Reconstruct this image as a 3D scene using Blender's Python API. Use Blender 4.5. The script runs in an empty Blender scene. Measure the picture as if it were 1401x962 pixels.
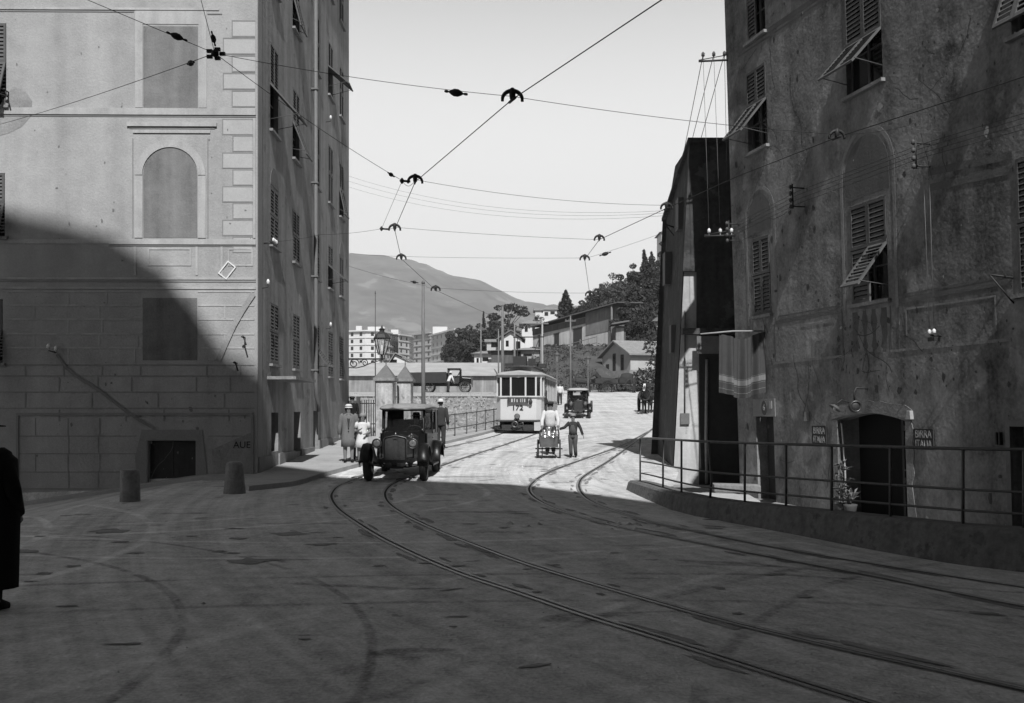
import bpy, bmesh, math, random
from mathutils import Vector, Matrix
random.seed(7)
scn = bpy.context.scene
COL = scn.collection
F, CX, HY, CZ = 1400.0, 700.5, 565.0, 1.65      # focal length and horizon of the photograph, eye height
R = math.radians
def ss(a, b, x):
    t = max(0.0, min(1.0, (x - a) / (b - a)))
    return t * t * (3 - 2 * t)
def lerp(a, b, t): return a + (b - a) * t
def pw(x, pts):
    if x <= pts[0][0]: return pts[0][1]
    for (a, b), (c, d) in zip(pts, pts[1:]):
        if x <= c: return b + (d - b) * (x - a) / (c - a)
    return pts[-1][1]
def P(px, py, Y): return Vector(((px - CX) * Y / F, Y, CZ - (py - HY) * Y / F))
# ---------------------------------------------------------------- terrain height
def h(X, Y):
    street = pw(Y, [(24, 0), (48, .816), (62, 1.34), (100, 3.75), (130, 3.95)])
    left = -min(1.0, .15 * max(0.0, -X - 7.6)) * ss(5, 20, Y) * (1 - ss(27, 32, Y))
    camber = -.14 * ss(2.5, 5.5, X) * (1 - ss(13, 20, Y)) 
    z = street + left + camber
    if Y > 37:                                            # grass bank left of the street up to the upper terrace
        ex = pw(Y, [(34, -3.9), (38.5, -2.85), (48, -.9), (60, 1.2), (75, 3.0), (100, 4.0)])
        t = ss(0, 1, (ex - .4 - X) / 2.5)
        bank = pw(Y, [(37, .45), (44, .9), (72, 2.95), (80, 3.25), (98, 3.4)])
        z = lerp(z, max(z, bank), t) if Y < 98 else z
    if Y > 98:
        k = ss(0, 1, (Y - 98) / 4.0)
        z += ss(99, 121, Y) * (2.6 + 3.0 * ss(-4, 4, X)) * ss(-.2, 1, k)
        z += .045 * max(0, Y - 125)
        z += min(56, max(0, Y - 124)) * .2 * ss(2, 40, X) + .3 * min(36, max(0, X - 10)) * ss(108, 160, Y)
    return z
def G(px, py):
    Y = 20.0
    lo, hi = 2.0, 140.0
    for Yc in [2 + .25 * i for i in range(560)]:
        p = P(px, py, Yc)
        if p.z <= h(p.x, Yc):
            lo, hi = Yc - .25, Yc
            break
    for _ in range(20):
        m = (lo + hi) / 2
        p = P(px, py, m)
        if p.z <= h(p.x, m): hi = m
        else: lo = m
    p = P(px, py, hi); return Vector((p.x, p.y, h(p.x, p.y)))
# ---------------------------------------------------------------- mesh building
ORG = {}
class MB:
    def __init__(s, T=None): s.v = []; s.f = []; s.sm = []; s.T = T
    def add(s, vs, fs, smooth=False):
        n = len(s.v)
        for p in vs:
            p = Vector(p)
            s.v.append(s.T(p) if s.T else p)
        for f in fs: s.f.append([i + n for i in f]); s.sm.append(smooth)
    def bx(s, x0, x1, y0, y1, z0, z1):
        s.add([(x0,y0,z0),(x1,y0,z0),(x1,y1,z0),(x0,y1,z0),(x0,y0,z1),(x1,y0,z1),(x1,y1,z1),(x0,y1,z1)],
              [(0,3,2,1),(4,5,6,7),(0,1,5,4),(1,2,6,5),(2,3,7,6),(3,0,4,7)])
    def box(s, c, size, M=None):
        c = Vector(c); a, b, d = [q / 2 for q in size]
        vs = [Vector(q) for q in [(-a,-b,-d),(a,-b,-d),(a,b,-d),(-a,b,-d),(-a,-b,d),(a,-b,d),(a,b,d),(-a,b,d)]]
        if M: vs = [M @ q for q in vs]
        s.add([c + q for q in vs], [(0,3,2,1),(4,5,6,7),(0,1,5,4),(1,2,6,5),(2,3,7,6),(3,0,4,7)])
    def quad(s, a, b, c, d): s.add([a, b, c, d], [(0,1,2,3)])
    def tube(s, pts, r, n=8, cap=True, smooth=True, closed=False):
        pts = [Vector(p) for p in pts]; m = len(pts)
        rr = r if isinstance(r, list) else [r] * m
        vs = []; up = Vector((0, 0, 1)); u = None
        for i, p in enumerate(pts):
            if closed: d = pts[(i + 1) % m] - pts[i - 1]
            else: d = (pts[min(i + 1, m - 1)] - pts[max(i - 1, 0)])
            d = d.normalized() if d.length > 1e-9 else Vector((0, 0, 1))
            if u is None:
                ref = up if abs(d.z) < .9 else Vector((1, 0, 0))
                u = d.cross(ref).normalized()
            else:
                u = (u - d * u.dot(d))
                u = u.normalized() if u.length > 1e-6 else d.orthogonal().normalized()
            w = d.cross(u)
            q = rr[i]
            ra, rb = q if isinstance(q, tuple) else (q, q)
            for k in range(n):
                a = 2 * math.pi * k / n
                vs.append(p + u * (math.cos(a) * ra) + w * (math.sin(a) * rb))
        fs = []
        for i in range(m if closed else m - 1):
            for k in range(n):
                j = (i + 1) % m
                fs.append((i*n+k, i*n+(k+1)%n, j*n+(k+1)%n, j*n+k))
        s.add(vs, fs, smooth)
        if cap and not closed:
            b = len(s.v) - len(vs)
            s.f.append([b + k for k in range(n)][::-1]); s.sm.append(False)
            s.f.append([b + (m-1)*n + k for k in range(n)]); s.sm.append(False)
    def rings(s, secs, n=16, cap=True, smooth=True, fold=0.0, nf=7):
        """loft of horizontal ellipses: (x,y,z,rx,ry)"""
        vs = []; fs = []
        for i, (x, y, z, rx, ry) in enumerate(secs):
            fo = fold * i / max(1, len(secs) - 1)
            for k in range(n):
                a = 2 * math.pi * k / n
                q = 1 + fo * math.cos(a * nf + i * .3)
                vs.append((x + math.cos(a) * rx * q, y + math.sin(a) * ry * q, z))
        for i in range(len(secs) - 1):
            for k in range(n):
                fs.append((i*n+k, i*n+(k+1)%n, (i+1)*n+(k+1)%n, (i+1)*n+k))
        if cap:
            fs.append(tuple(range(n))[::-1]); fs.append(tuple((len(secs)-1)*n + k for k in range(n)))
        s.add(vs, fs, smooth)
    def lathe(s, prof, c=(0,0,0), n=16, M=None, smooth=True):
        c = Vector(c); vs = []
        for r, z in prof:
            for k in range(n):
                a = 2 * math.pi * k / n
                q = Vector((r * math.cos(a), r * math.sin(a), z))
                vs.append(c + (M @ q if M else q))
        fs = []
        for i in range(len(prof) - 1):
            for k in range(n): fs.append((i*n+k, i*n+(k+1)%n, (i+1)*n+(k+1)%n, (i+1)*n+k))
        fs.append(tuple(range(n))[::-1]); fs.append(tuple((len(prof)-1)*n + k for k in range(n)))
        s.add(vs, fs, smooth)
    def prism(s, poly, y0, y1, ax='y'):
        m = len(poly)
        mk = {'y': lambda a, b, d: (a, d, b), 'x': lambda a, b, d: (d, a, b), 'z': lambda a, b, d: (a, b, d)}[ax]
        vs = [mk(a, b, y0) for a, b in poly] + [mk(a, b, y1) for a, b in poly]
        fs = [tuple(range(m))[::-1], tuple(range(m, 2*m))] + [(i, (i+1)%m, m+(i+1)%m, m+i) for i in range(m)]
        s.add(vs, fs)
    def grid(s, nx, ny, fn, smooth=True):
        vs = [fn(i / nx, j / ny) for j in range(ny + 1) for i in range(nx + 1)]
        fs = [(j*(nx+1)+i, j*(nx+1)+i+1, (j+1)*(nx+1)+i+1, (j+1)*(nx+1)+i) for j in range(ny) for i in range(nx)]
        s.add(vs, fs, smooth)
    def build(s, name, m, parent=None, world=True, recalc=True, bevel=0):
        o0 = Vector((0, 0, 0))
        if parent is not None and world: o0 = ORG.get(parent.name, o0)
        me = bpy.data.meshes.new(name)
        me.from_pydata([tuple(p - o0) for p in s.v], [], s.f)
        me.polygons.foreach_set('use_smooth', s.sm)
        if recalc:
            b = bmesh.new(); b.from_mesh(me); bmesh.ops.recalc_face_normals(b, faces=b.faces); b.to_mesh(me); b.free()
        me.update()
        o = bpy.data.objects.new(name, me)
        if m: me.materials.append(m)
        COL.objects.link(o)
        if parent is not None: o.parent = parent
        ORG[o.name] = o0
        if bevel:
            md = o.modifiers.new('bevel', 'BEVEL'); md.width = bevel; md.segments = 2; md.limit_method = 'ANGLE'; md.angle_limit = R(40)
        return o
def tag(o, label=None, cat=None, group=None, kind=None):
    if label: o['label'] = label
    if cat: o['category'] = cat
    if group: o['group'] = group
    if kind: o['kind'] = kind
    return o
def thing(name, label, cat, loc=(0,0,0), rz=0.0, group=None, scale=1.0):
    o = bpy.data.objects.new(name, None); COL.objects.link(o)
    o.location = loc; o.rotation_euler = (0, 0, rz); o.scale = (scale,) * 3
    o.empty_display_size = .2
    ORG[o.name] = Vector(loc)
    return tag(o, label, cat, group)
def copy_tree(o, parent=None):
    c = o.copy(); COL.objects.link(c)
    if parent is not None: c.parent = parent
    for ch in list(o.children): copy_tree(ch, c)
    return c
# ---------------------------------------------------------------- materials (all neutral grey: the photograph is monochrome)
MATS = {}
def mat(name, base, var=.25, scale=2.0, rough=.85, bump=.2, streak=0.0, fine=25.0, metal=0.0, spec=.3, coords='Object', patch=None, bscale=None, mid=0.0):
    if name in MATS: return MATS[name]
    m = bpy.data.materials.new(name); m.use_nodes = True
    nt = m.node_tree; N = nt.nodes; L = nt.links
    bs = N['Principled BSDF']
    bs.inputs['Roughness'].default_value = rough
    bs.inputs['Metallic'].default_value = metal
    bs.inputs['Specular IOR Level'].default_value = spec
    tc = N.new('ShaderNodeTexCoord')
    if coords == 'World':
        g = N.new('ShaderNodeNewGeometry'); src = g.outputs['Position']
    else: src = tc.outputs['Object']
    def noise(sc, det=4, stretch=None, rough_=.55):
        n = N.new('ShaderNodeTexNoise'); n.inputs['Scale'].default_value = sc; n.inputs['Detail'].default_value = det
        n.inputs['Roughness'].default_value = rough_
        if stretch:
            mp = N.new('ShaderNodeMapping'); mp.inputs['Scale'].default_value = stretch
            L.new(src, mp.inputs['Vector']); L.new(mp.outputs[0], n.inputs['Vector'])
        else: L.new(src, n.inputs['Vector'])
        return n.outputs['Fac']
    def M_(op, a, b=None, clamp=False):
        n = N.new('ShaderNodeMath'); n.operation = op; n.use_clamp = clamp
        for i, q in enumerate((a, b)):
            if q is None: continue
            if isinstance(q, (int, float)): n.inputs[i].default_value = q
            else: L.new(q, n.inputs[i])
        return n.outputs[0]
    n1 = noise(scale, 5); n2 = noise(fine, 3)
    acc = M_('ADD', M_('MULTIPLY', M_('SUBTRACT', n1, .5), var * 2.6), M_('MULTIPLY', M_('SUBTRACT', n2, .5), var * 1.6))
    if mid:
        acc = M_('ADD', acc, M_('MULTIPLY', M_('SUBTRACT', noise(scale * 4.5, 6, None, .65), .5), mid * 2.6))
    if streak:
        n3 = noise(scale * 1.7, 4, (1.6, 1.6, .13))
        acc = M_('ADD', acc, M_('MULTIPLY', M_('SUBTRACT', n3, .5), streak * 2.6))
    if patch:                                            # fallen / repaired patches with hard borders
        th, amt, sc = patch
        n4 = noise(sc, 6, None, .62)
        mr = N.new('ShaderNodeMapRange'); mr.inputs['From Min'].default_value = th; mr.inputs['From Max'].default_value = th + .03
        L.new(n4, mr.inputs['Value'])
        acc = M_('ADD', acc, M_('MULTIPLY', mr.outputs[0], amt))
    val = M_('MAXIMUM', M_('MULTIPLY', M_('ADD', acc, 1.0), base), base * .25)
    L.new(val, bs.inputs['Base Color'])
    if bump:
        b = N.new('ShaderNodeBump'); b.inputs['Strength'].default_value = bump; b.inputs['Distance'].default_value = .03
        L.new(noise(bscale or fine * .7, 4), b.inputs['Height']); L.new(b.outputs[0], bs.inputs['Normal'])
    MATS[name] = m
    return m
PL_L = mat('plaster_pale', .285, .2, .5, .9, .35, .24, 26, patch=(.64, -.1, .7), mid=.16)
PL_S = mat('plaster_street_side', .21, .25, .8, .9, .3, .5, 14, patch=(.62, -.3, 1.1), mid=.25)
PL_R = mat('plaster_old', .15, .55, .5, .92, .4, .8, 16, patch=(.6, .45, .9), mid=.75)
PL_P = mat('plaster_render_patch', .2, .2, 1.5, .9, .3)
PAINT_L = mat('painted_trim_pale', .32, .26, 1.5, .9, .1, .2)
PAINT_M = mat('painted_joint', .2, .2, 2, .9, .1)
PAINT_D = mat('painted_panel_grey', .15, .3, 1.0, .9, .25, .35, 26, mid=.2)
TRIM_R = mat('painted_band_dull', .19, .5, 1.5, .9, .2, .2)
TRIM_RD = mat('painted_band_dark', .1, .3, 1.5, .9, .2, .2)
STONE = mat('stone_grey', .2, .3, 3, .9, .5, .2, 20, mid=.3)
STONE_D = mat('stone_dark', .12, .25, 4, .9, .4)
CONC = mat('kerb_stone', .11, .4, 2.5, .9, .8, .3, 14, patch=(.6, -.35, 2.5), mid=.4)
SHUT = mat('shutter_paint', .075, .2, 5, .6, .05)
SHUT_R = mat('shutter_paint_worn', .085, .3, 5, .65, .05)
WOOD_D = mat('wood_dark', .03, .3, 6, .75, .1)
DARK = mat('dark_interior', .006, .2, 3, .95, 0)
GLASS_D = mat('window_glass_dark', .012, .2, 2, .12, 0, spec=.5)
IRON = mat('iron_dark', .03, .3, 12, .6, .05)
IRON_R = mat('iron_rail_paint', .075, .3, 12, .55, .05)
IRON_M = mat('iron_mid', .07, .3, 12, .6, .05)
WIRE = mat('wire_dark', .02, .2, 12, .6, 0)
WIRE_F = mat('wire_weathered', .12, .2, 12, .6, 0)
PORC = mat('porcelain', .6, .1, 20, .3, 0)
SLATE_SHADE = mat('slate_and_shade_tone', .042, .55, 1.2, .85, .5, .7, 9, patch=(.58, .7, 1.5), mid=.4)  # roof slate; also the dark tone that paints shade on the narrow house
TILE = mat('roof_tile', .2, .3, 3, .9, .5, 0, 9)
TILE_D = mat('roof_tile_dark', .11, .3, 3, .9, .5, 0, 9)
WHITE_P = mat('white_render', .48, .12, 1.0, .9, .1, .08)
GREY_P = mat('grey_render', .25, .2, .8, .9, .1, .1)
MID_P = mat('mid_render', .36, .2, .8, .9, .1, .1)
PLANK = mat('weathered_planks', .2, .3, 1.5, .85, .2, .5)
PLANK_D = mat('dark_planks', .07, .3, 1.5, .85, .2, .5)
BARK = mat('bark', .07, .3, 6, .9, .5)
POLE_W = mat('pole_wood', .13, .25, 3, .8, .2, .3)
CARP = mat('car_enamel_dark', .008, .2, 4, .3, 0, spec=.3)
CARF = mat('car_enamel_wing', .007, .2, 4, .38, 0, spec=.3)
CANV = mat('roof_canvas', .2, .2, 5, .9, .2)
CANV_L = mat('roof_canvas_pale', .3, .12, 5, .9, .2)
RUBB = mat('tyre_rubber', .045, .25, 9, .85, .2)
NICK = mat('nickel', .55, .1, 12, .3, 0, metal=1.0)
BRASS_D = mat('tarnished_metal', .11, .2, 12, .4, 0, metal=.9)
LENS = mat('lamp_glass', .12, .1, 12, .12, 0, spec=.8)
TRAM_W = mat('tram_cream', .46, .06, 2, .5, .02)
TRAM_G = mat('tram_band_dark', .07, .15, 2, .5, .02)
TRAM_S = mat('tram_side_paint', .36, .12, 2, .5, .02)
TRAM_R = mat('tram_roof', .3, .2, 3, .8, .1)
INK = mat('lettering_black', .015, .1, 9, .7, 0)
INK_W = mat('lettering_pale', .36, .25, 9, .7, 0)
SIGN_D = mat('sign_enamel_dark', .045, .2, 5, .5, 0)
SKIN = mat('skin', .17, .08, 9, .6, 0)
CL_BLACK = mat('cloth_black', .008, .2, 9, .95, .1)
CL_DARK = mat('cloth_dark', .03, .2, 9, .95, .1)
CL_COAT = mat('cloth_tweed', .13, .2, 30, .95, .1)
CL_WHITE = mat('cloth_white', .5, .12, 14, .9, .1)
CL_GREY = mat('cloth_grey', .2, .15, 9, .95, .1)
HAIR = mat('hair_dark', .02, .3, 30, .7, .1)
TOWEL = mat('towel_cloth', .05, .15, 8, .95, .1)
TOWEL_S = mat('towel_stripe', .15, .12, 8, .95, .1)
HORSE = mat('horse_coat_dark', .025, .3, 6, .7, .05)
HORSE_W = mat('horse_white', .6, .1, 6, .7, .05)
LEAF_D = mat('foliage_dark', .032, .5, .5, .8, 0, 0, 3, coords='World')
LEAF_M = mat('foliage_mid', .06, .5, .5, .8, 0, 0, 3, coords='World')
LEAF_L = mat('foliage_pale', .10, .45, .6, .8, 0, 0, 3, coords='World')
TOWN = mat('distant_render_white', .47, .12, .3, .9, 0)
TOWN_G = mat('distant_render_grey', .3, .15, .1, .9, 0)
TOWN_M = mat('distant_render_mid', .42, .12, .1, .9, 0)
# ================================================================ camera, sky, sun
cd = bpy.data.cameras.new('camera'); cam = bpy.data.objects.new('camera', cd); COL.objects.link(cam)
cam.location = (0, 0, CZ); cam.rotation_euler = (R(90), 0, 0)
cd.sensor_width = 36; cd.lens = 36 * F / 1401; cd.shift_y = (HY - 481) / 1401; cd.shift_x = 0.0
cd.clip_end = 9000; cd.clip_start = .1
scn.camera = cam
SA, ST = .13, 1.04                         # sunlight travels (-SA, 1, -ST)
HAZE_SKY = 15.0; HAZE_D = .0002
w = bpy.data.worlds.new('World'); scn.world = w; w.use_nodes = True
nt = w.node_tree; bg = nt.nodes['Background']
sky = nt.nodes.new('ShaderNodeTexSky'); sky.sky_type = 'NISHITA'; sky.sun_disc = False
elev = math.atan2(ST, math.hypot(SA, 1)); sky.sun_elevation = elev
sky.sun_rotation = math.atan2(SA, -1)       # sun stands behind the camera, a little to the right
sky.dust_density = 3.0; sky.air_density = 1.0; sky.altitude = 50
# blue sensitive plate: the blue part of the sky, plus the bright summer haze low over the horizon
def wn(op, a, b=None, clamp=False):
    n = nt.nodes.new('ShaderNodeMath'); n.operation = op; n.use_clamp = clamp
    for i, q in enumerate((a, b)):
        if q is None: continue
        if isinstance(q, (int, float)): n.inputs[i].default_value = q
        else: nt.links.new(q, n.inputs[i])
    return n.outputs[0]
sep = nt.nodes.new('ShaderNodeSeparateColor'); nt.links.new(sky.outputs[0], sep.inputs[0])
tcw = nt.nodes.new('ShaderNodeTexCoord'); sx = nt.nodes.new('ShaderNodeSeparateXYZ'); nt.links.new(tcw.outputs['Generated'], sx.inputs[0])
hz = nt.nodes.new('ShaderNodeMapRange'); hz.interpolation_type = 'SMOOTHSTEP'
hz.inputs['From Min'].default_value = .24; hz.inputs['From Max'].default_value = .6; hz.inputs['To Min'].default_value = 1.0; hz.inputs['To Max'].default_value = 0.04
nt.links.new(sx.outputs['Z'], hz.inputs['Value'])
tot = wn('ADD', wn('MULTIPLY', sep.outputs['Blue'], .33), wn('MULTIPLY', hz.outputs[0], HAZE_SKY))
nt.links.new(tot, bg.inputs['Color'])
bg.inputs['Strength'].default_value = .042
ld = bpy.data.lights.new('sun', 'SUN'); ld.energy = 5.0; ld.angle = R(.6); ld.color = (1, 1, 1)
sun = bpy.data.objects.new('sun', ld); COL.objects.link(sun)
sun.rotation_euler = Vector((-SA, 1, -ST)).to_track_quat('-Z', 'Y').to_euler()
scn.view_settings.view_transform = 'Standard'; scn.view_settings.look = 'None'
scn.view_settings.exposure = 0.38; scn.view_settings.gamma = 1.0
scn.cycles.max_bounces = 6; scn.cycles.diffuse_bounces = 4; scn.cycles.use_denoising = True
# ================================================================ ground, road, terrace, mountain
def circle3(a, b, c):
    d = 2 * (a.x * (b.y - c.y) + b.x * (c.y - a.y) + c.x * (a.y - b.y)); A, B, C_ = (q.x ** 2 + q.y ** 2 for q in (a, b, c))
    return ((A * (b.y - c.y) + B * (c.y - a.y) + C_ * (a.y - b.y)) / d, (A * (c.x - b.x) + B * (a.x - c.x) + C_ * (b.x - a.x)) / d)
CURVE = circle3(G(454, 680), G(640, 789), G(1180, 962))
def road_material():
    m = bpy.data.materials.new('road_dust'); m.use_nodes = True
    nt = m.node_tree; N = nt.nodes; L = nt.links; bs = N['Principled BSDF']
    bs.inputs['Roughness'].default_value = .85; bs.inputs['Specular IOR Level'].default_value = .25
    g = N.new('ShaderNodeNewGeometry'); pos = g.outputs['Position']
    def M_(op, a, b=None, clamp=False):
        n = N.new('ShaderNodeMath'); n.operation = op; n.use_clamp = clamp
        for i, q in enumerate((a, b)):
            if q is None: continue
            if isinstance(q, (int, float)): n.inputs[i].default_value = q
            else: L.new(q, n.inputs[i])
        return n.outputs[0]
    def noise(sc, det=4, stretch=None, rot=0, dist=0):
        n = N.new('ShaderNodeTexNoise'); n.inputs['Scale'].default_value = sc; n.inputs['Detail'].default_value = det
        n.inputs['Distortion'].default_value = dist
        mp = N.new('ShaderNodeMapping'); mp.inputs['Scale'].default_value = stretch or (1, 1, 1); mp.inputs['Rotation'].default_value = (0, 0, rot)
        L.new(pos, mp.inputs['Vector']); L.new(mp.outputs[0], n.inputs['Vector'])
        return n.outputs['Fac']
    def curved(sc, kr, ka, det):
        # polar coordinates about the centre of the tram curve, so the streaks bend with the traffic
        s_ = N.new('ShaderNodeVectorMath'); s_.operation = 'SUBTRACT'; s_.inputs[1].default_value = (CURVE[0], CURVE[1], 0); L.new(pos, s_.inputs[0])
        x_ = N.new('ShaderNodeSeparateXYZ'); L.new(s_.outputs[0], x_.inputs[0])
        r_ = M_('SQRT', M_('ADD', M_('MULTIPLY', x_.outputs[0], x_.outputs[0]), M_('MULTIPLY', x_.outputs[1], x_.outputs[1]))); a_ = M_('ARCTAN2', x_.outputs[0], M_('MULTIPLY', x_.outputs[1], -1.0))
        c_ = N.new('ShaderNodeCombineXYZ'); L.new(M_('MULTIPLY', r_, kr), c_.inputs[0]); L.new(M_('MULTIPLY', a_, ka * 4), c_.inputs[1])
        n = N.new('ShaderNodeTexNoise'); n.inputs['Scale'].default_value = sc; n.inputs['Detail'].default_value = det; L.new(c_.outputs[0], n.inputs['Vector']); return n.outputs['Fac']
    def step(v, a, b):
        mr = N.new('ShaderNodeMapRange'); mr.inputs['From Min'].default_value = a; mr.inputs['From Max'].default_value = b
        mr.interpolation_type = 'SMOOTHSTEP'; L.new(v, mr.inputs['Value']); return mr.outputs[0]
    acc = M_('MULTIPLY', M_('SUBTRACT', noise(.35, 5), .5), .55)
    acc = M_('ADD', acc, M_('MULTIPLY', M_('SUBTRACT', noise(26, 4), .5), 1.0))
    acc = M_('ADD', acc, M_('MULTIPLY', M_('SUBTRACT', curved(1.0, 2.6, .9, 5), .5), .9))      # wheel-polished streaks along the curve of the tracks
    acc = M_('ADD', acc, M_('MULTIPLY', M_('SUBTRACT', curved(1.0, 9.0, 1.6, 4), .5), .55))
    acc = M_('ADD', acc, M_('MULTIPLY', M_('SUBTRACT', noise(1.1, 4, (2.6, .12, 1), R(6)), .5), .5))
    # damp spots, droppings
    acc = M_('ADD', acc, M_('MULTIPLY', M_('SUBTRACT', noise(4.5, 6), .5), .95))
    acc = M_('SUBTRACT', acc, M_('MULTIPLY', step(noise(.8, 3, (.55, 1.5, 1), R(10), .6), .635, .68), .38))
    acc = M_('SUBTRACT', acc, M_('MULTIPLY', step(noise(2.3, 3, (.7, 1.2, 1)), .70, .73), .5))
    # turning tracks of cart wheels
    breakup = step(noise(1.2, 5), .34, .52)
    for cx, cy, r, wd, k in [(-9.5, 6.0, 7.2, .04, -.26), (-9.5, 6.0, 8.6, .035, -.24), (-2.5, 24.0, 11.0, .06, .22), (-3.0, 25.0, 13.4, .05, .2),
                             (-14, 11.5, 8.0, .06, .24), (-14, 11.5, 9.4, .06, .2), (1, -12, 22.5, .05, -.2), (1, -13, 22.0, .05, -.18),
                             (-8.0, 21, 7.5, .06, .24), (-8, 21, 6.2, .05, .2), (14, 2, 13.5, .05, -.18), (16, -3, 19, .06, -.16), (15, 0, 16.6, .06, .16), (15.5, -1, 19.6, .06, .15)]:
        vd = N.new('ShaderNodeVectorMath'); vd.operation = 'DISTANCE'
        xy = N.new('ShaderNodeVectorMath'); xy.operation = 'MULTIPLY'; xy.inputs[1].default_value = (1, 1, 0)
        L.new(pos, xy.inputs[0]); L.new(xy.outputs[0], vd.inputs[0]); vd.inputs[1].default_value = (cx, cy, 0)
        d = M_('ABSOLUTE', M_('SUBTRACT', vd.outputs['Value'], r))
        ln = M_('SUBTRACT', 1.0, step(d, wd * .5, wd * 1.6))
        acc = M_('ADD', acc, M_('MULTIPLY', M_('MULTIPLY', ln, breakup), k * 1.5))
    val = M_('MAXIMUM', M_('MULTIPLY', M_('ADD', acc, 1.0), .43), .08)
    L.new(val, bs.inputs['Base Color'])
    b = N.new('ShaderNodeBump'); b.inputs['Strength'].default_value = .6; b.inputs['Distance'].default_value = .035
    hb = M_('ADD', noise(9, 6), M_('MULTIPLY', noise(45, 3), .4))
    L.new(hb, b.inputs['Height']); L.new(b.outputs[0], bs.inputs['Normal'])
    MATS['road'] = m
    return m
ROAD = road_material()
KERB = [(2.72, 22.05), (2.78, 20.6), (2.87, 19.0), (2.97, 17.5), (3.19, 16.5), (3.56, 15.65), (3.99, 14.9), (4.42, 14.15), (4.90, 13.25), (5.42, 12.3), (5.88, 11.75), (7.4, 10.3), (9.3, 9.0), (12.0, 7.4), (15, 5.8)]
def kx(Y):
    if Y >= KERB[0][1]: return None
    return pw(Y, sorted([(b, a) for a, b in KERB]))
def edge_r(Y):
    k = kx(Y)
    if k is None: return pw(Y, [(22.1, 2.35), (22.9, 3.6), (27, 4.4), (33, 4.8), (60, 9), (100, 18)])
    return k + .12
def edge_l(Y):
    return pw(Y, [(-30, -45), (21, -45), (21.2, -30), (25, -20), (25.6, -5.2), (26, -5.0), (34, -3.75), (38.5, -2.7), (48, -.75), (60, 1.5), (75, 3.2), (100, 4.2)]) if Y < 100 else 4.2
mb = MB()
ys = [-30, -22, -16, -11, -7, -4, -2] + [i * .5 for i in range(0, 81)] + [41 + i for i in range(0, 70)]
def road_pt(i, j):
    Y = ys[j]; a = -45 if Y < 25.5 else edge_l(Y); b = edge_r(Y)
    t = i / 60
    X = a + (b - a) * (t ** .55 if Y < 25.5 else t)
    return (X, Y, h(X, Y))
vs = [road_pt(i, j) for j in range(len(ys)) for i in range(61)]
mb.add(vs, [(j*61+i, j*61+i+1, (j+1)*61+i+1, (j+1)*61+i) for j in range(len(ys)-1) for i in range(60)], True)
tag(mb.build('road', ROAD), kind='structure')
GRASS = mat('ground_grass', .2, .4, .6, .95, .5, 0, 9, coords='World')
DUST = mat('ground_dust', .3, .3, .8, .95, .4, 0, 12, coords='World')
mb = MB()
gx = sorted(set([-3000, -1500, -800, -400, -200, -120, -80, -60, -45, -36, -30] + [-26 + i * 1.0 for i in range(0, 73)] + [50, 56, 64, 75, 90, 120, 160, 220, 320, 500, 900, 1600, 3000]))
gy = sorted(set([-3000, -1000, -400, -150, -80, -40, -20, 0, 15, 24, 27, 29, 31, 33] + [34 + i for i in range(0, 100)] + [136, 140, 145, 150, 158, 166, 175, 185, 200, 220, 250, 290, 340, 400, 480, 600, 800, 1100, 1500, 2200, 3200, 5000]))
def gz(X, Y):
    if Y < 27.5: return -1.6
    z = h(X, min(Y, 420)) - .05 - 1.5 * (1 - ss(28, 35, Y))
    if X > 45: z = h(45, min(Y, 420)) - .05
    return z
vs = [(X, Y, gz(X, Y)) for Y in gy for X in gx]; nx = len(gx)
mb.add(vs, [(j*nx+i, j*nx+i+1, (j+1)*nx+i+1, (j+1)*nx+i) for j in range(len(gy)-1) for i in range(nx-1)], True)
tag(mb.build('ground', GRASS), kind='structure')
# terrace in front of the tavern, a step lower than the road
TZ = -.42
mb = MB()
pts = [(x + .1, y) for x, y in KERB]
for (x0, y0), (x1, y1) in zip(pts, pts[1:]):
    mb.quad((x0, y0, TZ), (14, y0, TZ), (14, y1, TZ), (x1, y1, TZ))
mb.quad((2.4, 22.05, TZ), (2.9, 24, TZ), (14, 24, TZ), (14, 22.05, TZ)); mb.quad((2.9, 24, TZ), (3.6, 29, TZ + .1), (14, 29, TZ + .1), (14, 24, TZ))
tag(mb.build('terrace_paving', mat('terrace_paving', .22, .3, 1.5, .9, .3, 0, 14)), kind='structure')
# pavement along the street side of the left house, and up the street by the railing
def strip(name, line, m, height=.11, label=None):
    mb = MB(); n = len(line)
    for (a, b, c, d), (a2, b2, c2, d2) in zip(line, line[1:]):        # inner x,y , outer x,y
        k = max(1, int(math.hypot(c2 - c, d2 - d) / 1.0))
        for i in range(k):
            def pt(t, o): 
                x, y = (lerp(a, a2, t), lerp(b, b2, t)) if o == 0 else (lerp(c, c2, t), lerp(d, d2, t))
                return Vector((x, y, h(x, y) + height))
            t0, t1 = i / k, (i + 1) / k
            A, B, C_, D = pt(t0, 0), pt(t0, 1), pt(t1, 1), pt(t1, 0)
            mb.quad(A, B, C_, D)
            dn = Vector((0, 0, height + .15))
            mb.quad(B, B - dn, C_ - dn, C_)
    (a, b, c, d) = line[0]
    A = Vector((a, b, h(a, b) + height)); B = Vector((c, d, h(c, d) + height)); dn = Vector((0, 0, height + .15))
    mb.quad(A, A - dn, B - dn, B)
    return tag(mb.build(name, m, recalc=False), kind='structure')
PAV = mat('pavement_stone', .3, .25, 1.2, .9, .3, 0, 12)
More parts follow.
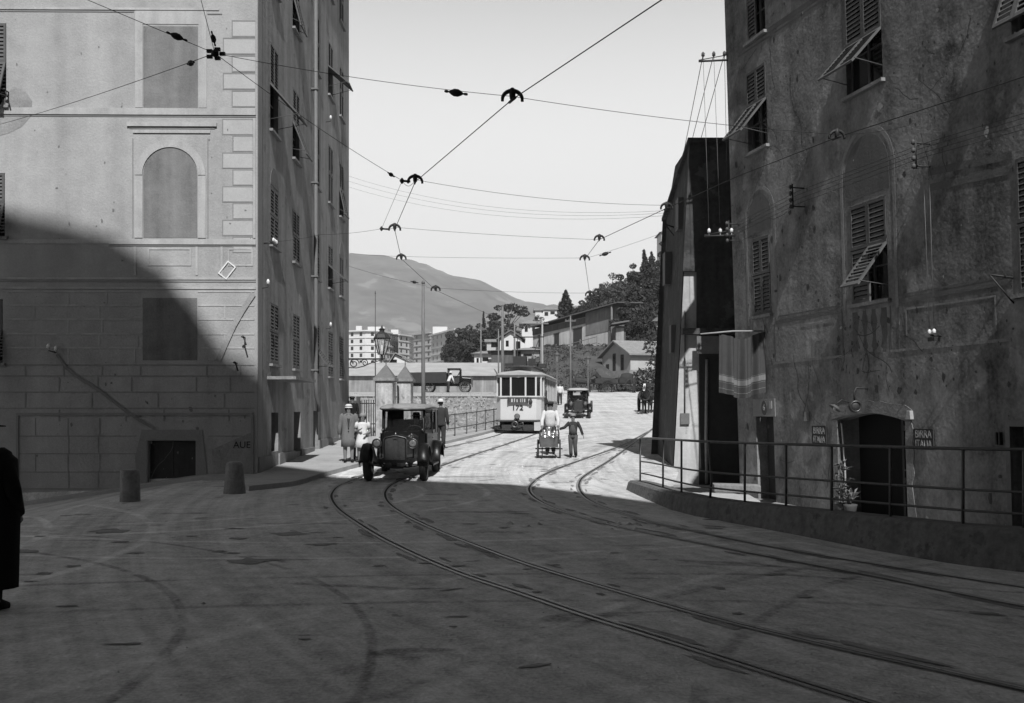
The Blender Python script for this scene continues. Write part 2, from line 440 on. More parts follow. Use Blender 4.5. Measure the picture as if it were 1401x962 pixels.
strip('pavement', [(-6.25, 22.6, -5.55, 21.6), (-6.3, 24.5, -4.95, 22.9), (-6.3, 25.5, -4.75, 25.2), (-6.4, 28, -4.3, 28.0), (-6.5, 34, -3.45, 33.6), (-6.6, 38, -2.35, 38.8), (-3.4, 43, -1.35, 43.8), (-1.3, 48, -.5, 48.6), (1.2, 60, 1.9, 60), (2.7, 74, 3.3, 74)], PAV)
# strip at the foot of the left facade, following the slope
mb = MB()
for i in range(30):
    x0, x1 = -6.25 - i * .6, -6.25 - (i + 1) * .6
    def q(x, y, dz): return (x, y, h(x, y) + dz)
    y0 = 24.75 if i > 1 else 24.6
    mb.quad(q(x0, 25.6, .09), q(x1, 25.6, .09), q(x1, y0, .09), q(x0, y0, .09)); mb.quad(q(x0, y0, .09), q(x1, y0, .09), q(x1, y0, -.1), q(x0, y0, -.1))
tag(mb.build('footway', PAV), kind='structure')
# kerb wall carrying the railing
mb = MB(); prof = []
n = len(KERB)
for i, (x, y) in enumerate(KERB):
    a = Vector(KERB[max(0, i-1)]); b = Vector(KERB[min(n-1, i+1)]); d = (b - a).normalized(); nr = Vector((d.y, -d.x))      # towards the road
    if nr.x > 0: nr = -nr
    top = [.20, .24, .26, .28, .285, .29, .295, .30, .31, .32, .33, .34, .34, .34, .34][i]
    O = Vector((x, y)); 
    def v(o, z): return (O.x + nr.x * o, O.y + nr.y * o, z)
    g0 = h(x - .3, y) - .12
    prof.append([v(.30, g0), v(.22, top - .04), v(.17, top), v(-.17, top), v(-.2, top - .04), v(-.2, TZ - .1)])
vs = [p for q in prof for p in q]
fs = [(i*6+k, i*6+k+1, (i+1)*6+k+1, (i+1)*6+k) for i in range(n-1) for k in range(5)] + [(0, 1, 2, 3, 4, 5)]
mb.add(vs, fs)
tag(mb.build('kerb_wall', CONC, bevel=.02), 'low curved stone kerb wall that carries the iron railing at the right', 'wall')
# light stone slab and block at the far end of the terrace
o = MB()
a, b = P(926, 668, 22.4), P(1008, 682, 19.6)
o.prism([(3.75, 22.9), (5.15, 22.2), (5.0, 20.6), (3.7, 21.8)], TZ, -.12, 'z')
s1 = tag(o.build('stone_step', mat('step_stone', .36, .2, 3, .9, .3), bevel=.02), 'pale stone step lying on the terrace at the foot of the slate roofed house', 'step')
o = MB(); o.prism([(4.55, 23.3), (5.5, 22.9), (5.45, 22.4), (4.5, 22.8)], -.12, .06, 'z')
tag(o.build('stone_block', STONE, bevel=.02), 'long stone block resting on the pale step beside the slate roofed house', 'block')
# tram rails: grooved steel, unprojected on the road, laid as two metal ribs with a dark groove
RAIL = mat('rail_steel', .24, .3, 20, .5, 0, metal=.4); RAILG = mat('rail_groove', .02, .2, 20, .9, 0)
RP = {'a': [(1500,1065),(1340,1010),(1180,962),(1000,905),(900,873.5),(800,843),(715,813),(640,789),(575,762),(520,735),(485,713),(463,697),(454,684),(454,675),(465,664),(490,654),(520,643),(552,630),(590,617),(640,606),(676,597),(693,591)],
      'b': [(1560,980),(1401,945),(1200,900),(1000,853),(900,825),(800,796),(715,770),(640,742),(590,722),(555,705),(535,692),(527,681),(528,671),(540,661),(565,651),(600,639),(640,625),(690,609),(722,598),(735,593)],
      'c': [(1560,858),(1401,831),(1200,790),(1050,762),(950,742),(870,726),(800,709),(760,696),(735,684),(725,675),(724,667),(733,657),(757,644),(800,628),(845,612),(872,599),(900,583)],
      'd': [(1560,826),(1401,804),(1250,781),(1150,765),(1050,748),(950,727),(880,711),(835,697),(805,684),(793,671),(793,659),(805,648),(830,633),(857,614),(880,597),(905,577)]}
def smooth_line(pts, step=.25):
    # Catmull-Rom through points, resampled
    out = []
    for i in range(len(pts) - 1):
        p0, p1, p2, p3 = pts[max(0,i-1)], pts[i], pts[i+1], pts[min(len(pts)-1,i+2)]
        k = max(2, int((p2 - p1).length / step))
        for j in range(k):
            t = j / k
            out.append(.5 * ((2*p1) + (p2-p0)*t + (2*p0-5*p1+4*p2-p3)*t*t + (3*p1-p0-3*p2+p3)*t**3))
    out.append(pts[-1]); return out
RLAB = {'a': 'outer rail of the left tram track, curving into the lower foreground', 'b': 'inner rail of the left tram track, passing under the dark motor car',
        'c': 'left rail of the right tram track, fading out behind the handcart', 'd': 'right rail of the right tram track, close beside the kerb wall'}
for k, px in RP.items():
    pts = smooth_line([G(*p) for p in px])
    flat = []
    for it in range(3):
        pts = [pts[0]] + [(pts[i-1] + pts[i] * 2 + pts[i+1]) / 4 for i in range(1, len(pts)-1)] + [pts[-1]]
    m1, m2 = MB(), MB()
    for mb_, offs in ((m1, [(-.058, -.016), (.03, .058)]), (m2, [(-.016, .03)])):
        for o0, o1 in offs:
            vs = []
            for i, p in enumerate(pts):
                d = (pts[min(i+1, len(pts)-1)] - pts[max(0, i-1)]); d.z = 0; d.normalize(); nn = Vector((d.y, -d.x, 0))
                A, B = p + nn * o0, p + nn * o1
                zz = .014 if mb_ is m1 else .005
                vs += [(A.x, A.y, h(A.x, A.y) + zz), (B.x, B.y, h(B.x, B.y) + zz)]
            mb_.add(vs, [(2*i, 2*i+1, 2*i+3, 2*i+2) for i in range(len(pts)-1)])
    t = thing('tram_rail', RLAB[k], 'rail', pts[0])
    m1.build('rail_head', RAIL, t); m2.build('rail_groove', RAILG, t)
# far mountain
MTN = mat('mountain_scrub', .10, .55, .006, .95, 0, 0, .035, coords='World', patch=(.6, .5, .012))
ridge = [(-1500, 150), (-900, 240), (-560, 300), (-330, 313), (-250, 308), (-180, 292), (-120, 271), (-60, 262), (0, 228), (40, 212), (66, 206), (110, 208), (200, 222), (400, 260), (900, 200), (1600, 120)]
def fbm(x, y):
    return (math.sin(x * .021 + 1.3 * math.sin(y * .013)) + .5 * math.sin(x * .053 + y * .041 + 2) + .3 * math.sin(x * .11 - y * .09) + .35 * math.sin(x * .035 - y * .004 + 1) + .16 * math.sin(x * .23 + y * .19) + .1 * math.sin(x * .41 - y * .3))
def mt(u, v):
    Y = 900 + v * 1900; X0 = -1500 + u * 3100
    X = X0 * (Y / 2000)
    t = (Y - 900) / 1100
    prof = math.sin(min(1, t) * math.pi / 2) ** 1.25 if t < 1 else max(0, 1 - (t - 1) * 1.4)
    z = lerp(20, pw(X0, ridge) * (Y / 2000 if t < 1 else 1.0), prof) + fbm(X, Y) * 5 * prof * (1 if t < .93 else .25)
    return (X, Y, z)
mb = MB(); mb.grid(300, 110, mt)
tag(mb.build('mountain', MTN), kind='structure')

# dusty yard on the upper terrace where the lorry stands
mb = MB()
def yard(u, v):
    X, Y = lerp(-22, pw(Y_(v), [(69, 1.0), (75, 1.9), (85, 2.6)]), u), Y_(v)
    return (X, Y, h(X, Y) + .03)
def Y_(v): return lerp(69, 85.5, v)
mb.grid(24, 16, yard)
tag(mb.build('yard_ground', DUST), kind='structure')
# summer air: even haze round the whole place
hm = bpy.data.materials.new('haze_air'); hm.use_nodes = True; n_ = hm.node_tree.nodes; n_.remove(n_['Principled BSDF'])
pv_ = n_.new('ShaderNodeVolumePrincipled'); pv_.inputs['Color'].default_value = (.95, .95, .95, 1); pv_.inputs['Density'].default_value = HAZE_D; pv_.inputs['Anisotropy'].default_value = .0
hm.node_tree.links.new(pv_.outputs[0], n_['Material Output'].inputs['Volume'])
mb = MB(); mb.bx(-3300, 3300, -3200, 5200, -3.2, 420); tag(mb.build('haze', hm), kind='stuff')

mb = MB()
mb.grid(24, 30, lambda u, v: (lerp(lerp(-2.0, 1.0, 1 - v), 24, u), lerp(100.6, 126, v), h(lerp(lerp(-2.0, 1.0, 1 - v), 24, u), lerp(100.6, 126, v)) + .05))
tag(mb.build('hillside', mat('hillside_soil', .06, .4, .8, .95, .4, 0, 9, coords='World')), kind='structure')

# dirt: grime swept against the rails, damp blotches, dung and loose stones (uncountable)
rnd = random.Random(21)
def blot(mb, x, y, a, b, rot, z=.006):
    n = rnd.randint(9, 14); ph = [rnd.uniform(.55, 1.15) for _ in range(n)]; co, si = math.cos(rot), math.sin(rot)
    vs = [(x, y, h(x, y) + z + .001)]
    for k in range(n):
        t_ = 6.283 * k / n; u, v = a * ph[k] * math.cos(t_), b * ph[k] * math.sin(t_); X_, Y_2 = x + u * co - v * si, y + u * si + v * co; vs.append((X_, Y_2, h(X_, Y_2) + z))
    mb.add(vs, [(0, k + 1, (k + 1) % n + 1) for k in range(n)])
mb = MB()
for k, px in RP.items():
    pts = smooth_line([G(*p) for p in px], .3)
    for i in range(2, len(pts) - 2):
        if pts[i].y > 40 or rnd.random() > (.5 if k in 'bcd' else .28): continue
        d = pts[i+1] - pts[i-1]; rot = math.atan2(d.y, d.x); nn = Vector((-math.sin(rot), math.cos(rot))) * rnd.choice([-1, 1]) * rnd.uniform(.09, .2)
        blot(mb, pts[i].x + nn.x, pts[i].y + nn.y, rnd.uniform(.12, .5), rnd.uniform(.02, .07), rot)
for px, py, w_ in ((395, 731, 62), (325, 737, 30), (165, 742, 34), (185, 757, 28), (262, 734, 26), (345, 768, 70), (440, 745, 50), (300, 755, 26), (30, 755, 45), (100, 775, 22), (150, 727, 60), (60, 785, 30), (40, 796, 24), (320, 757, 20), (1350, 840, 50), (735, 657, 18), (745, 645, 14), (690, 722, 20), (755, 699, 12), (840, 757, 14), (620, 858, 12), (540, 842, 10), (985, 805, 26), (1010, 840, 20), (1090, 868, 18)):
    g = G(px, py); blot(mb, g.x, g.y, w_ * g.y / F * .5, w_ * g.y / F * rnd.uniform(.25, .5), rnd.uniform(-.2, .35))
for i in range(90):
    x, y = rnd.uniform(-9, 4), rnd.uniform(5.5, 30); blot(mb, x, y, rnd.uniform(.03, .2), rnd.uniform(.02, .08), rnd.uniform(-.3, .6))
tag(mb.build('road_stains', mat('road_grime', .2, .5, 3, .9, .3, 0, 30, coords='World'), recalc=False), 'grime and damp blotches on the road surface', 'dirt', kind='stuff')
mb = MB()
for i in range(700):
    y = 4.5 + 30 * rnd.random() ** 1.6; x = rnd.uniform(-.75, .5) * y if rnd.random() < .7 else rnd.uniform(-8, 2.2)
    if y < 21 and x > kx(y) - .35: continue
    if y > 20.5 and (x < -4.3 or x > 2.2): continue
    r_ = rnd.uniform(.004, .011) * (1.8 if rnd.random() < .04 else 1); c = Vector((x, y, h(x, y) + r_ * .2)); q = rnd.uniform(0, 6.28)
    vs = [c + Vector((r_ * math.cos(q + k * 1.57) * rnd.uniform(.7, 1.4), r_ * math.sin(q + k * 1.57) * rnd.uniform(.7, 1.4), 0)) for k in range(4)] + [c + Vector((0, 0, r_ * rnd.uniform(.5, .9)))]
    mb.add(vs, [(0,1,4),(1,2,4),(2,3,4),(3,0,4)])
for i in range(60):
    g = G(rnd.choice([740, 700, 830, 880, 690, 560]) + rnd.uniform(-22, 22), rnd.choice([650, 655, 640, 598, 610, 720]) + rnd.uniform(-5, 5))
    r_ = rnd.uniform(.02, .05); vs = [g + Vector((r_ * 1.5 * math.cos(k * 1.05), r_ * math.sin(k * 1.05), 0)) for k in range(6)] + [g + Vector((0, 0, r_))]; mb.add(vs, [(k, (k+1) % 6, 6) for k in range(6)])
tag(mb.build('road_litter', mat('loose_stones', .36, .6, 9, .9, .2, 0, 30, coords='World'), recalc=False), 'loose stones and dung scattered over the road', 'litter', kind='stuff')
# ================================================================ facades
class Frame:
    """facade: s along the wall, n outwards, z up; k = lean of the wall towards the street per metre of height"""
    def __init__(s, O, d, nrm, k=0.0, z0=0.0):
        s.O = Vector((O[0], O[1], 0)); s.d = Vector((d[0], d[1], 0)).normalized(); s.n = Vector((nrm[0], nrm[1], 0)).normalized(); s.k = k; s.z0 = z0
    def W(s, p):
        a, n, z = p
        q = s.O + s.d * a + s.n * (n + s.k * (z - s.z0)); q.z = z
        return q
    def px(s, x, y, n=0.0):
        r = Vector(((x - CX) / F, 1, -(y - HY) / F)); c = Vector((0, 0, CZ))
        # (c + t r - O).n = n + k (z - z0)
        t = (n + s.k * (CZ - s.z0) - (c - s.O).dot(s.n)) / (r.dot(s.n) - s.k * r.z)
        q = c + r * t
        return ((q - s.O).dot(s.d), q.z)
def wall_open(fr, s0, s1, z0, z1, ops, depth=.22, zb=None):
    mb = MB(fr.W)
    S = sorted(set([s0, s1] + [v for o in ops for v in o[:2]])); Z = sorted(set([z0, z1] + [v for o in ops for v in o[2:4]]))
    def fine(L, st):
        out = [L[0]]
        for a, b in zip(L, L[1:]):
            k = max(1, int((b - a) / st))
            out += [a + (b - a) * (i + 1) / k for i in range(k)]
        return out
    S = fine(S, 3.0); Z = fine(Z, 3.0)
    idx = {}
    def vid(i, j):
        if (i, j) not in idx: idx[(i, j)] = len(mb.v); mb.v.append(fr.W((S[i], 0, Z[j])))
        return idx[(i, j)]
    for i in range(len(S) - 1):
        for j in range(len(Z) - 1):
            cs, cz = (S[i] + S[i+1]) / 2, (Z[j] + Z[j+1]) / 2
            if any(o[0] < cs < o[1] and o[2] < cz < o[3] for o in ops): continue
            mb.f.append([vid(i, j), vid(i+1, j), vid(i+1, j+1), vid(i, j+1)]); mb.sm.append(False)
    for o in ops:
        a, b, c, d = o[:4]; dp = o[4] if len(o) > 4 else depth
        for p, q in (((a, c), (b, c)), ((b, c), (b, d)), ((b, d), (a, d)), ((a, d), (a, c))):
            mb.quad((p[0], 0, p[1]), (q[0], 0, q[1]), (q[0], -dp, q[1]), (p[0], -dp, p[1]))
    return mb
def louvre_leaf(mb, s0, s1, z0, z1, n0, th=.04, pitch=.085, T=None):
    """one louvred leaf; T maps (s, depth, z) of the leaf to facade coordinates"""
    T = T or (lambda p: p); w = .055
    def b(a0, a1, d0, d1, e0, e1):
        vs = [T(q) for q in [(a0,d0,e0),(a1,d0,e0),(a1,d1,e0),(a0,d1,e0),(a0,d0,e1),(a1,d0,e1),(a1,d1,e1),(a0,d1,e1)]]
        mb.add(vs, [(0,3,2,1),(4,5,6,7),(0,1,5,4),(1,2,6,5),(2,3,7,6),(3,0,4,7)])
    b(s0, s0 + w, n0, n0 + th, z0, z1); b(s1 - w, s1, n0, n0 + th, z0, z1)
    b(s0 + w, s1 - w, n0, n0 + th, z0, z0 + w); b(s0 + w, s1 - w, n0, n0 + th, z1 - w, z1)
    k = max(2, int((z1 - z0 - 2 * w) / pitch)); st = (z1 - z0 - 2 * w) / k
    for i in range(k):
        z = z0 + w + st * i
        vs = [T(q) for q in [(s0+w, n0+.036, z+.008), (s1-w, n0+.036, z+.008), (s1-w, n0+.004, z+st*.86), (s0+w, n0+.004, z+st*.86),
                             (s0+w, n0+.028, z), (s1-w, n0+.028, z), (s1-w, n0-.004, z+st*.78), (s0+w, n0-.004, z+st*.78)]]
        mb.add(vs, [(0,1,2,3),(7,6,5,4),(0,4,5,1),(3,2,6,7)])
def window(fr, par, s0, s1, z0, z1, flaps=(), flap_ang=35, m=None, half=None, closed=(True, True), sill=True, depth=.16, inner=None):
    """shuttered window: dark glazing, frame, two louvred leaves whose lower halves may be hinged outwards as flaps"""
    m = m or SHUT
    w = MB(fr.W); w.quad((s0, -depth + .01, z0), (s1, -depth + .01, z0), (s1, -depth + .01, z1), (s0, -depth + .01, z1))
    wo = w.build('window', GLASS_D, par)
    f = MB(fr.W)
    for a, b, c, d in ((s0, s0+.05, z0, z1), (s1-.05, s1, z0, z1), (s0+.05, s1-.05, z1-.05, z1), (s0+.05, s1-.05, z0, z0+.05), ((s0+s1)/2-.03, (s0+s1)/2+.03, z0+.05, z1-.05)):
        f.bx(a, b, -depth+.012, -depth+.05, c, d)
    for q in (.35, .68):
        zz = lerp(z0, z1, q); f.bx(s0+.05, (s0+s1)/2-.03, -depth+.014, -depth+.04, zz-.015, zz+.015); f.bx((s0+s1)/2+.03, s1-.05, -depth+.014, -depth+.04, zz-.015, zz+.015)
    f.build('window_frame', m, wo)
    zh = half if half is not None else lerp(z0, z1, .52)
    mid = (s0 + s1) / 2
    for i, (a, b) in enumerate(((s0 + .01, mid - .005), (mid + .005, s1 - .01))):
        if not closed[i] and i not in flaps: continue
        up = MB(fr.W); louvre_leaf(up, a, b, zh + .01, z1 - .01, -.03); 
        sh = up.build('shutter', m, par)
        lo = MB(fr.W)
        if i in flaps:
            A = R(flap_ang); Lh = zh - z0
            def T(p, A=A):
                s, n, z = p; v = zh - z; q = n + .03
                return (s, -.02 + v * math.sin(A) + q * math.cos(A), zh - v * math.cos(A) + q * math.sin(A))
            louvre_leaf(lo, a, b, z0 + .02, zh - .01, -.03, T=T)
            e = T((a if i == 0 else b, 0, z0 + .1)); lo.tube([(e[0], e[1], e[2]), (e[0], -.02, z0 + .25)], .009, 5)
            lo.build('shutter_flap', m, sh)
        else:
            louvre_leaf(lo, a, b, z0 + .01, zh - .01, -.03); lo.build('lower_leaf', m, sh)
    if sill:
        sl = MB(fr.W); sl.bx(s0 - .08, s1 + .08, .002, .09, z0 - .07, z0 - .005); sl.build('sill', STONE, wo)
def arch_poly(c, zc, r, a0=0, a1=180, n=18):
    return [(c + r * math.cos(R(lerp(a0, a1, i / n))), zc + r * math.sin(R(lerp(a0, a1, i / n)))) for i in range(n + 1)]
def ring(mb, c, zc, r0, r1, n0, n1, k=20):
    A, B = arch_poly(c, zc, r0, n=k), arch_poly(c, zc, r1, n=k)
    for i in range(k):
        vs = [(A[i][0], n0, A[i][1]), (B[i][0], n0, B[i][1]), (B[i+1][0], n0, B[i+1][1]), (A[i+1][0], n0, A[i+1][1])]
        vs += [(x, n1, z) for x, _, z in vs]
        mb.add(vs, [(4,5,6,7),(0,1,5,4),(1,2,6,5),(2,3,7,6),(3,0,4,7)])
# ---------------------------------------------------------------- left house
CA = Vector((-6.32, 25.4)); DV = Vector((-.0146, 1)).normalized()
FL = Frame(CA, (-DV.y, DV.x), (-DV.x, -DV.y))                     # lit front, s runs to the left
FS = Frame(CA, DV, (DV.y, -DV.x))                                 # street side, s runs up the street
def lz(px, py): return ((352 - px) / 55.1, CZ - (py - HY) / 55.1)
LB = thing('corner_house', 'tall pale corner house on the left with painted trim, blind windows and a sunlit front', 'house', (-6.32, 25.4, 0))
def lrect(x0, y0, x1, y1):
    a, b = lz(x1, y1), lz(x0, y0); return (a[0], b[0], a[1], b[1])     # s0 s1 z0 z1
HT = 21.0
cell = lrect(203, 603, 268, 669); cell = (cell[0], cell[1], -.62, cell[3])
w1 = lrect(-40, 34, 11, 146); w2 = lrect(-40, 238, 9, 325); w3 = lrect(-40, 410, 6, 497)
mb = wall_open(FL, 0, 16, -1.6, HT, [cell, w1, w2, w3], .25)
mb.build('wall', PL_L, LB)
for q in (w1, w2, w3): window(FL, LB, *q, flaps=(0, 1), flap_ang=22)
# street side openings
KD = 8331.0
def sd(px): return KD / (680 - px) - 25.4
cols = {k: sd(x) for k, x in dict(A=375, B=405, C=433, D=452, E=467).items()}
rows = [(2.95, 4.55), (6.08, 7.6), (9.1, 11.15), (12.9, 14.8), (16.5, 18.3)]
flapset = {('A', 2): 42, ('B', 2): 22, ('C', 0): 38, ('D', 1): 48, ('D', 3): 50, ('B', 3): 14, ('E', 2): 12}
sops = []; winlist = []
for c, s in cols.items():
    for r, (z0, z1) in enumerate(rows):
        z1_ = z1 + (.25 if (c, r) == ('A', 2) else 0)
        q = (s - .5, s + .5, z0, z1_, .16); sops.append(q); winlist.append((c, r, q))
    # row gaps are fine: same columns on each floor
doorsA = [(sd(371), sd(380.5), .62, 1.66, .3), (sd(402), sd(411), .5, 1.68, .3), (sd(428.5), sd(435), .02, 1.72, .35)]
sops += doorsA
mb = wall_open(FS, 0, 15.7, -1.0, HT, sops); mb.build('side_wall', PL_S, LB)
for c, r, q in winlist:
    fl = flapset.get((c, r))
    window(FS, LB, *q[:4], flaps=(0, 1) if fl else (), flap_ang=fl or 0)
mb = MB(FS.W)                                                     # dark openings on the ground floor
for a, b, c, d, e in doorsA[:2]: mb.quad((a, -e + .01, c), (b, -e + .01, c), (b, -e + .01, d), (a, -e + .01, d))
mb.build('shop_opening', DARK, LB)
a, b, c, d, e = doorsA[2]; mb = MB(FS.W); mb.bx(a, b, -e + .01, -e + .05, c, d); mb.bx(a + .1, b - .1, -e + .05, -e + .07, c + .2, c + .8); mb.bx(a + .1, b - .1, -e + .05, -e + .07, c + .95, d - .15)
mb.build('door', WOOD_D, LB)
mb = MB(FS.W); mb.bx(sd(365), sd(396), .003, .75, 2.52, 2.6)
mb.build('shop_canopy', STONE, LB)
mb = MB(FS.W); a = [0, doorsA[0][0], doorsA[0][1], doorsA[1][0], doorsA[1][1], doorsA[2][0], doorsA[2][1], 15.7]
for i in range(0, 8, 2): mb.bx(a[i] + (0 if i else .02), a[i+1], .004, .05, -.6, .55 if i < 6 else .75)
mb.build('plinth', mat('plinth_render', .2, .25, 1.5, .9, .3, .2), LB)
mb = MB(FS.W); s = sd(426)
mb.tube([(s, .14, HT), (s, .14, 4.6), (s, .14, 2.6), (s + .05, .14, 2.2), (s + .35, .16, 1.95), (s + .42, .16, 1.7)], .065, 8)
for z in (3, 6, 9, 12, 15, 18): mb.bx(s - .09, s + .09, .003, .22, z, z + .05)
mb.build('downpipe', mat('pipe_zinc', .12, .2, 6, .6, .1), LB)
mb = MB(FS.W)
for c in ('A', 'E'): 
    for z, r_ in ((7.66, .5),):
        P_ = arch_poly(cols[c], z, r_); mb.prism([(x, q) for x, q in P_], .003, .012, 'y')
mb.build('painted_lunette', PAINT_D, LB)
mb = MB(FS.W); mb.bx(-.0, .45, .003, .014, -.4, HT); mb.build('painted_corner_strip', mat('corner_strip', .24, .2, 1, .9, .2, .2), LB)
# cornice, roof, rear walls
mb = MB()
A = FL.W((0, 0, 0)); 
e = .6
mb.prism([(-22.4, 25.4 - e), (-6.32 + e, 25.4 - e), (-6.55 + e, 41.1 + e), (-22.4, 41.1 + e)], HT, HT + .35, 'z'); mb.build('cornice', PAINT_L, LB)
mb = MB(); z = HT + .352
c0 = [(-22.6, 25.0, z), (-5.9, 25.0, z), (-6.1, 41.6, z), (-22.6, 41.6, z)]
top = [(-16, 31, z + 2.6), (-12, 31, z + 2.6), (-12, 36, z + 2.6), (-16, 36, z + 2.6)]
mb.add(c0 + top, [(0,1,5,4),(1,2,6,5),(2,3,7,6),(3,0,4,7),(4,5,6,7)]); mb.build('roof', SLATE_SHADE, LB)
mb = MB(); mb.quad((-6.55, 41.1, -1), (-22.3, 41.1, -1), (-22.3, 41.1, HT), (-6.55, 41.1, HT)); mb.quad((-22.32, 41.1, -1), (-22.32, 25.17, -1), (-22.32, 25.17, HT), (-22.32, 41.1, HT)); mb.build('rear_wall', PL_S, LB)
# painted decoration of the lit front
lt = MB(FL.W); dk = MB(FL.W); jn = MB(FL.W); fl2 = MB(FL.W)
def R_(mb, x0, y0, x1, y1, n=.014): a = lrect(x0, y0, x1, y1); mb.bx(a[0], a[1], .003, n, a[2], a[3])
R_(dk, 197, 37, 271, 150.5, .007)                                             # blind window, top floor
for x0, x1 in ((186, 196), (272, 283)): R_(lt, x0, 20, x1, 148)
R_(lt, 186, 16, 283, 34, .012)
R_(lt, 0, 149, 350, 158, .03); R_(jn, 0, 159.5, 350, 160.6)                   # string course
R_(lt, 0, 12, 300, 15, .02); R_(jn, 0, 16.5, 184, 18); R_(jn, 284, 19, 304, 20.5)
R_(lt, 175, 169, 297, 174, .05); R_(jn, 178, 175.5, 294, 177); R_(lt, 183, 179, 288, 183, .03)
c, zc = lz(233.5, 240); rr = 36.8 / 55.1
dk.build('blind_window', PAINT_D, LB); dk = MB(FL.W); a = lrect(197, 240, 270.3, 326); dk.prism([(a[0], a[2]), (a[1], a[2])] + [(x, z) for x, z in arch_poly(c, zc, rr)], .003, .007, 'y')
ring(lt, c, zc, rr + .02, rr + .2, .003, .02); ring(lt, c, zc, rr + .02, rr + .08, .02, .03)
for x0, x1 in ((185, 196), (271, 282)): R_(lt, x0, 241, x1, 326, .02)
R_(jn, 182, 190, 183.2, 326); R_(jn, 284, 190, 285.2, 326)
R_(lt, 150, 328, 350, 335, .03); R_(jn, 150, 336.5, 350, 337.5); R_(lt, 0, 328, 150, 334, .012)
for x0, y0, x1, y1 in ((203, 340, 262, 364), (312, 340, 346, 364)):           # raised panels
    for q in ((x0, y0, x1, y0 + 2), (x0, y1 - 2, x1, y1), (x0, y0 + 2, x0 + 2, y1 - 2), (x1 - 2, y0 + 2, x1, y1 - 2)): R_(lt, *q)
for x in (184, 268, 302): R_(lt, x, 338, x + 3, 377)
R_(lt, 0, 380, 350, 383, .02); R_(jn, 0, 385, 350, 386.3); R_(lt, 0, 393, 350, 396, .02)
yq = 20
for i, y in enumerate(range(28, 148, 24)):                                    # painted quoins
    x0 = 305 if i % 2 else 317
    for q in ((x0, y, 349, y + 1.6), (x0, y + 22, 349, y + 23.2), (x0, y + 1.6, x0 + 1.3, y + 22)): R_(jn, *q, .008)
    R_(fl2, x0 + 1.6, y + 2, 349, y + 21.6, .006)
for i, y in enumerate(range(163, 326, 23)):
    x0 = 304 if i % 2 == 0 else 318
    for q in ((x0, y, 346, y + 1.4), (x0, y + 21, 346, y + 22), (x0, y + 1.4, x0 + 1.3, y + 21)): R_(jn, *q, .008)
    R_(fl2, x0 + 1.6, y + 1.6, 345, y + 20.8, .006)
R_(lt, 346.5, 162, 349.5, 326, .02)
dk.build('blind_window', PAINT_D, LB); dk = MB(FL.W); R_(dk, 196, 408, 270, 493, .007)                                              # blind window of the mezzanine
rnd = random.Random(3)
y = 398; i = 0
while y < 560:                                                                # painted courses with joints
    hgt = [19, 19, 20, 19, 24, 15, 22, 22][i % 8]
    for seg in ((12, 195), (271, 348)) if y < 490 else ((0, 348),):
        R_(lt if y < 480 else jn, seg[0], y, seg[1], y + (2.2 if y < 480 else 1.2), .012)
        x = seg[0] + (36 if i % 2 else 82)
        while x < seg[1] - 6:
            R_(lt if y < 480 else jn, x, y + 2.4, x + 1.8, y + hgt - .5, .01); x += rnd.choice([46, 52, 88, 90])
    y += hgt; i += 1
# lower framed field
for q in ((25, 565, 346, 568.5), (25, 568.5, 28, 690), (343.5, 568.5, 347, 668)): a = lrect(*q); jn.bx(a[0], a[1], .003, .03, a[2], a[3])
y = 590
for i, y in enumerate((596, 620, 645, 668)):
    R_(jn, 29, y, 187, y + 1.3, .008)
    for x in ((95, 135) if i % 2 else (50, 94, 137)): R_(jn, x, y - 24, x + 1.2, y - .4, .008)
    if i < 1: R_(jn, 285, y, 343, y + 1.3, .008)
lt.build('painted_trim', PAINT_L, LB); jn.build('painted_joints', PAINT_M, LB); dk.build('blind_window', PAINT_D, LB); fl2.build('painted_quoins', mat('quoin_paint', .34, .15, 1.4, .9, .15), LB)
mb = MB(FL.W)                                                                  # cement surround of the cellar opening
a = lrect(188, 588, 282, 602); mb.prism([lz(190, 690), lz(202, 690), lz(202, 602), lz(269, 602), lz(269, 690), lz(280, 690), lz(283, 640), lz(277, 588), lz(195, 588), lz(186, 625)], .004, .02, 'y')
mb.build('opening_surround', PL_P, LB)
mb = MB(FL.W); a = cell
mb.bx(a[0] + .01, (a[0]+a[1])/2 - .006, -.2, -.15, a[2], a[3] - .01); mb.bx((a[0]+a[1])/2 + .006, a[1] - .01, -.2, -.15, a[2], a[3] - .01)
for i in range(9): x = a[0] + .06 + i * .13; mb.bx(x, x + .01, -.149, -.146, a[2], a[3] - .02)
mb.build('cellar_door', WOOD_D, LB)
mb = MB(FL.W)                                                                  # patches and cable scar
def scar(pts, wd, n=.006):
    for (x0, y0), (x1, y1) in zip(pts, pts[1:]):
        a, b = Vector(lz(x0, y0)), Vector(lz(x1, y1)); d = (b - a).normalized(); q = Vector((-d.y, d.x)) * wd / 2
        mb.add([(a.x+q.x, n, a.y+q.y), (a.x-q.x, n, a.y-q.y), (b.x-q.x, n, b.y-q.y), (b.x+q.x, n, b.y+q.y)], [(0,1,2,3)])
scar([(80, 485), (92, 503), (105, 514), (140, 536), (170, 560), (190, 574), (212, 586)], .07, .034)
mb.build('cable_scar', mat('scar_render', .17, .2, 3, .9, .3), LB)
mb = MB(FL.W); scar([(347, 402), (332, 425), (320, 446), (309, 470), (299, 494)], .13, .036); mb.build('patched_chase', mat('chase_render', .24, .3, 3, .9, .3), LB)
for pts in ([(0,188),(0,150),(20,120),(36,125),(46,140),(45,160),(32,175),(14,184)], [(290,615),(347,590),(346,662),(292,664)]):
    mb = MB(FL.W); mb.prism([lz(x, y) for x, y in pts], .003, .0045, 'y'); mb.build('bare_render_patch', mat('bare_render', .22, .35, 2.5, .95, .4), LB)
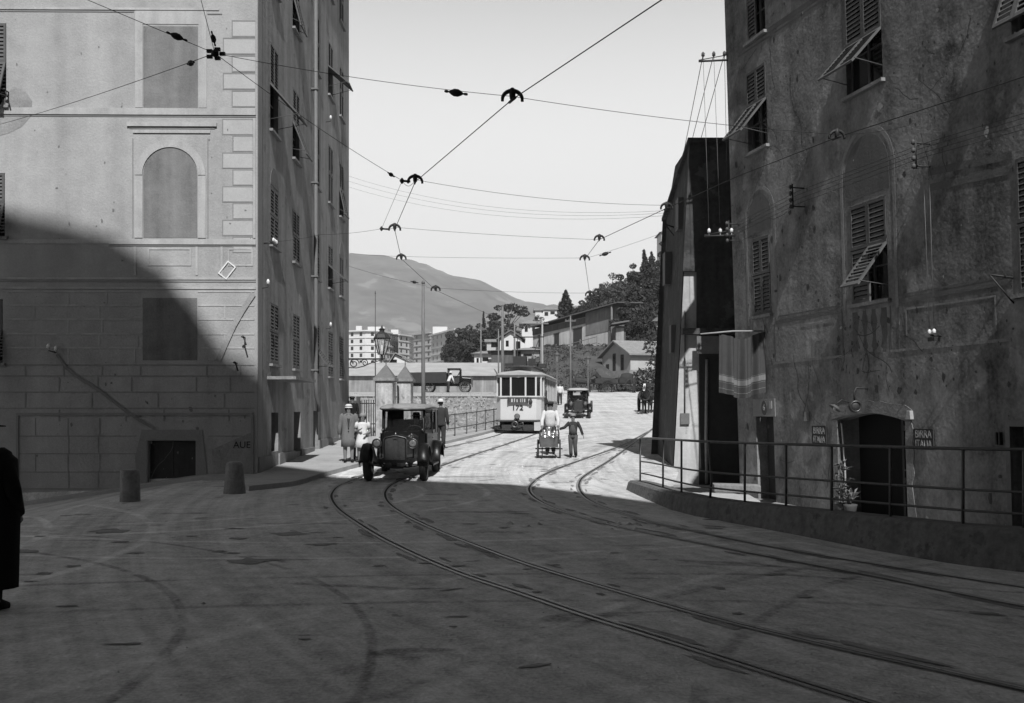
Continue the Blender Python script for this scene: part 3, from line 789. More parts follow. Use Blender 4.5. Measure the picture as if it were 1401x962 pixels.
def text(name, body, size, m, par, frm=None, loc=None, rot=None, s=0, z=0, n=.01, sx=1.0, ext=.002, align='CENTER'):
    cu = bpy.data.curves.new(name, 'FONT'); cu.body = body; cu.size = size; cu.align_x = align; cu.align_y = 'CENTER'; cu.extrude = ext; cu.resolution_u = 3
    tmp = bpy.data.objects.new(name + '_tmp', cu); COL.objects.link(tmp)
    bpy.context.view_layer.update()
    me = bpy.data.meshes.new_from_object(tmp.evaluated_get(bpy.context.evaluated_depsgraph_get()))
    bpy.data.objects.remove(tmp); bpy.data.curves.remove(cu)
    o0 = ORG.get(par.name, Vector((0, 0, 0)))
    for v in me.vertices:
        x, y, d = v.co.x * sx, v.co.y, v.co.z
        if frm is not None:
            flip = 1 if frm is not FL and frm is not FRT else -1
            q = frm.W((s + flip * x, n + d, z + y)) - o0
        else: q = loc + Vector((x, -d, y))
        v.co = q
    me.materials.clear(); me.materials.append(m)
    o = bpy.data.objects.new(name, me); COL.objects.link(o); o.parent = par; ORG[o.name] = o0
    return o
FRT = None
s_, z_ = lz(331, 609); text('graffiti', 'AUE', .23, INK, LB, FL, s=s_, z=z_, n=.012, sx=1.0)
mb = MB(FL.W)                                                                  # small white cable plate, tilted
a = lz(311, 370); M_ = None
c, z = a
for q in (1,):
    co, si = math.cos(R(-52)), math.sin(R(-52))
    def T4(u, v): return (c + u * co - v * si, z + u * si + v * co)
    for (u0, u1, v0, v1) in ((-.2, .2, .1, .13), (-.2, .2, -.13, -.1), (-.2, -.17, -.1, .1), (.17, .2, -.1, .1)):
        p = [T4(u0, v0), T4(u1, v0), T4(u1, v1), T4(u0, v1)]; mb.prism(p, .003, .03, 'y')
mb.build('wall_plate', PORC, LB)
def insulator_mesh(mb, c, r=.05, hgt=.14):
    mb.lathe([(r*.35, -hgt*.5), (r*.5, -hgt*.3), (r, -hgt*.25), (r*.85, 0), (r, .02), (r*.75, hgt*.3), (r*.4, hgt*.5)], c, 10)
mb = MB(); mi = MB()
pair = [FL.W((lz(72, 475)[0], .16, lz(72, 475)[1])), FL.W((lz(82, 478)[0], .16, lz(82, 478)[1]))]
t = thing('insulator_pair', 'pair of white porcelain insulators on a bracket above the diagonal scar of the pale wall', 'insulator', pair[0])
for q in pair: mi = MB(); insulator_mesh(mi, q); mi.build('insulator', PORC, t)
mb.tube([pair[0] - Vector((0, 0, .1)), pair[1] - Vector((0, 0, .1))], .015, 6); q = (pair[0] + pair[1]) / 2; mb.tube([q - Vector((0, 0, .1)), q + Vector((0, .17, -.1))], .015, 6)
mb.build('bracket', IRON, t)
for (px, py, lab) in ((335, 462, 'short iron hook on the pale wall near the house corner, the lower one'), (324, 497, 'little iron hook on the shaded wall left of the corner scar'), (14, 128, 'dark iron bracket stub below the upper left shutter')):
    s, z = lz(px, py); mb = MB(FL.W); mb.tube([(s, 0, z), (s - .02, .2, z - .02), (s - .1, .28, z - .2)], .018, 6); mb.lathe([(.02, -.02), (.05, 0), (.02, .03)], (s, .22, z), 8)
    tag(mb.build('wall_hook', IRON, None), lab, 'hook')
# bollards before the house
for px, base, top_, wd, lab in ((178, 686, 643, 27, 'squat stone bollard with flat top left of the cellar door'), (321, 675, 631, 27, 'rounded stone bollard with domed top near the house corner')):
    g = G(px, base); sc = F / g.y; r_ = wd / sc / 2; hh = (base - top_) / sc
    mb = MB(); 
    if px < 200: mb.lathe([(r_*1.02, -.15), (r_, 0), (r_*.98, hh*.5), (r_*.93, hh*.97), (r_*.9, hh), (0.01, hh + .004)], g, 18)
    else: mb.lathe([(r_*1.15, -.15), (r_*1.12, 0), (r_*.98, hh*.4), (r_*.88, hh*.85), (r_*.78, hh*.95), (r_*.4, hh), (.01, hh)], g, 18)
    tag(mb.build('stone_bollard', STONE), lab, 'bollard')
# ================================================================ tavern house on the right
FR = Frame((5.69, 25.5), (.237, -.9715), (-.9715, -.237), k=.035, z0=TZ)
RB = thing('tavern_house', 'dark stained old house on the right with a wide arched tavern doorway behind the railing', 'house', (5.69, 25.5, 0))
RH = 13.6
def rr_(x0, y0, x1, y1, n=0.0):
    ym, xm = (y0 + y1) / 2, (x0 + x1) / 2
    s0, s1 = FR.px(x0, ym)[0], FR.px(x1, ym)[0]
    z0, z1 = FR.px(xm, y1)[1], FR.px(xm, y0)[1]
    return [s0, s1, z0, z1]
def Rp(x, y, n=0.0):
    s, z = FR.px(x, y, n); return FR.W((s, n, z))
W = {'r1': rr_(1022, 92, 1049, 205), 'r2': rr_(1156, -32, 1206, 122), 'r3': rr_(1030, 324, 1054, 431), 'r4': rr_(1164, 275, 1214, 413),
     'r5': rr_(1391, 208, 1450, 398), 'r6': rr_(1021, -55, 1046, 52), 'r7': rr_(1381, -150, 1440, 38)}
pub = rr_(1148, 566, 1241, 716); pub[2] = TZ; pub.append(.5)
dr1 = rr_(1036, 570, 1060, 690); dr1[2] = TZ; dr1.append(.35)
dr3 = rr_(1387, 584, 1440, 740); dr3[2] = TZ; dr3.append(.3)
ops = [W[k] + [.18] for k in W] + [pub, dr1, dr3]
mb = wall_open(FR, 0, 36, -1.0, RH, ops)
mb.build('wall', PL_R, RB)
window(FR, RB, *W['r1'], flaps=(0, 1), flap_ang=40, m=SHUT_R, half=FR.px(1036, 141)[1])
window(FR, RB, *W['r2'], flaps=(0, 1), flap_ang=43, m=SHUT_R, half=FR.px(1182, 52)[1])
window(FR, RB, *W['r3'], m=SHUT_R)
window(FR, RB, *W['r4'], flaps=(1,), flap_ang=38, m=SHUT_R, half=FR.px(1189, 338)[1])
window(FR, RB, *W['r5'], m=SHUT_R); window(FR, RB, *W['r6'], m=SHUT_R, closed=(True, False)); window(FR, RB, *W['r7'], m=SHUT_R, flaps=(0, 1), flap_ang=20)
# further, unseen bays towards the camera keep the same rhythm
for s0 in (19.0, 24.0, 29.0):
    for z0, z1 in ((3.0, 5.0), (7.0, 9.2)):
        q = MB(FR.W); q.quad((s0, .01, z0), (s0 + 1, .01, z0), (s0 + 1, .01, z1), (s0, .01, z1)); 
        lo = MB(FR.W); louvre_leaf(lo, s0, s0 + .49, z0, z1, .012); louvre_leaf(lo, s0 + .51, s0 + 1, z0, z1, .012); lo.build('shutter', SHUT_R, RB)
# side walls, eaves, roof
mb = MB(FR.W)
mb.quad((0, 0, -1), (0, -12, -1), (0, -12, RH), (0, 0, RH)); mb.quad((36, 0, -1), (36, -12, -1), (36, -12, RH), (36, 0, RH)); mb.quad((0, -12, -1), (36, -12, -1), (36, -12, RH), (0, -12, RH))
mb.build('end_wall', PL_R, RB)
mb = MB(FR.W); mb.bx(-.5, 36.5, -12.4, .2, RH, RH + .3); mb.build('eaves', STONE_D, RB)
mb = MB(FR.W); mb.add([(-.6, .26, RH + .3), (36.6, .26, RH + .3), (36.6, -12.5, RH + .3), (-.6, -12.5, RH + .3), (4, -6, RH + 3), (32, -6, RH + 3)], [(0,1,5,4), (1,2,5), (2,3,4,5), (3,0,4)]); mb.build('roof', SLATE_SHADE, RB)
# tavern doorway: segmental arch, jambs, leaf
a = pub; sm = (a[0] + a[1]) / 2; rise = .14
mb = MB(FR.W)
pl = [(a[0], a[3]), (a[0], a[3] - rise)] + [(lerp(a[0], a[1], i / 12), a[3] - rise + rise * (1 - (2 * i / 12 - 1) ** 2)) for i in range(1, 12)] + [(a[1], a[3] - rise), (a[1], a[3])]
for i in range(12):
    s0, s1 = lerp(a[0], a[1], i / 12), lerp(a[0], a[1], (i + 1) / 12)
    f_ = lambda i: a[3] - rise * (2 * i / 12 - 1) ** 2
    mb.add([(s0, -.003, f_(i)), (s1, -.003, f_(i+1)), (s1, -.003, a[3] + .01), (s0, -.003, a[3] + .01), (s0, -.3, f_(i)), (s1, -.3, f_(i+1)), (s1, -.3, a[3] + .01), (s0, -.3, a[3] + .01)],
           [(0,1,2,3), (0,4,5,1), (4,7,6,5)])
mb.build('door_arch', PL_R, RB)
mb = MB(FR.W)
pts = []
for side, sx in ((a[0], -1), (a[1], 1)):
    rnd = random.Random(5 + sx)
    zz = [TZ + i * (a[3] - TZ - rise) / 10 for i in range(11)]
    outer = [(side + sx * (.2 + rnd.uniform(-.05, .08)), z) for z in zz]
    mb.prism([(side, z) for z in zz] + outer[::-1], .003, .016, 'y')
top_o = [(lerp(a[0] - .2, a[1] + .2, i / 14), a[3] + .1 + .16 * (1 - (2 * i / 14 - 1) ** 2) + random.uniform(-.03, .03)) for i in range(15)]
bot = [(lerp(a[0] - .2, a[1] + .2, i / 14), a[3] - rise * (2 * i / 14 - 1) ** 2 + .012) for i in range(15)]
for i in range(14): mb.prism([bot[i], bot[i+1], top_o[i+1], top_o[i]], .003, .018, 'y')
mb.build('door_surround', mat('worn_stone_surround', .17, .4, 3, .95, .5), RB)
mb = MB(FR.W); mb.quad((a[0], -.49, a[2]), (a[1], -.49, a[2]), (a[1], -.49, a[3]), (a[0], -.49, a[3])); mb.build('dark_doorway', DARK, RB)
mb = MB(FR.W); d0 = a[1] - .5
mb.bx(d0, d0 + .07, -.3, -.25, TZ, a[3] - .1); mb.bx(a[1] - .07, a[1] - .005, -.3, -.25, TZ, a[3] - .14)
for z in (TZ + .02, TZ + .75, a[3] - .32): mb.bx(d0 + .07, a[1] - .07, -.3, -.25, z, z + .1)
mb.bx(d0 + .07, a[1] - .07, -.29, -.27, TZ + .12, TZ + .75)
dl = mb.build('door_leaf', WOOD_D, RB)
mb = MB(FR.W); mb.bx(d0 + .1, a[1] - .1, -.268, -.255, a[3] - .85, a[3] - .42)
nb = mb.build('notice', mat('notice_paper', .1, .3, 8, .9, 0), dl)
mb = MB(FR.W); mb.bx(d0 + .1, d0 + .3, -.24, -.22, TZ + .98, TZ + 1.0); mb.build('door_handle', BRASS_D, dl)
mb = MB(FR.W); mb.tube([(a[0] + .06, -.05, a[3] - .2), (a[0] + .09, -.06, a[3] - .6), (a[0] + .14, -.05, a[3] - 1.1), (a[0] + .12, -.06, TZ + .1)], .02, 6); mb.build('painted_sunlit_jamb', CL_WHITE, RB)  # white strip paints the sunlit edge of the door jamb
# narrow door and right hand door
a = dr1; mb = MB(FR.W); mb.bx(a[0] + .01, a[1] - .01, -.33, -.28, a[2], a[3] - .01)
for z0, z1 in ((a[2] + .15, a[2] + .9), (a[2] + 1.05, a[3] - .2)): mb.bx(a[0] + .12, (a[0]+a[1])/2 - .04, -.279, -.262, z0, z1); mb.bx((a[0]+a[1])/2 + .04, a[1] - .12, -.279, -.262, z0, z1)
mb.build('narrow_door', WOOD_D, RB)
mb = MB(FR.W); mb.bx(a[0] - .1, a[1] + .12, .003, .02, a[3] + .003, a[3] + .42); mb.build('lintel_patch', PL_P, RB)
mb = MB(FR.W); c = FR.px(1047, 558); mb.prism([(c[0] + .13 * math.cos(R(t)), c[1] + .17 * math.sin(R(t))) for t in range(0, 360, 20)], .021, .035, 'y'); pq = mb.build('number_plaque', SIGN_D, RB)
mb = MB(FR.W); mb.bx(c[0] + .25, c[0] + .37, .021, .03, c[1] - .02, c[1] + .16); mb.build('small_plate', mat('small_plate', .3, .2, 8, .6, 0), RB)
text('number', '6', .2, INK_W, pq, FR, s=c[0], z=c[1], n=.037)
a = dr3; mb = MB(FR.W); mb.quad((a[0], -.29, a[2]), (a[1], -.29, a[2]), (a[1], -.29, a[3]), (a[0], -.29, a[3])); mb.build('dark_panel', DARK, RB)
mb = MB(FR.W)
for q in ((a[0] - .1, a[0], a[2], a[3] + .1), (a[0], a[1] + .1, a[3], a[3] + .1)): mb.bx(q[0], q[1], .003, .05, q[2], q[3])
mb.bx(a[0] + .01, a[0] + .12, -.28, -.2, a[2], a[3] - .01); mb.bx(a[0] + .12, a[1], -.28, -.2, a[3] - .12, a[3] - .01); mb.bx(a[0] + .12, a[1], -.28, -.2, TZ + 1.0, TZ + 1.1)
mb.build('door_frame', mat('door_frame_paint', .13, .25, 5, .7, .1), RB)
# painted string courses, panels, balusters
lt = MB(FR.W); dk = MB(FR.W)
def sline(mb, x0, y0, x1, y1, th, n=.0055):
    a, b = FR.px(x0, y0), FR.px(x1, y1)
    mb.add([(a[0], .003, a[1]-th/2), (b[0], .003, b[1]-th/2), (b[0], .003, b[1]+th/2), (a[0], .003, a[1]+th/2)] + [(a[0], n, a[1]-th/2), (b[0], n, b[1]-th/2), (b[0], n, b[1]+th/2), (a[0], n, a[1]+th/2)],
           [(4,5,6,7),(0,1,5,4),(1,2,6,5),(2,3,7,6),(3,0,4,7)])
sline(lt, 1060, 497, 1166, 486, .05, .007); sline(lt, 1218, 480.5, 1384, 464.5, .05, .007)
sline(dk, 1062, 441, 1152, 425, .09); sline(dk, 1062, 434, 1150, 418, .035); sline(dk, 1226, 413, 1386, 384, .09); sline(dk, 1226, 405, 1386, 376, .035)
sline(lt, 1096, 446, 1143, 439, .03); sline(lt, 1240, 423, 1362, 405, .03)
for x, y0, y1 in ((1061, 440, 497), (1240, 423, 460), (1362, 405, 445), (1228, 300, 480), (1153, 426, 487), (1219, 418, 481)):
    a, b = FR.px(x, y0), FR.px(x, y1); s = (a[0] + b[0]) / 2
    (lt if x in (1240, 1362) else dk).bx(s - .018, s + .018, .003, .0052, b[1], a[1])
sline(dk, 1010, 70, 1146, -22, .12); sline(dk, 1010, 78, 1146, -13, .04)
for x0, y0, x1, y1 in ((1270, 236, 1385, 212), (1272, 257, 1385, 232)): sline(dk, x0, y0, x1, y1, .13)
for x in (1178, 1190, 1203):                                                   # painted balusters
    c = FR.px(x, 452); hgt = .42
    pr = [(.1, -1), (.1, -.85), (.05, -.75), (.11, -.35), (.09, 0), (.045, .4), (.06, .6), (.09, .8), (.09, 1)]
    lt.prism([(c[0] + r_, c[1] + z * hgt) for r_, z in pr] + [(c[0] - r_, c[1] + z * hgt) for r_, z in pr[::-1]], .005, .0065, 'y')
a = rr_(1167, 424, 1214, 479); dk.bx(a[0], a[1], .002, .0045, a[2], a[3])
for key, dz in (('r4', .55), ('r3', .45)):                                     # painted lunettes over the windows
    q = W[key]; c = (q[0] + q[1]) / 2; r_ = (q[1] - q[0]) / 2 + .25
    P_ = arch_poly(c, q[3] + dz, r_ - .12); dk.prism([(P_[-1][0], q[3] + .12)] [::-1] + [(P_[0][0], q[3] + .12)] + P_, .003, .006, 'y')
    ring(lt, c, q[3] + dz, r_ - .03, r_ + .06, .003, .0068)
    for sx in (-1, 1): s = c + sx * (r_ + .015); lt.bx(s - .045, s + .045, .003, .0062, q[2] - .2, q[3] + dz)
lt.build('painted_trim', TRIM_R, RB); dk.build('painted_bands', TRIM_RD, RB)
# signs either side of the tavern door
for (x0, y0, x1, y1), lab in (((1113, 583, 1132, 608), 'small dark enamel sign reading BIRRA ITALIA, left of the arched tavern door'), ((1252, 587, 1279, 615), 'dark enamel sign reading BIRRA ITALIA, right of the arched tavern door')):
    q = rr_(x0, y0, x1, y1); cs = (q[0] + q[1]) / 2; wd = q[1] - q[0]; hz = q[3] - q[2]
    t = thing('beer_sign', lab, 'sign', FR.W((cs, 0, q[2])), group='beer signs by the tavern door')
    mb = MB(FR.W); mb.bx(q[0], q[1], .018, .03, q[2], q[3]); mb.build('board', SIGN_D, t)
    mb = MB(FR.W); b = .022
    for r4 in ((q[0], q[1], q[3]-b, q[3]), (q[0], q[1], q[2], q[2]+b), (q[0], q[0]+b, q[2]+b, q[3]-b), (q[1]-b, q[1], q[2]+b, q[3]-b), (q[0]+b, q[1]-b, (q[2]+q[3])/2-.008, (q[2]+q[3])/2+.008)): mb.bx(r4[0], r4[1], .031, .036, r4[2], r4[3])
    mb.build('border', INK, t)
    for body, zz in (('BIRRA', .74), ('ITALIA', .26)):
        o = text('lettering', body, hz * .56, INK_W, t, FR, s=cs, z=lerp(q[2], q[3], zz), n=.033)
        # condense the lettering to the width of the board
        xs = [v.co.x * FR.d.x + v.co.y * FR.d.y for v in o.data.vertices]; lo_, hi_ = min(xs), max(xs); md = (lo_ + hi_) / 2; k = wd * .82 / (hi_ - lo_)
        for v in o.data.vertices:
            u = v.co.x * FR.d.x + v.co.y * FR.d.y; dlt = (md + (u - md) * k) - u; v.co.x += FR.d.x * dlt; v.co.y += FR.d.y * dlt
# pock marks, flaked spots and cracks in the old plaster (uncountable, part of each wall)
def wounds(fr, par, s0, s1, z0, z1, n, ncrack, m, seed, big=.08):
    rnd = random.Random(seed); mb = MB(fr.W)
    for i in range(n):
        s, z = rnd.uniform(s0, s1), rnd.uniform(z0, z1); r_ = rnd.uniform(.008, .025) if rnd.random() < .8 else rnd.uniform(.03, big); k = rnd.randint(6, 9); st = rnd.uniform(.7, 2.2)
        mb.add([(s + r_ * rnd.uniform(.5, 1.2) * math.cos(6.283 * q / k), .0085, z + r_ * st * rnd.uniform(.5, 1.2) * math.sin(6.283 * q / k)) for q in range(k)], [tuple(range(k))])
    for i in range(ncrack):
        s, z = rnd.uniform(s0, s1), rnd.uniform(z0, z1); a = rnd.choice([-1.5, -1.2, -1.8, .1, -.3, 2.9]); w_ = rnd.uniform(.004, .01)
        for j in range(rnd.randint(4, 10)):
            L_ = rnd.uniform(.08, .25); a += rnd.uniform(-.5, .5); e = (s + L_ * math.cos(a), z + L_ * math.sin(a)); q = (-math.sin(a) * w_, math.cos(a) * w_)
            if s0 < e[0] < s1 and z0 < e[1] < z1: mb.add([(s + q[0], .008, z + q[1]), (s - q[0], .008, z - q[1]), (e[0] - q[0] * .8, .008, e[1] - q[1] * .8), (e[0] + q[0] * .8, .008, e[1] + q[1] * .8)], [(0,1,2,3)])
            s, z = e
    return tag(mb.build('plaster_damage', m, par), kind='stuff')
wounds(FR, RB, .2, 4.2, .0, 11, 150, 16, mat('plaster_hole', .06, .4, 9, .95, .2), 1, .07)
for (a_, b_, c_, d_, n_2) in ((4.4, 6.2, 2.4, 4.2, 40), (8.6, 12.5, .0, 12, 160), (6.8, 8.4, 5.6, 8.2, 40), (4.5, 8.5, 2.0, 3.6, 60)): wounds(FR, RB, a_, b_, c_, d_, n_2, 6, mat('plaster_hole', .06), int(a_ * 10), .07)
wounds(FR, RB, .2, 12, -.3, 11, 60, 0, mat('plaster_flake', .3, .4, 9, .95, .2), 7, .13)
wounds(FL, LB, .15, 1.3, -.2, 11.5, 22, 0, mat('plaster_hole_pale', .15, .4, 9, .95, .2), 11, .03); wounds(FL, LB, 3.2, 6.4, .0, 11.5, 50, 0, mat('plaster_hole_pale', .15), 12, .035); wounds(FL, LB, 1.4, 3.1, -.2, 2.2, 30, 2, mat('plaster_hole_pale', .15), 13, .05)
wounds(FS, LB, .2, 15, .2, 18, 200, 18, mat('plaster_hole_pale', .15), 14, .08); wounds(FS, LB, .2, 15, .2, 18, 60, 0, mat('plaster_flake', .3), 15, .2)
# lamp over the door, dish reflector, boxes
c = FR.px(1188, 556); t = thing('wall_lamp', 'dark round iron lamp on a wall arm above the arched doorway', 'lamp', FR.W((c[0], 0, c[1])))
mb = MB(FR.W); z1 = FR.px(1188, 532)[1]
mb.tube([(c[0], .0, z1), (c[0], .25, z1 + .02), (c[0], .3, z1 - .05), (c[0], .3, c[1] + .12)], .018, 6); mb.build('arm', IRON, t)
mb = MB(); q = FR.W((c[0], .3, c[1])); ax = Matrix.Rotation(R(90), 3, 'X')
mb.lathe([(.02, -.07), (.1, -.06), (.125, 0), (.1, .06), (.02, .07)], q, 16, ax); mb.build('lamp_body', IRON, t)
mb = MB(); mb.tube([q + Vector((.1 * math.cos(R(k)), -.075, .1 * math.sin(R(k)))) for k in range(0, 360, 24)], .014, 6, closed=True); mb.build('rim', BRASS_D, t)
c = FR.px(1164, 558); q = FR.W((c[0], .35, c[1])); t = thing('reflector_lamp', 'tilted shallow dish reflector lamp left of the round lamp above the doorway', 'lamp', FR.W((c[0], 0, c[1])))
mb = MB(); Mx = Matrix.Rotation(R(35), 3, 'Y'); mb.lathe([(.02, .05), (.06, .045), (.14, -.015), (.13, -.02), (.05, .03), (.01, .03)], q, 18, Mx); mb.build('dish', IRON_M, t)
mb = MB(); mb.lathe([(.01, -.05), (.03, -.03), (.03, .02), (.01, .04)], q, 10, Mx); mb.build('bulb', PORC, t)
mb = MB(FR.W); mb.tube([(c[0], 0, c[1] + .1), (c[0], .2, c[1] + .16), (c[0], .35, c[1] + .06)], .012, 6); mb.build('arm', IRON, t)
for x, y, w_, hh, lab in ((1106, 570, .13, .2, 'small pale fuse box on the dark wall left of the tavern door'), (1247, 568, .16, .16, 'small pale junction box at the right shoulder of the tavern arch')):
    c = FR.px(x, y); mb = MB(FR.W); mb.prism([(c[0] - w_/2, c[1] - hh/2), (c[0] + w_/2, c[1] - hh/2), (c[0] + w_*.4, c[1] + hh/2), (c[0] - w_*.2, c[1] + hh/2)], .004, .08, 'y')
    tag(mb.build('junction_box', mat('box_pale', .3, .2, 9, .7, .1), None, bevel=.008), lab, 'box')
mb = MB(FR.W); c = FR.px(1369, 600); mb.bx(c[0] - .06, c[0] - .025, .003, .06, c[1] - .1, c[1] + .1); mb.bx(c[0] + .02, c[0] + .05, .003, .06, c[1] - .1, c[1] + .1); mb.bx(c[0] - .025, c[0] + .02, .003, .03, c[1] - .1, c[1] - .07)
tag(mb.build('wall_fitting', IRON), 'dark two pronged iron fitting on the wall left of the far right door', 'fitting')
# potted oleander at the doorway
def potted(px, z, sz, lab, seed):
    s = FR.px(px, 690)[0]; b = FR.W((s, .28, TZ)); t = thing('potted_plant', lab, 'plant', b)
    mb = MB(); mb.lathe([(.09, 0), (.13, .22), (.14, .26), (.11, .27), (.01, .25)], b, 14); mb.build('pot', mat('terracotta', .06, .2, 8, .9, .1), t)
    lf = MB(); rnd = random.Random(seed)
    for i in range(46):
        a = rnd.uniform(0, 6.28); el = rnd.uniform(.1, 1.3); L_ = rnd.uniform(.16, .3) * sz
        o = b + Vector((rnd.uniform(-.07, .07), rnd.uniform(-.07, .07), .3 + rnd.uniform(0, z)))
        d = Vector((math.cos(a) * math.cos(el), math.sin(a) * math.cos(el), math.sin(el))); sd_ = d.cross(Vector((0, 0, 1))).normalized() * .03 * sz
        m_ = o + d * L_ * .55; e = o + d * L_ - Vector((0, 0, .06))
        lf.add([o, m_ + sd_, e, m_ - sd_], [(0,1,2,3)])
    for i in range(3): a = i * 2.1; lf.tube([b + Vector((0, 0, .2)), b + Vector((.05 * math.cos(a), .05 * math.sin(a), .35 + z))], .008, 5)
    lf.build('leaves', LEAF_L, t)
potted(1167, .78, 1.1, 'tall leafy potted plant at the left side of the tavern doorway', 4)
potted(1180, .15, .9, 'low bushy potted plant in the tavern doorway, the shorter one', 5)
# pole with a striped towel
sb = FR.px(1046, 453); A = FR.W((sb[0], 0, sb[1])); Tt = A + FR.n * 1.62 + Vector((0, 0, -.1))
mb = MB(); mb.tube([A, (A + Tt) / 2 + Vector((0, 0, .03)), Tt], [.02, .022, .016], 7); mb.box(A - FR.n * .02, (.1, .1, .25))
tag(mb.build('laundry_pole', mat('bamboo', .24, .2, 9, .7, .1)), 'pale wooden pole sticking out of the dark house wall with a towel on it', 'pole')
t = thing('towel', 'striped towel hanging in folds from the pole on the dark house', 'towel', A + FR.n * .7)
LEN = 1.42
def tw(u, v, off=0.0):
    p = A.lerp(Tt, .0 + u * .72) + Vector((0, 0, -.02 - .14 * math.sin(math.pi * u) ** 2 + .1 * u * 0))
    fold = (.05 + .05 * v) * (math.sin(u * 19) + .5 * math.sin(u * 43 + 1))
    return p + FR.d * (fold + .015 + off) + Vector((0, 0, -v * LEN * (1 - .05 * u)))
mb = MB(); mb.grid(60, 16, lambda u, v: tw(u, v)); mb.build('cloth', TOWEL, t, recalc=False)
mb = MB()
for v0, v1 in ((.70, .79), (.68, .687), (.81, .817), (.915, .925)):
    for o_ in (.006, -.006): mb.grid(60, 2, lambda u, v: tw(u, lerp(v0, v1, v), o_))
mb.build('stripes', TOWEL_S, t, recalc=False)
# iron railing on the kerb wall
t = thing('iron_railing', 'long dark iron railing on the curved kerb wall in front of the tavern', 'railing', (2.71, 21.9, .2))
kp = [Vector((x, y, 0)) for x, y in KERB]
tops = [.20, .24, .26, .28, .285, .29, .295, .30, .31, .32, .33, .34, .34, .34, .34]
line = smooth_line([Vector((x, y, z)) for (x, y), z in zip(KERB, tops)][0:], .3)
line = [p for p in line if p.y < 21.9]
for nm, zz, r_ in (('top_rail', .9, .021), ('middle_rail', .41, .016), ('bottom_rail', .16, .016)):
    mb = MB(); mb.tube([p + Vector((0, 0, zz)) for p in line], r_, 7); mb.build(nm, IRON_R, t)
acc = 0; last = None; k = 0
for x in (874, 905, 931, 966, 1019, 1074, 1137, 1216, 1317, 1394, 1520, 1720):
    best = min(line, key=lambda p: abs(CX + p.x * F / p.y - x)) if x > 880 else line[0]
    mb = MB(); mb.tube([best + Vector((0, 0, -.05)), best + Vector((0, 0, .9))], (.02), 6)
    if x in (966,): mb = MB(); mb.tube([best + Vector((0, 0, -.05)), best + Vector((.03, 0, .3)), best + Vector((.0, 0, .62)), best + Vector((-.02, 0, .9))], .022, 6)
    mb.build('post', IRON_R, t)
# ---------------------------------------------------------------- slate roofed house beyond, its shaded faces painted dark
DH = thing('slate_roofed_house', 'narrow slate roofed house with painted shade and a battered corner beyond the tavern', 'house', (4.5, 28.3, 0))
def dx(z, base=4.47): return base + .052 * z
mb = MB()
def dq(y0, y1, z0, z1, x_off=0.0):
    mb.quad((dx(z0) + x_off, y0, z0), (dx(z0) + x_off, y1, z0), (dx(z1) + x_off, y1, z1), (dx(z1) + x_off, y0, z1))
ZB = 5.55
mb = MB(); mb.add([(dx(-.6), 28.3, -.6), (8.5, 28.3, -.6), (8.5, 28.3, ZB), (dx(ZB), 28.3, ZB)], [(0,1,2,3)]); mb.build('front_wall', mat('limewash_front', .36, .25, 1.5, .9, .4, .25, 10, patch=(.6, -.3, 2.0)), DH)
mb = MB(); mb.add([(dx(-.6) - .02, 28.32, -.6), (dx(-.6) + .24, 33.2, -.6), (dx(9.1) + .06, 33.2, 7.9), (dx(9.1) - .02, 30.9, 9.1), (dx(9.1) - .02, 28.32, 9.1)], [(0,1,2,3,4)]); mb.build('street_wall', SLATE_SHADE, DH)  # street side coloured dark for the shade it stands in
mb = MB(); mb.add([(dx(ZB) - .05, 28.18, ZB), (dx(ZB) + .32, 28.18, ZB), (dx(ZB) + .32, 28.18, 3.95), (8.5, 28.18, 3.95), (8.5, 28.18, 9.1), (dx(9.1) - .05, 28.18, 9.1), (dx(ZB) - .05, 28.5, ZB), (8.5, 28.5, ZB), (8.5, 28.5, 9.1), (dx(9.1) - .05, 28.5, 9.1)], [(0,1,2,3,4,5),(0,5,9,6)]); mb.build('painted_shade_front', SLATE_SHADE, DH)  # dark sheet paints shade on the upper front, notched round the sunlit strip
mb = MB(); mb.add([(dx(9.1) - .12, 28.05, 9.1), (8.7, 28.05, 9.1), (8.7, 33.4, 8.0), (dx(9.1) - .06, 33.4, 7.9), (dx(9.1) - .12, 28.05, 9.2), (8.7, 28.05, 9.2), (8.7, 33.4, 8.1), (dx(9.1) - .06, 33.4, 8.0)], [(0,1,2,3),(4,5,6,7),(0,1,5,4),(1,2,6,5),(2,3,7,6),(3,0,4,7)]); mb.build('roof', SLATE_SHADE, DH)
mb = MB(); mb.quad((8.5, 28.3, -.6), (8.5, 33.2, -.6), (8.5, 33.2, 8), (8.5, 28.3, 9)); mb.quad((dx(0), 33.2, -.6), (8.5, 33.2, -.6), (8.5, 33.2, 8), (dx(8), 33.2, 7.9)); mb.build('rear_wall', SLATE_SHADE, DH)
mb = MB(); p0, p1 = P(932, 455, 28.2), P(1005, 455, 28.2); mb.bx(p0.x, 8.0, 27.95, 28.29, p0.z - .06, p0.z + .1); mb.build('ledge', SLATE_SHADE, DH)
mb = MB(); a, b = P(967, 492, 28.2), P(965, 690, 28.2); mb.tube([(a.x, 28.2, a.z), (a.x - .02, 28.2, 1.0), (a.x, 28.2, -.3)], .045, 8); mb.build('pipe', mat('pipe_pale', .26, .3, 6, .6, .1), DH)
mb = MB(); mb.bx(a.x - .2, 6.6, 28.24, 28.29, -.5, 3.8); mb.build('painted_shade_panel', WOOD_D, DH)  # dark panel paints the shade right of the sunlit strip
mb = MB(); a, b = P(937, 425, 28.25), P(937, 568, 28.25); mb.tube([(a.x, 28.26, a.z), (b.x, 28.26, b.z)], .02, 6); mb.box((b.x, 28.26, b.z - .1), (.25, .06, .3)); mb.build('conduit', STONE_D, DH)
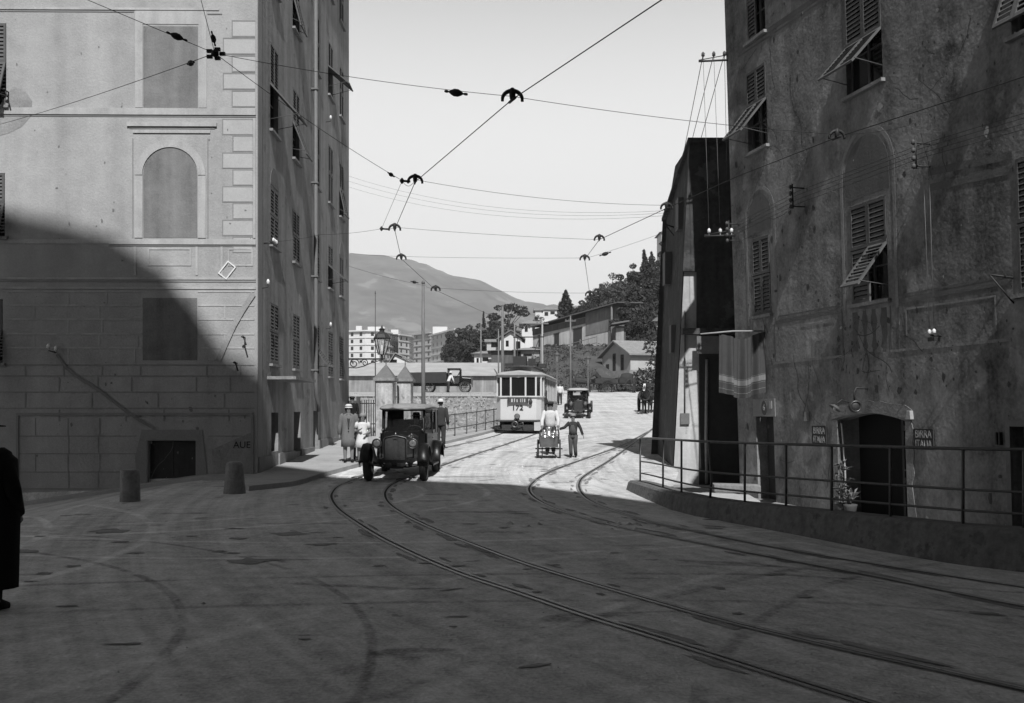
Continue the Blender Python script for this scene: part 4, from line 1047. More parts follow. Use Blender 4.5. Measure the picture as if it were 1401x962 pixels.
t = thing('shop_board', 'faded wooden shop board above the dark panel of the slate roofed house', 'sign', P(953, 484, 28.1))
a, b = P(953, 460, 27.93), P(993, 484, 27.93); mb = MB(); mb.bx(a.x, b.x, 27.88, 27.94, b.z, a.z); mb.build('board', mat('faded_board', .13, .25, 4, .85, .1), t)
text('lettering', 'ITALIA', .2, mat('faded_letters', .07, .3, 9, .9, 0), t, loc=Vector(((a.x + b.x) / 2, 27.87, (a.z + b.z) / 2 - .06)) , s=0)
for (y, z, w_, hh, o_) in ((29.2, 6.9, .5, .9, .1), (31.4, 5.6, .5, 1.0, .08), (29.6, 3.4, .4, .8, .06)):
    x = dx(z) + .015; q = MB(); q.bx(x - o_, x + .15, y, y + w_, z, z + hh); q.build('side_shutter', SHUT, DH)
q = MB(); x = dx(7.2); q.tube([(x, 30.6, 7.2), (x - .28, 30.6, 7.3)], .025, 6); q.tube([(x, 30.6, 6.95), (x - .28, 30.6, 7.3)], .018, 6); q.build('wire_bracket', IRON, DH)
# lower house further up the street on the right, seen as a dark edge
H2 = thing('boarded_house', 'dark boarded house edge beyond the slate roofed house, at the right of the street', 'house', (4.6, 33.3, 0))
mb = MB(); mb.add([(4.76, 33.25, 0), (5.2, 36.0, .2), (5.55, 36.0, 6.2), (5.12, 33.25, 7.4), (9, 33.25, 0), (9, 36, .2), (9, 36, 6.2), (9, 33.25, 7.4)], [(0,1,2,3),(0,3,7,4),(1,5,6,2),(4,7,6,5)]); mb.build('wall', SLATE_SHADE, H2)
mb = MB(); mb.add([(5.0, 33.2, 7.4), (5.4, 36.2, 6.2), (9.2, 36.2, 6.4), (9.2, 33.2, 7.6), (5.0, 33.2, 7.5), (5.4, 36.2, 6.3), (9.2, 36.2, 6.5), (9.2, 33.2, 7.7)], [(0,1,2,3),(4,5,6,7),(0,1,5,4),(1,2,6,5),(3,0,4,7)]); mb.build('roof', SLATE_SHADE, H2)
# ---------------------------------------------------------------- tall houses behind the viewer (they throw the foreground into shade)
T1 = thing('tall_gabled_house', 'tall gabled house closing the square behind the viewer', 'house', (-8, -4, 0))
prof = [(-24, -1.6), (10.3, -1.6), (10.3, 21.2), (6.5, 21.0), (6.2, 21.6), (5.9, 23.0), (4.8, 26.0), (4.2, 27.7), (3.6, 28.7), (-.6, 30.9), (-2.2, 33.1), (-3.3, 33.7), (-4.0, 34.7), (-4.9, 35.8), (-6.2, 36.6), (-8.9, 37.2), (-24, 37.8)]
mb = MB(); mb.prism(prof, -12, -4, 'y'); mb.build('wall', PL_S, T1)
mb = MB()
for i in range(9):
    for j in range(8):
        x, z = -21 + i * 3.0, 1.2 + j * 3.5
        mb.bx(x, x + 1.1, -3.98, -3.9, z, z + 1.9)
mb.build('shutters', SHUT, T1)
T2 = thing('plain_tall_house', 'plain tall house beside the gabled one behind the viewer', 'house', (20, -5, 0))
mb = MB(); mb.prism([(10.4, -1.6), (32, -1.6), (32, 27), (14, 26), (10.4, 24.2)], -14, -4.4, 'y'); mb.build('wall', PL_S, T2)
mb = MB()
for i in range(6):
    for j in range(6): x, z = 12 + i * 3.2, 1.2 + j * 3.6; mb.bx(x, x + 1.1, -4.38, -4.3, z, z + 1.9)
mb.build('shutters', SHUT, T2)
# ================================================================ overhead wires
def sag_line(a, b, sag, n=14):
    return [a.lerp(b, i / n) - Vector((0, 0, 4 * sag * (i / n) * (1 - i / n))) for i in range(n + 1)]
def wire(name, label, pts, r, m=None, sag=.0, group=None):
    P_ = []
    for a, b in zip(pts, pts[1:]):
        seg = sag_line(a, b, sag) if sag else [a, b]
        P_ += seg if not P_ else seg[1:]
    mb = MB(); mb.tube(P_, r * .78, 6)
    return tag(mb.build(name, m or WIRE), label, 'wire', group)
W1 = [P(1100, -130, 7.7), P(905, 0, 9.8), P(701, 136, 12.9), P(568, 249, 17.4), P(540, 314, 21.9), P(549, 354, 26.6), P(596, 397, 35), P(672, 432, 47), P(704, 446, 62)]
W2 = [P(1700, 10, 9.5), P(1401, 105, 12.0), P(1145, 188, 14.5), P(1010, 241, 17.0), P(912, 285, 19.6), P(820, 328, 23), P(800, 355, 26.6), P(807, 404, 36), P(812, 424, 48)]
wire('trolley_wire', 'heavy trolley wire over the left tram track, running down the middle of the sky', W1, .0085)
wire('trolley_wire', 'heavy trolley wire over the right tram track, crossing the dark tavern front', W2, .0085)
N = P(294, 73, 13.0)
def W3(px, py, Y): return P(px, py, Y)
spans = [
 ('span wire from the wire knot at upper left across both trolley wires', [N, P(701, 132, 12.9), P(1145, 184, 14.5), FR.W((FR.px(1255, 168)[0], 0, FR.px(1255, 168)[1]))], .0045, .05),
 ('stay wire rising from the wire knot to the top left edge', [N, P(120, 0, 12.3), P(-250, -165, 11)], .005, 0),
 ('stay wire rising steeply from the wire knot to the top edge', [N, P(275, 0, 12.4), P(250, -90, 11.6)], .005, 0),
 ('stay wire running from the wire knot down to the pale left wall', [N, P(-60, 185, 25.1)], .0055, .08),
 ('stay wire running from the wire knot down right to the second hanger', [N, P(550, 247, 17.2)], .005, .06),
 ('span wire between the second hangers of both trolley wires', [P(550, 247, 17.2), P(568, 246, 17.4), P(912, 281, 19.6)], .0045, .1),
 ('short stay joining the knots left of the second and third hangers', [P(550, 248, 17.2), P(522, 313, 21.7)], .0045, 0),
 ('span wire from the left street front through the third hanger', [FS.W((sd(361), 0, CZ - (332 - HY) * KD / (680 - 361) / F)), P(440, 321, 23.7), P(522, 313, 21.7), P(540, 311, 21.9), P(820, 328, 23)], .0045, .03),
 ('span wire between the fourth hangers across the mountain skyline', [FS.W((15.5, 0, CZ + (HY - 346) * 40.9 / F)), P(549, 351, 26.6), P(800, 353, 26.6)], .005, .02),
 ('span wire carried by the tall wooden pole, lowest across the sky', [FS.W((15.6, 0, CZ + (HY - 364) * 41 / F)), P(582, 391, 36), P(596, 394, 35), P(807, 401, 36)], .006, .05),
 ('thin stay from the right trolley wire up to the corner of the tavern house', [P(800, 354, 26.6), FR.W((FR.px(1003, 281)[0], 0, FR.px(1003, 281)[1]))], .0045, .06),
]
for lab, pts, r, sg in spans: wire('span_wire', lab, pts, r, sag=sg)
for i, (dy, lab) in enumerate(((0, 'faint telephone wire across the sky, the upper of three'), (7, 'faint telephone wire across the sky, the middle of three'), (15, 'faint telephone wire across the sky, the lowest of three'))):
    wire('telephone_wire', lab, [P(474, 240 + dy, 40.9), P(915, 288 + dy * .45, 31)], .0055, WIRE_F, sag=.55)
offs = [0, 5, 11, 17]
for i, o_ in enumerate(offs):
    nm = ['topmost', 'second', 'third', 'lowest'][i]
    def fw(x, y): s, z = FR.px(x, y, .28); return FR.W((s, .28, z))
    wire('light_wire', '%s of the four light wires strung along the tavern front' % nm, [fw(1520, 124 + o_ * 1.4), fw(1401, 155 + o_ * 1.3), fw(1262, 197 + o_ * 1.1), fw(1091, 262 + o_), fw(1004, 308 + o_ * .8)], .006)
# crescent hangers
def hanger(p, q, sz, lab, grp='trolley wire hangers'):
    d = (q - p); d.z = 0; d.normalize()                          # direction of the trolley wire; the crescent stands across it
    c = Vector((1, .06, 0)).normalized()
    t = thing('wire_hanger', lab, 'hanger', p, group=grp)
    mb = MB(); mb.tube([p + c * (sz * math.cos(R(a))) + Vector((0, 0, sz * .85 * math.sin(R(a)) + .0)) for a in range(0, 181, 15)], [.16 * sz + .07 * sz * math.sin(R(a)) for a in range(0, 181, 15)], 7)
    mb.build('crescent', WIRE, t)
    mb = MB(); mb.lathe([(.1 * sz, -.1 * sz), (.28 * sz, .05 * sz), (.34 * sz, .6 * sz), (.3 * sz, 1.0 * sz), (.16 * sz, 1.15 * sz)], p, 9); mb.build('hub', WIRE, t)
    mb = MB(); mb.tube([p - d * sz * .9 + Vector((0, 0, -.06 * sz)), p + d * sz * .9 + Vector((0, 0, -.06 * sz))], .15 * sz, 6); mb.build('clamp', WIRE, t)
    for sx in (-1, 1):
        mb = MB(); mb.lathe([(.02, -.5 * sz * .4), (.15 * sz, 0), (.02, .5 * sz * .4)], p + c * sz * sx * 1.0, 8); mb.build('end_knob', WIRE, t)
for i, lab in ((2, 'largest crescent hanger, nearest on the left trolley wire'), (3, 'second crescent hanger on the left trolley wire, where it bends'), (4, 'third crescent hanger down the left trolley wire'), (5, 'fourth crescent hanger of the left trolley wire, against the mountain skyline'), (6, 'last crescent hanger of the left trolley wire, beside the tall pole')):
    hanger(W1[i], W1[i + 1], {2: .125, 3: .12, 4: .12, 5: .12, 6: .15}[i], lab)
for i, lab in ((2, 'crescent hanger on the right trolley wire in front of the dark tavern wall'), (4, 'crescent hanger on the right trolley wire at the slate roofed house edge'), (5, 'crescent hanger on the right trolley wire against the open sky'), (6, 'crescent hanger at the sharp bend of the right trolley wire'), (7, 'lowest crescent hanger of the right trolley wire, before the dark trees')):
    hanger(W2[i], W2[i + 1], {2: .11, 4: .11, 5: .11, 6: .12, 7: .15}[i], lab)
# strain insulators on the stays
def strain(p, d, sz, lab):
    d = d.normalized(); q = d.to_track_quat('Z', 'Y').to_matrix()
    mb = MB(); mb.lathe([(.01, -1.75*sz), (.2*sz, -1.6*sz), (.2*sz, -1.3*sz), (.1*sz, -1.1*sz), (.35*sz, -.75*sz), (.55*sz, -.3*sz), (.55*sz, .3*sz), (.35*sz, .75*sz), (.1*sz, 1.1*sz), (.2*sz, 1.3*sz), (.2*sz, 1.6*sz), (.01, 1.75*sz)], p, 10, q)
    tag(mb.build('strain_insulator', WIRE), lab, 'insulator')
strain(P(242, 50, 12.7), N - P(120, 0, 12.3), .075, 'dark egg insulator on the stay left above the wire knot')
strain(P(292, 53, 12.85), N - P(275, 0, 12.4), .06, 'dark insulator just above the wire knot')
strain(P(261, 86.5, 13.9), P(-60, 185, 25.1) - N, .07, 'dark egg insulator on the stay left below the wire knot')
strain(P(624, 127, 12.9), P(701, 132, 12.9) - N, .085, 'dark egg insulator on the long span wire in mid sky')
strain(P(535, 239, 16.9), P(550, 247, 17.2) - N, .06, 'small dark insulator beside the second hanger')
strain(P(828, 347.5, 26.3), Vector((5.6, -1.5, 1.6)), .09, 'pale oval insulator on the thin stay right of the sharp wire bend')
strain(P(567, 386, 36.5), Vector((3, -1, -.7)), .09, 'small insulator on the low span wire left of the tall pole')
mb = MB(); mb.lathe([(.01, -.05), (.05, -.02), (.05, .02), (.01, .05)], N, 10)
for a in range(5): mb.box(N + Vector((.09 * math.cos(a * 1.26), .02, .06 * math.sin(a * 1.26))), (.07, .04, .04))
tag(mb.build('wire_knot', WIRE), 'star shaped knot where five stay wires meet at upper left', 'wire knot')
for p, lab in ((P(550, 247.5, 17.2), 'small clevis knot left of the second hanger'), (P(522, 313, 21.7), 'small clevis knot left of the third hanger')):
    mb = MB(); mb.lathe([(.01, -.05), (.045, 0), (.01, .05)], p, 8); mb.tube([p, p + Vector((.14, 0, -.01))], .02, 6); tag(mb.build('wire_clevis', WIRE), lab, 'clevis')
# wall brackets with insulators
def bracket(name, lab, base, tip, n, up=.12, par=None):
    t = thing(name, lab, 'bracket', base)
    mb = MB(); mb.tube([base, tip], .025, 6); mb.tube([base.lerp(tip, .0) + Vector((0, 0, .14)), tip + Vector((0, 0, .03))], .012, 5); mb.build('arm', IRON, t)
    out = []
    for i in range(n):
        p = base.lerp(tip, (i + .6) / n); mb = MB(); mb.tube([p, p + Vector((0, 0, up * .7))], .01, 5); insulator_mesh(mb, p + Vector((0, 0, up)), .045, .13); mb.build('insulator', PORC if par is None else par, t); out.append(p + Vector((0, 0, up)))
    return out
top = bracket('crossarm', 'high iron crossarm with three insulators at the tavern house corner', P(1000, 82, 25.35), P(956, 84, 25.3), 3, .16, IRON_M)
low = bracket('crossarm', 'lower iron crossarm with insulators in front of the slate roofed house', P(1010, 322, 25.3), P(964, 323, 25.3), 3, .12)
ends = [P(936, 206, 29.5), P(945, 199, 28.6), P(957, 197, 28.6)]
for i, (a, b) in enumerate(zip(top[::-1], ends)): wire('drop_wire', 'slanting drop wire to the slate roof, %s of three' % ['leftmost', 'middle one', 'rightmost'][i], [a, b], .011)
for i, (a, b) in enumerate(zip(top[::-1], [low[2], P(985, 305, 25.3), P(995, 262, 25.3)])): wire('drop_wire', 'plumb drop wire before the slate roofed house, %s of three' % ['leftmost', 'middle one', 'rightmost'][i], [a, b], .008, WIRE_F if i < 2 else None)
for x, y, lab in ((1092, 270, 'wall bracket with stacked insulators right of the narrow lunette'), (1262, 212, 'wall bracket with stacked insulators above the middle right wall'), (1004, 318, 'insulator bracket on the very corner of the tavern house')):
    s, z = FR.px(x, y, .15); t = thing('insulator_bracket', lab, 'bracket', FR.W((s, 0, z)))
    mb = MB(FR.W); mb.tube([(s, .28, z - .25), (s, .28, z + .28)], .018, 6)
    for zz in (-.2, .2): mb.tube([(s, 0, z + zz), (s, .28, z + zz)], .015, 6)
    mb.build('iron_frame', IRON, t)
    for k in range(4): mi = MB(); insulator_mesh(mi, FR.W((s, .33, z - .21 + k * .14)), .04, .1); mi.build('insulator', IRON_M, t)
s, z = FR.px(1277, 459, .15); t = thing('insulator_bracket', 'small bracket with two white insulators at the end of two plumb wires', 'bracket', FR.W((s, 0, z)))
mb = MB(FR.W); mb.tube([(s, 0, z), (s, .2, z)], .02, 6); mb.bx(s - .09, s + .09, .15, .2, z - .1, z - .03); mb.build('arm', IRON, t)
for k in (-1, 1): mi = MB(); insulator_mesh(mi, FR.W((s + k * .06, .18, z + .06)), .035, .1); mi.build('insulator', PORC, t)
for k, lab in ((-1, 'left one of two plumb wires on the tavern wall'), (1, 'right one of two plumb wires on the tavern wall')):
    a = FR.W((s + k * .06, .18, z + .1)); s2, z2 = FR.px(1271 + k * 4, 240, .2); wire('light_wire', lab, [a, FR.W((s2, .25, z2))], .006, WIRE_F)
mb = MB(FR.W); s, z = FR.px(1386, 380, 0); mb.tube([(s, 0, z), (s - .1, .35, z + .05)], .018, 6); mb.tube([(s, 0, z - .4), (s - .1, .35, z + .05)], .014, 6)
tag(mb.build('wall_stay', IRON), 'triangular iron stay on the wall below the far right shutters', 'bracket')
s0 = sd(361); z0 = CZ - (333 - HY) * KD / (680 - 361) / F
t = thing('insulator_bracket', 'bracket with white insulators on the street front of the corner house', 'bracket', FS.W((s0, 0, z0)))
mb = MB(FS.W); mb.tube([(s0 - .3, .22, z0), (s0 + .5, .22, z0)], .02, 6); mb.tube([(s0, 0, z0), (s0, .22, z0)], .02, 6); mb.build('iron_frame', IRON, t)
for k in range(3): mi = MB(); insulator_mesh(mi, FS.W((s0 + .1 + k * .18, .22, z0 + .1)), .04, .12); mi.build('insulator', PORC, t)
for px, py, lab in ((358, 389, 'white insulator low on the street front near the house corner'), (446, 163, 'white insulator on the street front beside the middle windows'), (446, 446, 'white insulator beside the downpipe of the corner house')):
    s0 = sd(px); z0 = CZ - (py - HY) * (s0 + 25.4) / F; t = thing('wall_insulator', lab, 'insulator', FS.W((s0, 0, z0)))
    mb = MB(FS.W); mb.tube([(s0, 0, z0 - .1), (s0, .16, z0 - .08), (s0, .16, z0)], .012, 6); mb.build('hook', IRON, t)
    mi = MB(); insulator_mesh(mi, FS.W((s0, .16, z0 + .05)), .045, .16); mi.build('insulator', PORC, t)
# ================================================================ things up the street
# wrought iron bracket lantern on the far corner of the corner house
b0 = P(477, 491, 40.6); tip = P(527, 491, 40.6)
t = thing('street_lantern', 'glass street lantern on a scrolled iron bracket at the far corner of the house', 'street lamp', b0)
mb = MB(); mb.tube([b0, tip], .03, 6)
def spiral(c, r, turns, a0, sgn=1, n=26):
    return [c + Vector((r * (1 - .8 * i / n) * math.cos(a0 + sgn * turns * 6.283 * i / n), 0, r * (1 - .8 * i / n) * math.sin(a0 + sgn * turns * 6.283 * i / n))) for i in range(n + 1)]
mb.tube(spiral(P(484.5, 497.5, 40.6), .2, 1.6, 0), .022, 5); mb.tube(spiral(P(499, 496.5, 40.6), .15, 1.5, 3.1, -1), .02, 5); mb.tube(spiral(P(512, 494.5, 40.6), .09, 1.4, 0), .016, 5)
mb.tube([P(477, 503, 40.6), P(488, 503.5, 40.6), P(498, 501, 40.6), P(508, 496.5, 40.6), P(524, 492, 40.6)], .02, 5)
mb.build('scroll_bracket', IRON, t)
lc = P(522.5, 486, 40.6)
mb = MB(); mb.lathe([(.03, -.16), (.06, -.1), (.04, 0), (.14, .02)], lc, 6, smooth=False); mb.lathe([(.33, .68), (.26, .82), (.1, .93), (.1, 1.0), (.14, 1.02), (.05, 1.08), (.02, 1.18)], lc, 6, smooth=False); mb.lathe([(.3, .64), (.34, .66), (.34, .69), (.3, .69)], lc, 6, smooth=False)
for k in range(6): a = k * math.pi / 3; mb.tube([lc + Vector((.14 * math.cos(a), .14 * math.sin(a), .02)), lc + Vector((.31 * math.cos(a), .31 * math.sin(a), .67))], .022, 4)
mb.build('lantern_frame', IRON, t)
gm = bpy.data.materials.new('lantern_glass'); gm.use_nodes = True; q = gm.node_tree.nodes['Principled BSDF']; q.inputs['Base Color'].default_value = (.8, .8, .8, 1); q.inputs['Roughness'].default_value = .08; q.inputs['Alpha'].default_value = .3
mb = MB(); mb.lathe([(.13, .03), (.29, .64)], lc, 6, smooth=False); mb.build('lantern_glass', gm, t)
mb = MB(); mb.lathe([(.03, .1), (.05, .2), (.05, .42), (.02, .5)], lc, 8); mb.build('burner', PORC, t)
# gate pillars
PILM = mat('pillar_render', .34, .5, 1.6, .9, .5, .7, 10, patch=(.57, -.35, 2.0))
def pillar(px0, px1, Y, ytop, yap, lab, depth=.85):
    a, b = P(px0, ytop, Y), P(px1, ytop, Y); zb = h(a.x, Y) - .3; t = thing('gate_pillar', lab, 'pillar', ((a.x + b.x) / 2, Y, zb))
    mb = MB(); mb.bx(a.x, b.x, Y, Y + depth, zb, a.z); mb.build('shaft', PILM, t, bevel=.02)
    mb = MB(); o = .09; mb.bx(a.x - o, b.x + o, Y - o, Y + depth + o, a.z, a.z + .12); mb.build('capping', STONE, t)
    c = ((a.x + b.x) / 2, Y + depth / 2); za = P(px0, yap, Y).z; z1 = a.z + .122
    mb = MB(); mb.add([(a.x - .05, Y - .05, z1), (b.x + .05, Y - .05, z1), (b.x + .05, Y + depth + .05, z1), (a.x - .05, Y + depth + .05, z1), (c[0], c[1], za)], [(0,1,4),(1,2,4),(2,3,4),(3,0,4)]); mb.build('pyramid_cap', STONE_D if px0 < 520 else STONE_D, t)
    mb = MB(); mb.tube([(c[0], c[1], za - .05), (c[0], c[1], za + .22)], .018, 5); mb.build('spike', IRON, t)
    return a, b, zb
pa = pillar(514, 537, 39.5, 521, 497, 'left gate pillar with pyramid cap, behind the dark motor car', 1.2)
pb = pillar(543, 562, 43.5, 522, 499, 'right gate pillar with pyramid cap, nearer the tall pole', 1.1)
t = thing('yard_gate', 'narrow dark iron gate standing between the two gate pillars', 'gate', (pa[1].x, 41, pa[2]))
mb = MB(); x0 = pa[1].x + .05; 
for k in range(8): y = 40.8 + k * .35; x = lerp(x0, pb[0].x + .1, k / 7); mb.tube([(x, y, pa[2] + .4), (x, y, 2.75)], .025, 5)
mb.tube([(x0, 40.8, 2.5), (pb[0].x + .1, 43.3, 2.5)], .03, 5); mb.tube([(x0, 40.8, 1.2), (pb[0].x + .1, 43.3, 1.2)], .03, 5); mb.build('bars', IRON, t)
# railing of the yard left of the pillars, and a dark boarded leaf
mb = MB(); ya = 40.2; xa, xb = P(492, 550, ya).x, pa[0].x
for k in range(9): x = lerp(xa, xb, k / 8); mb.tube([(x, ya, .2), (x, ya, CZ + (HY - 547) * ya / F)], .02, 5)
for y in (552, 580): z = CZ + (HY - y) * ya / F; mb.tube([(xa, ya, z), (xb, ya, z)], .022, 5)
tag(mb.build('yard_railing', IRON), 'short iron railing with spikes between house corner and left gate pillar', 'railing')
mb = MB(); a, b = P(478, 548, 41.6), P(493, 545, 41.6); mb.bx(a.x, b.x, 41.6, 41.75, .1, a.z); mb.bx(a.x + .3, b.x, 41.5, 41.6, .1, a.z + .15)
tag(mb.build('boarded_gate', PLANK_D), 'dark boarded gate leaf at the far corner of the corner house', 'gate')
mb = MB(); mb.bx(-14, P(512, 560, 45).x, 46, 46.3, .2, 2.2); tag(mb.build('yard_wall', PILM), 'pale low yard wall behind the short iron railing', 'wall')
# railing along the left of the street
def fence(pts, hgt, lab, gap=1.4, r=.022, cat='railing'):
    line = smooth_line([Vector(p) for p in pts], gap)
    t = thing('street_railing', lab, cat, line[0])
    for k, z in (('top_rail', hgt), ('lower_rail', hgt * .45)):
        mb = MB(); mb.tube([p + Vector((0, 0, h(p.x, p.y) + z)) for p in line], r, 5); mb.build(k, IRON_M, t)
    for p in line:
        mb = MB(); zz = h(p.x, p.y); mb.tube([(p.x, p.y, zz - .1), (p.x, p.y, zz + hgt + .05)], r * 1.1, 5); mb.build('post', IRON_M, t)
    return t
fence([(-3.75, 36.0, 0), (-3.1, 38.5, 0), (-1.9, 43, 0), (-.85, 48, 0), (.3, 53.5, 0), (1.35, 59, 0)], 1.0, 'low iron railing between the pavement and the grassy bank left of the tram')
fence([(1.8, 62, 0), (2.4, 67, 0), (3.0, 72, 0), (3.4, 77, 0)], 1.05, 'far railing seen between the tram and the second motor car')
# dry stone / concrete footing of the bank
# poles
def pole(px, ytop, base, Y, r, lab, m=None, arms=0, name='wooden_pole', zb=None):
    tp = P(px, ytop, Y); zb = h(tp.x, Y) - .3 if zb is None else zb; t = thing(name, lab, 'pole', (tp.x, Y, zb))
    mb = MB(); mb.tube([(tp.x + .02, Y, zb), (tp.x, Y, lerp(zb, tp.z, .5)), (tp.x, Y, tp.z)], [r, r * .85, r * .62], 8); mb.build('shaft', m or POLE_W, t)
    mb = MB(); mb.lathe([(r * .8, 0), (r * .75, .05), (.02, .12)], (tp.x, Y, tp.z), 8); mb.build('cap', m or POLE_W, t)
    for k in range(arms):
        mb = MB(); z = tp.z - .35 - k * .5; mb.bx(tp.x - .5, tp.x + .5, Y - .06, Y, z - .04, z + .04)
        for q in (-.42, -.15, .15, .42): insulator_mesh(mb, (tp.x + q, Y - .03, z + .12), .04, .14)
        mb.build('crossarm', POLE_W, t)
    return t
pole(579, 388, 560, 37.5, .085, 'tall wooden pole rising behind the dark motor car, carrying the low span wire', arms=0)
pole(513.5, 402, 500, 46, .03, 'thin iron flagstaff rising behind the lantern', IRON_M)
pole(687.5, 419, 515, 74, .13, 'thick wooden pole with a cut top above the left half of the tram', zb=3)
pole(704, 441, 515, 76, .09, 'wooden pole above the tram roof, right of the thick one', zb=3)
pole(658, 445, 505, 92, .085, 'slim pole with a small crossarm left of the tram', arms=1, zb=3)
pole(682, 452, 515, 84, .07, 'slim pole close left of the thick pole behind the tram', zb=3)
pole(742, 437, 520, 82, .1, 'pale iron pole with a crossarm right of the tram roof', GREY_P, arms=1, zb=3)
pole(740, 460, 520, 80, .06, 'short slim pole beside the pale iron pole', zb=3)
pole(780.5, 434, 530, 93, .1, 'wooden pole in front of the long hillside shed', arms=1)
pole(837, 419, 465, 119, .16, 'pole at the right end of the long hillside shed')
pole(859, 414, 440, 126, .12, 'short pole among the trees right of the shed')
def lamp_post(px, ytop, Y, lab):
    tp = P(px, ytop, Y); zb = h(tp.x, Y); t = thing('street_lamp', lab, 'street lamp', (tp.x, Y, zb)); H_ = tp.z - zb
    mb = MB(); mb.tube([(tp.x, Y, zb - .1), (tp.x, Y, zb + .5), (tp.x, Y, zb + .6), (tp.x, Y, tp.z - .8)], [.12, .11, .07, .05], 8); mb.build('post', IRON_M, t)
    mb = MB(); mb.lathe([(.1, -.75), (.22, -.25)], tp, 6, smooth=False); mb.build('lantern_glass', LENS, t)
    mb = MB(); mb.lathe([(.27, -.25), (.2, -.1), (.05, 0), (.02, .1)], tp, 8); mb.build('lantern_roof', IRON_M, t)
lamp_post(762, 482, 79, 'street lamp just right of the tram, before the scrubby bank')
lamp_post(804.5, 487, 90, 'street lamp above the second motor car, before the scrubby bank')
# long shed and board fence on the upper terrace
def zy(py, Y): return CZ + (HY - py) * Y / F
Y = 85
t = thing('long_shed', 'long low shed with plank wall and pale roof behind the lorry', 'shed', (-8, Y, 3))
mb = MB(); x0, x1 = P(440, 0, Y).x, P(684, 0, Y).x; mb.bx(x0, x1, Y, Y + 5, 2.8, zy(514, Y)); mb.build('plank_wall', PLANK, t)
mb = MB(); zr = zy(514.5, Y); mb.add([(x0 - .3, Y - .35, zr), (x1 + .3, Y - .35, zr), (x1 + .3, Y + 5, zy(500, Y) + .35), (x0 - .3, Y + 5, zy(500, Y) + .35), (x0 - .3, Y - .35, zr + .1), (x1 + .3, Y - .35, zr + .1), (x1 + .3, Y + 5, zy(500, Y) + .47), (x0 - .3, Y + 5, zy(500, Y) + .47)], [(0,1,2,3),(4,5,6,7),(0,1,5,4),(1,2,6,5),(2,3,7,6),(3,0,4,7)]); mb.build('roof', mat('shed_roof', .3, .25, 1, .9, .2, 0), t)
Y = 98; a = P(545, 485, Y)
t = thing('gabled_hut', 'small white hut with a gable and one dark window behind the gate pillars', 'hut', (a.x, Y, 3))
x0, x1, xm = P(530, 0, Y).x, P(573, 0, Y).x, P(541, 0, Y).x; ze, za = zy(500, Y), zy(485, Y)
mb = MB(); mb.prism([(x0, 3), (x1, 3), (x1, zy(501, Y)), (xm, za), (x0, ze - .35)], Y, Y + 6, 'y'); mb.build('wall', WHITE_P, t)
for (p, q) in (((x0 - .3, ze - .5), (xm, za + .08)), ((xm, za + .08), (x1 + .5, zy(502, Y)))):
    mb = MB(); mb.add([(p[0], Y - .3, p[1]), (q[0], Y - .3, q[1]), (q[0], Y + 6.2, q[1]), (p[0], Y + 6.2, p[1]), (p[0], Y - .3, p[1] + .12), (q[0], Y - .3, q[1] + .12), (q[0], Y + 6.2, q[1] + .12), (p[0], Y + 6.2, p[1] + .12)], [(0,1,2,3),(4,5,6,7),(0,1,5,4),(1,2,6,5),(2,3,7,6),(3,0,4,7)]); mb.build('roof', TILE, t)
mb = MB(); mb.bx(P(532, 0, Y).x, P(543, 0, Y).x, Y - .02, Y + .1, zy(500, Y), zy(492, Y)); mb.build('window', GLASS_D, t)
# ---------------------------------------------------------------- small gabled house at the bend
C = Vector((12.1, 104.5)); Lc = Vector((9.75, 110.5)); Rr = Vector((18.2, 106.6))
hb = 5.6; gd = (Lc - C); sv = (Rr - C)
t = thing('gabled_cottage', 'small stone cottage with tiled roof and three dark gable windows at the street bend', 'house', (C.x, C.y, hb))
ze, za = zy(484.5, 104.5), zy(467.5, 107)
def cp(u, v, z): q = C + gd * u + sv * v; return Vector((q.x, q.y, z))
mb = MB(); mb.add([cp(0,0,hb-2), cp(1,0,hb-2), cp(1,0,ze), cp(.5,0,za), cp(0,0,ze), cp(0,1,hb-2), cp(1,1,hb-2), cp(1,1,ze), cp(.5,1,za), cp(0,1,ze)], [(0,1,2,3,4),(9,8,7,6,5),(1,6,7,2)]); mb.build('gable_wall', mat('cottage_gable', .26, .2, .8, .9, .2), t)
mb = MB(); mb.add([cp(0,0,hb-2), cp(0,1,hb-2), cp(0,1,ze), cp(0,0,ze)], [(0,1,2,3)]); mb.build('front_wall', MID_P, t)
for u0, u1, ex in ((0, .5, -.08), (.5, 1, 1.08)):
    mb = MB()
    A_, B_ = (ex, ze - .12) , (.5, za + .02)
    pts = [cp(A_[0], -.06, A_[1]), cp(A_[0], 1.05, A_[1]), cp(.5, 1.05, B_[1]), cp(.5, -.06, B_[1])]
    mb.add(pts + [p + Vector((0, 0, .16)) for p in pts], [(0,1,2,3),(4,5,6,7),(0,1,5,4),(1,2,6,5),(2,3,7,6),(3,0,4,7)]); mb.build('roof', TILE, t)
nrm = Vector((-gd.y, gd.x)).normalized(); nrm = -nrm if nrm.dot(C) > 0 else nrm
for u, z0, z1 in ((.28, hb + .35, hb + 2.1), (.56, hb + .35, hb + 2.3), (.8, hb + .2, hb + 1.25)):
    mb = MB(); 
    for s in (0,): 
        o_ = Vector((nrm.x, nrm.y, 0)) * .03
        mb.add([cp(u-.05,0,z0) + o_, cp(u+.05,0,z0) + o_, cp(u+.05,0,z1) + o_, cp(u-.05,0,z1) + o_, cp(u-.05,0,z0) - o_*3, cp(u+.05,0,z0) - o_*3, cp(u+.05,0,z1) - o_*3, cp(u-.05,0,z1) - o_*3], [(0,1,2,3),(0,1,5,4),(1,2,6,5),(2,3,7,6),(3,0,4,7)])
    mb.build('window', GLASS_D, t)
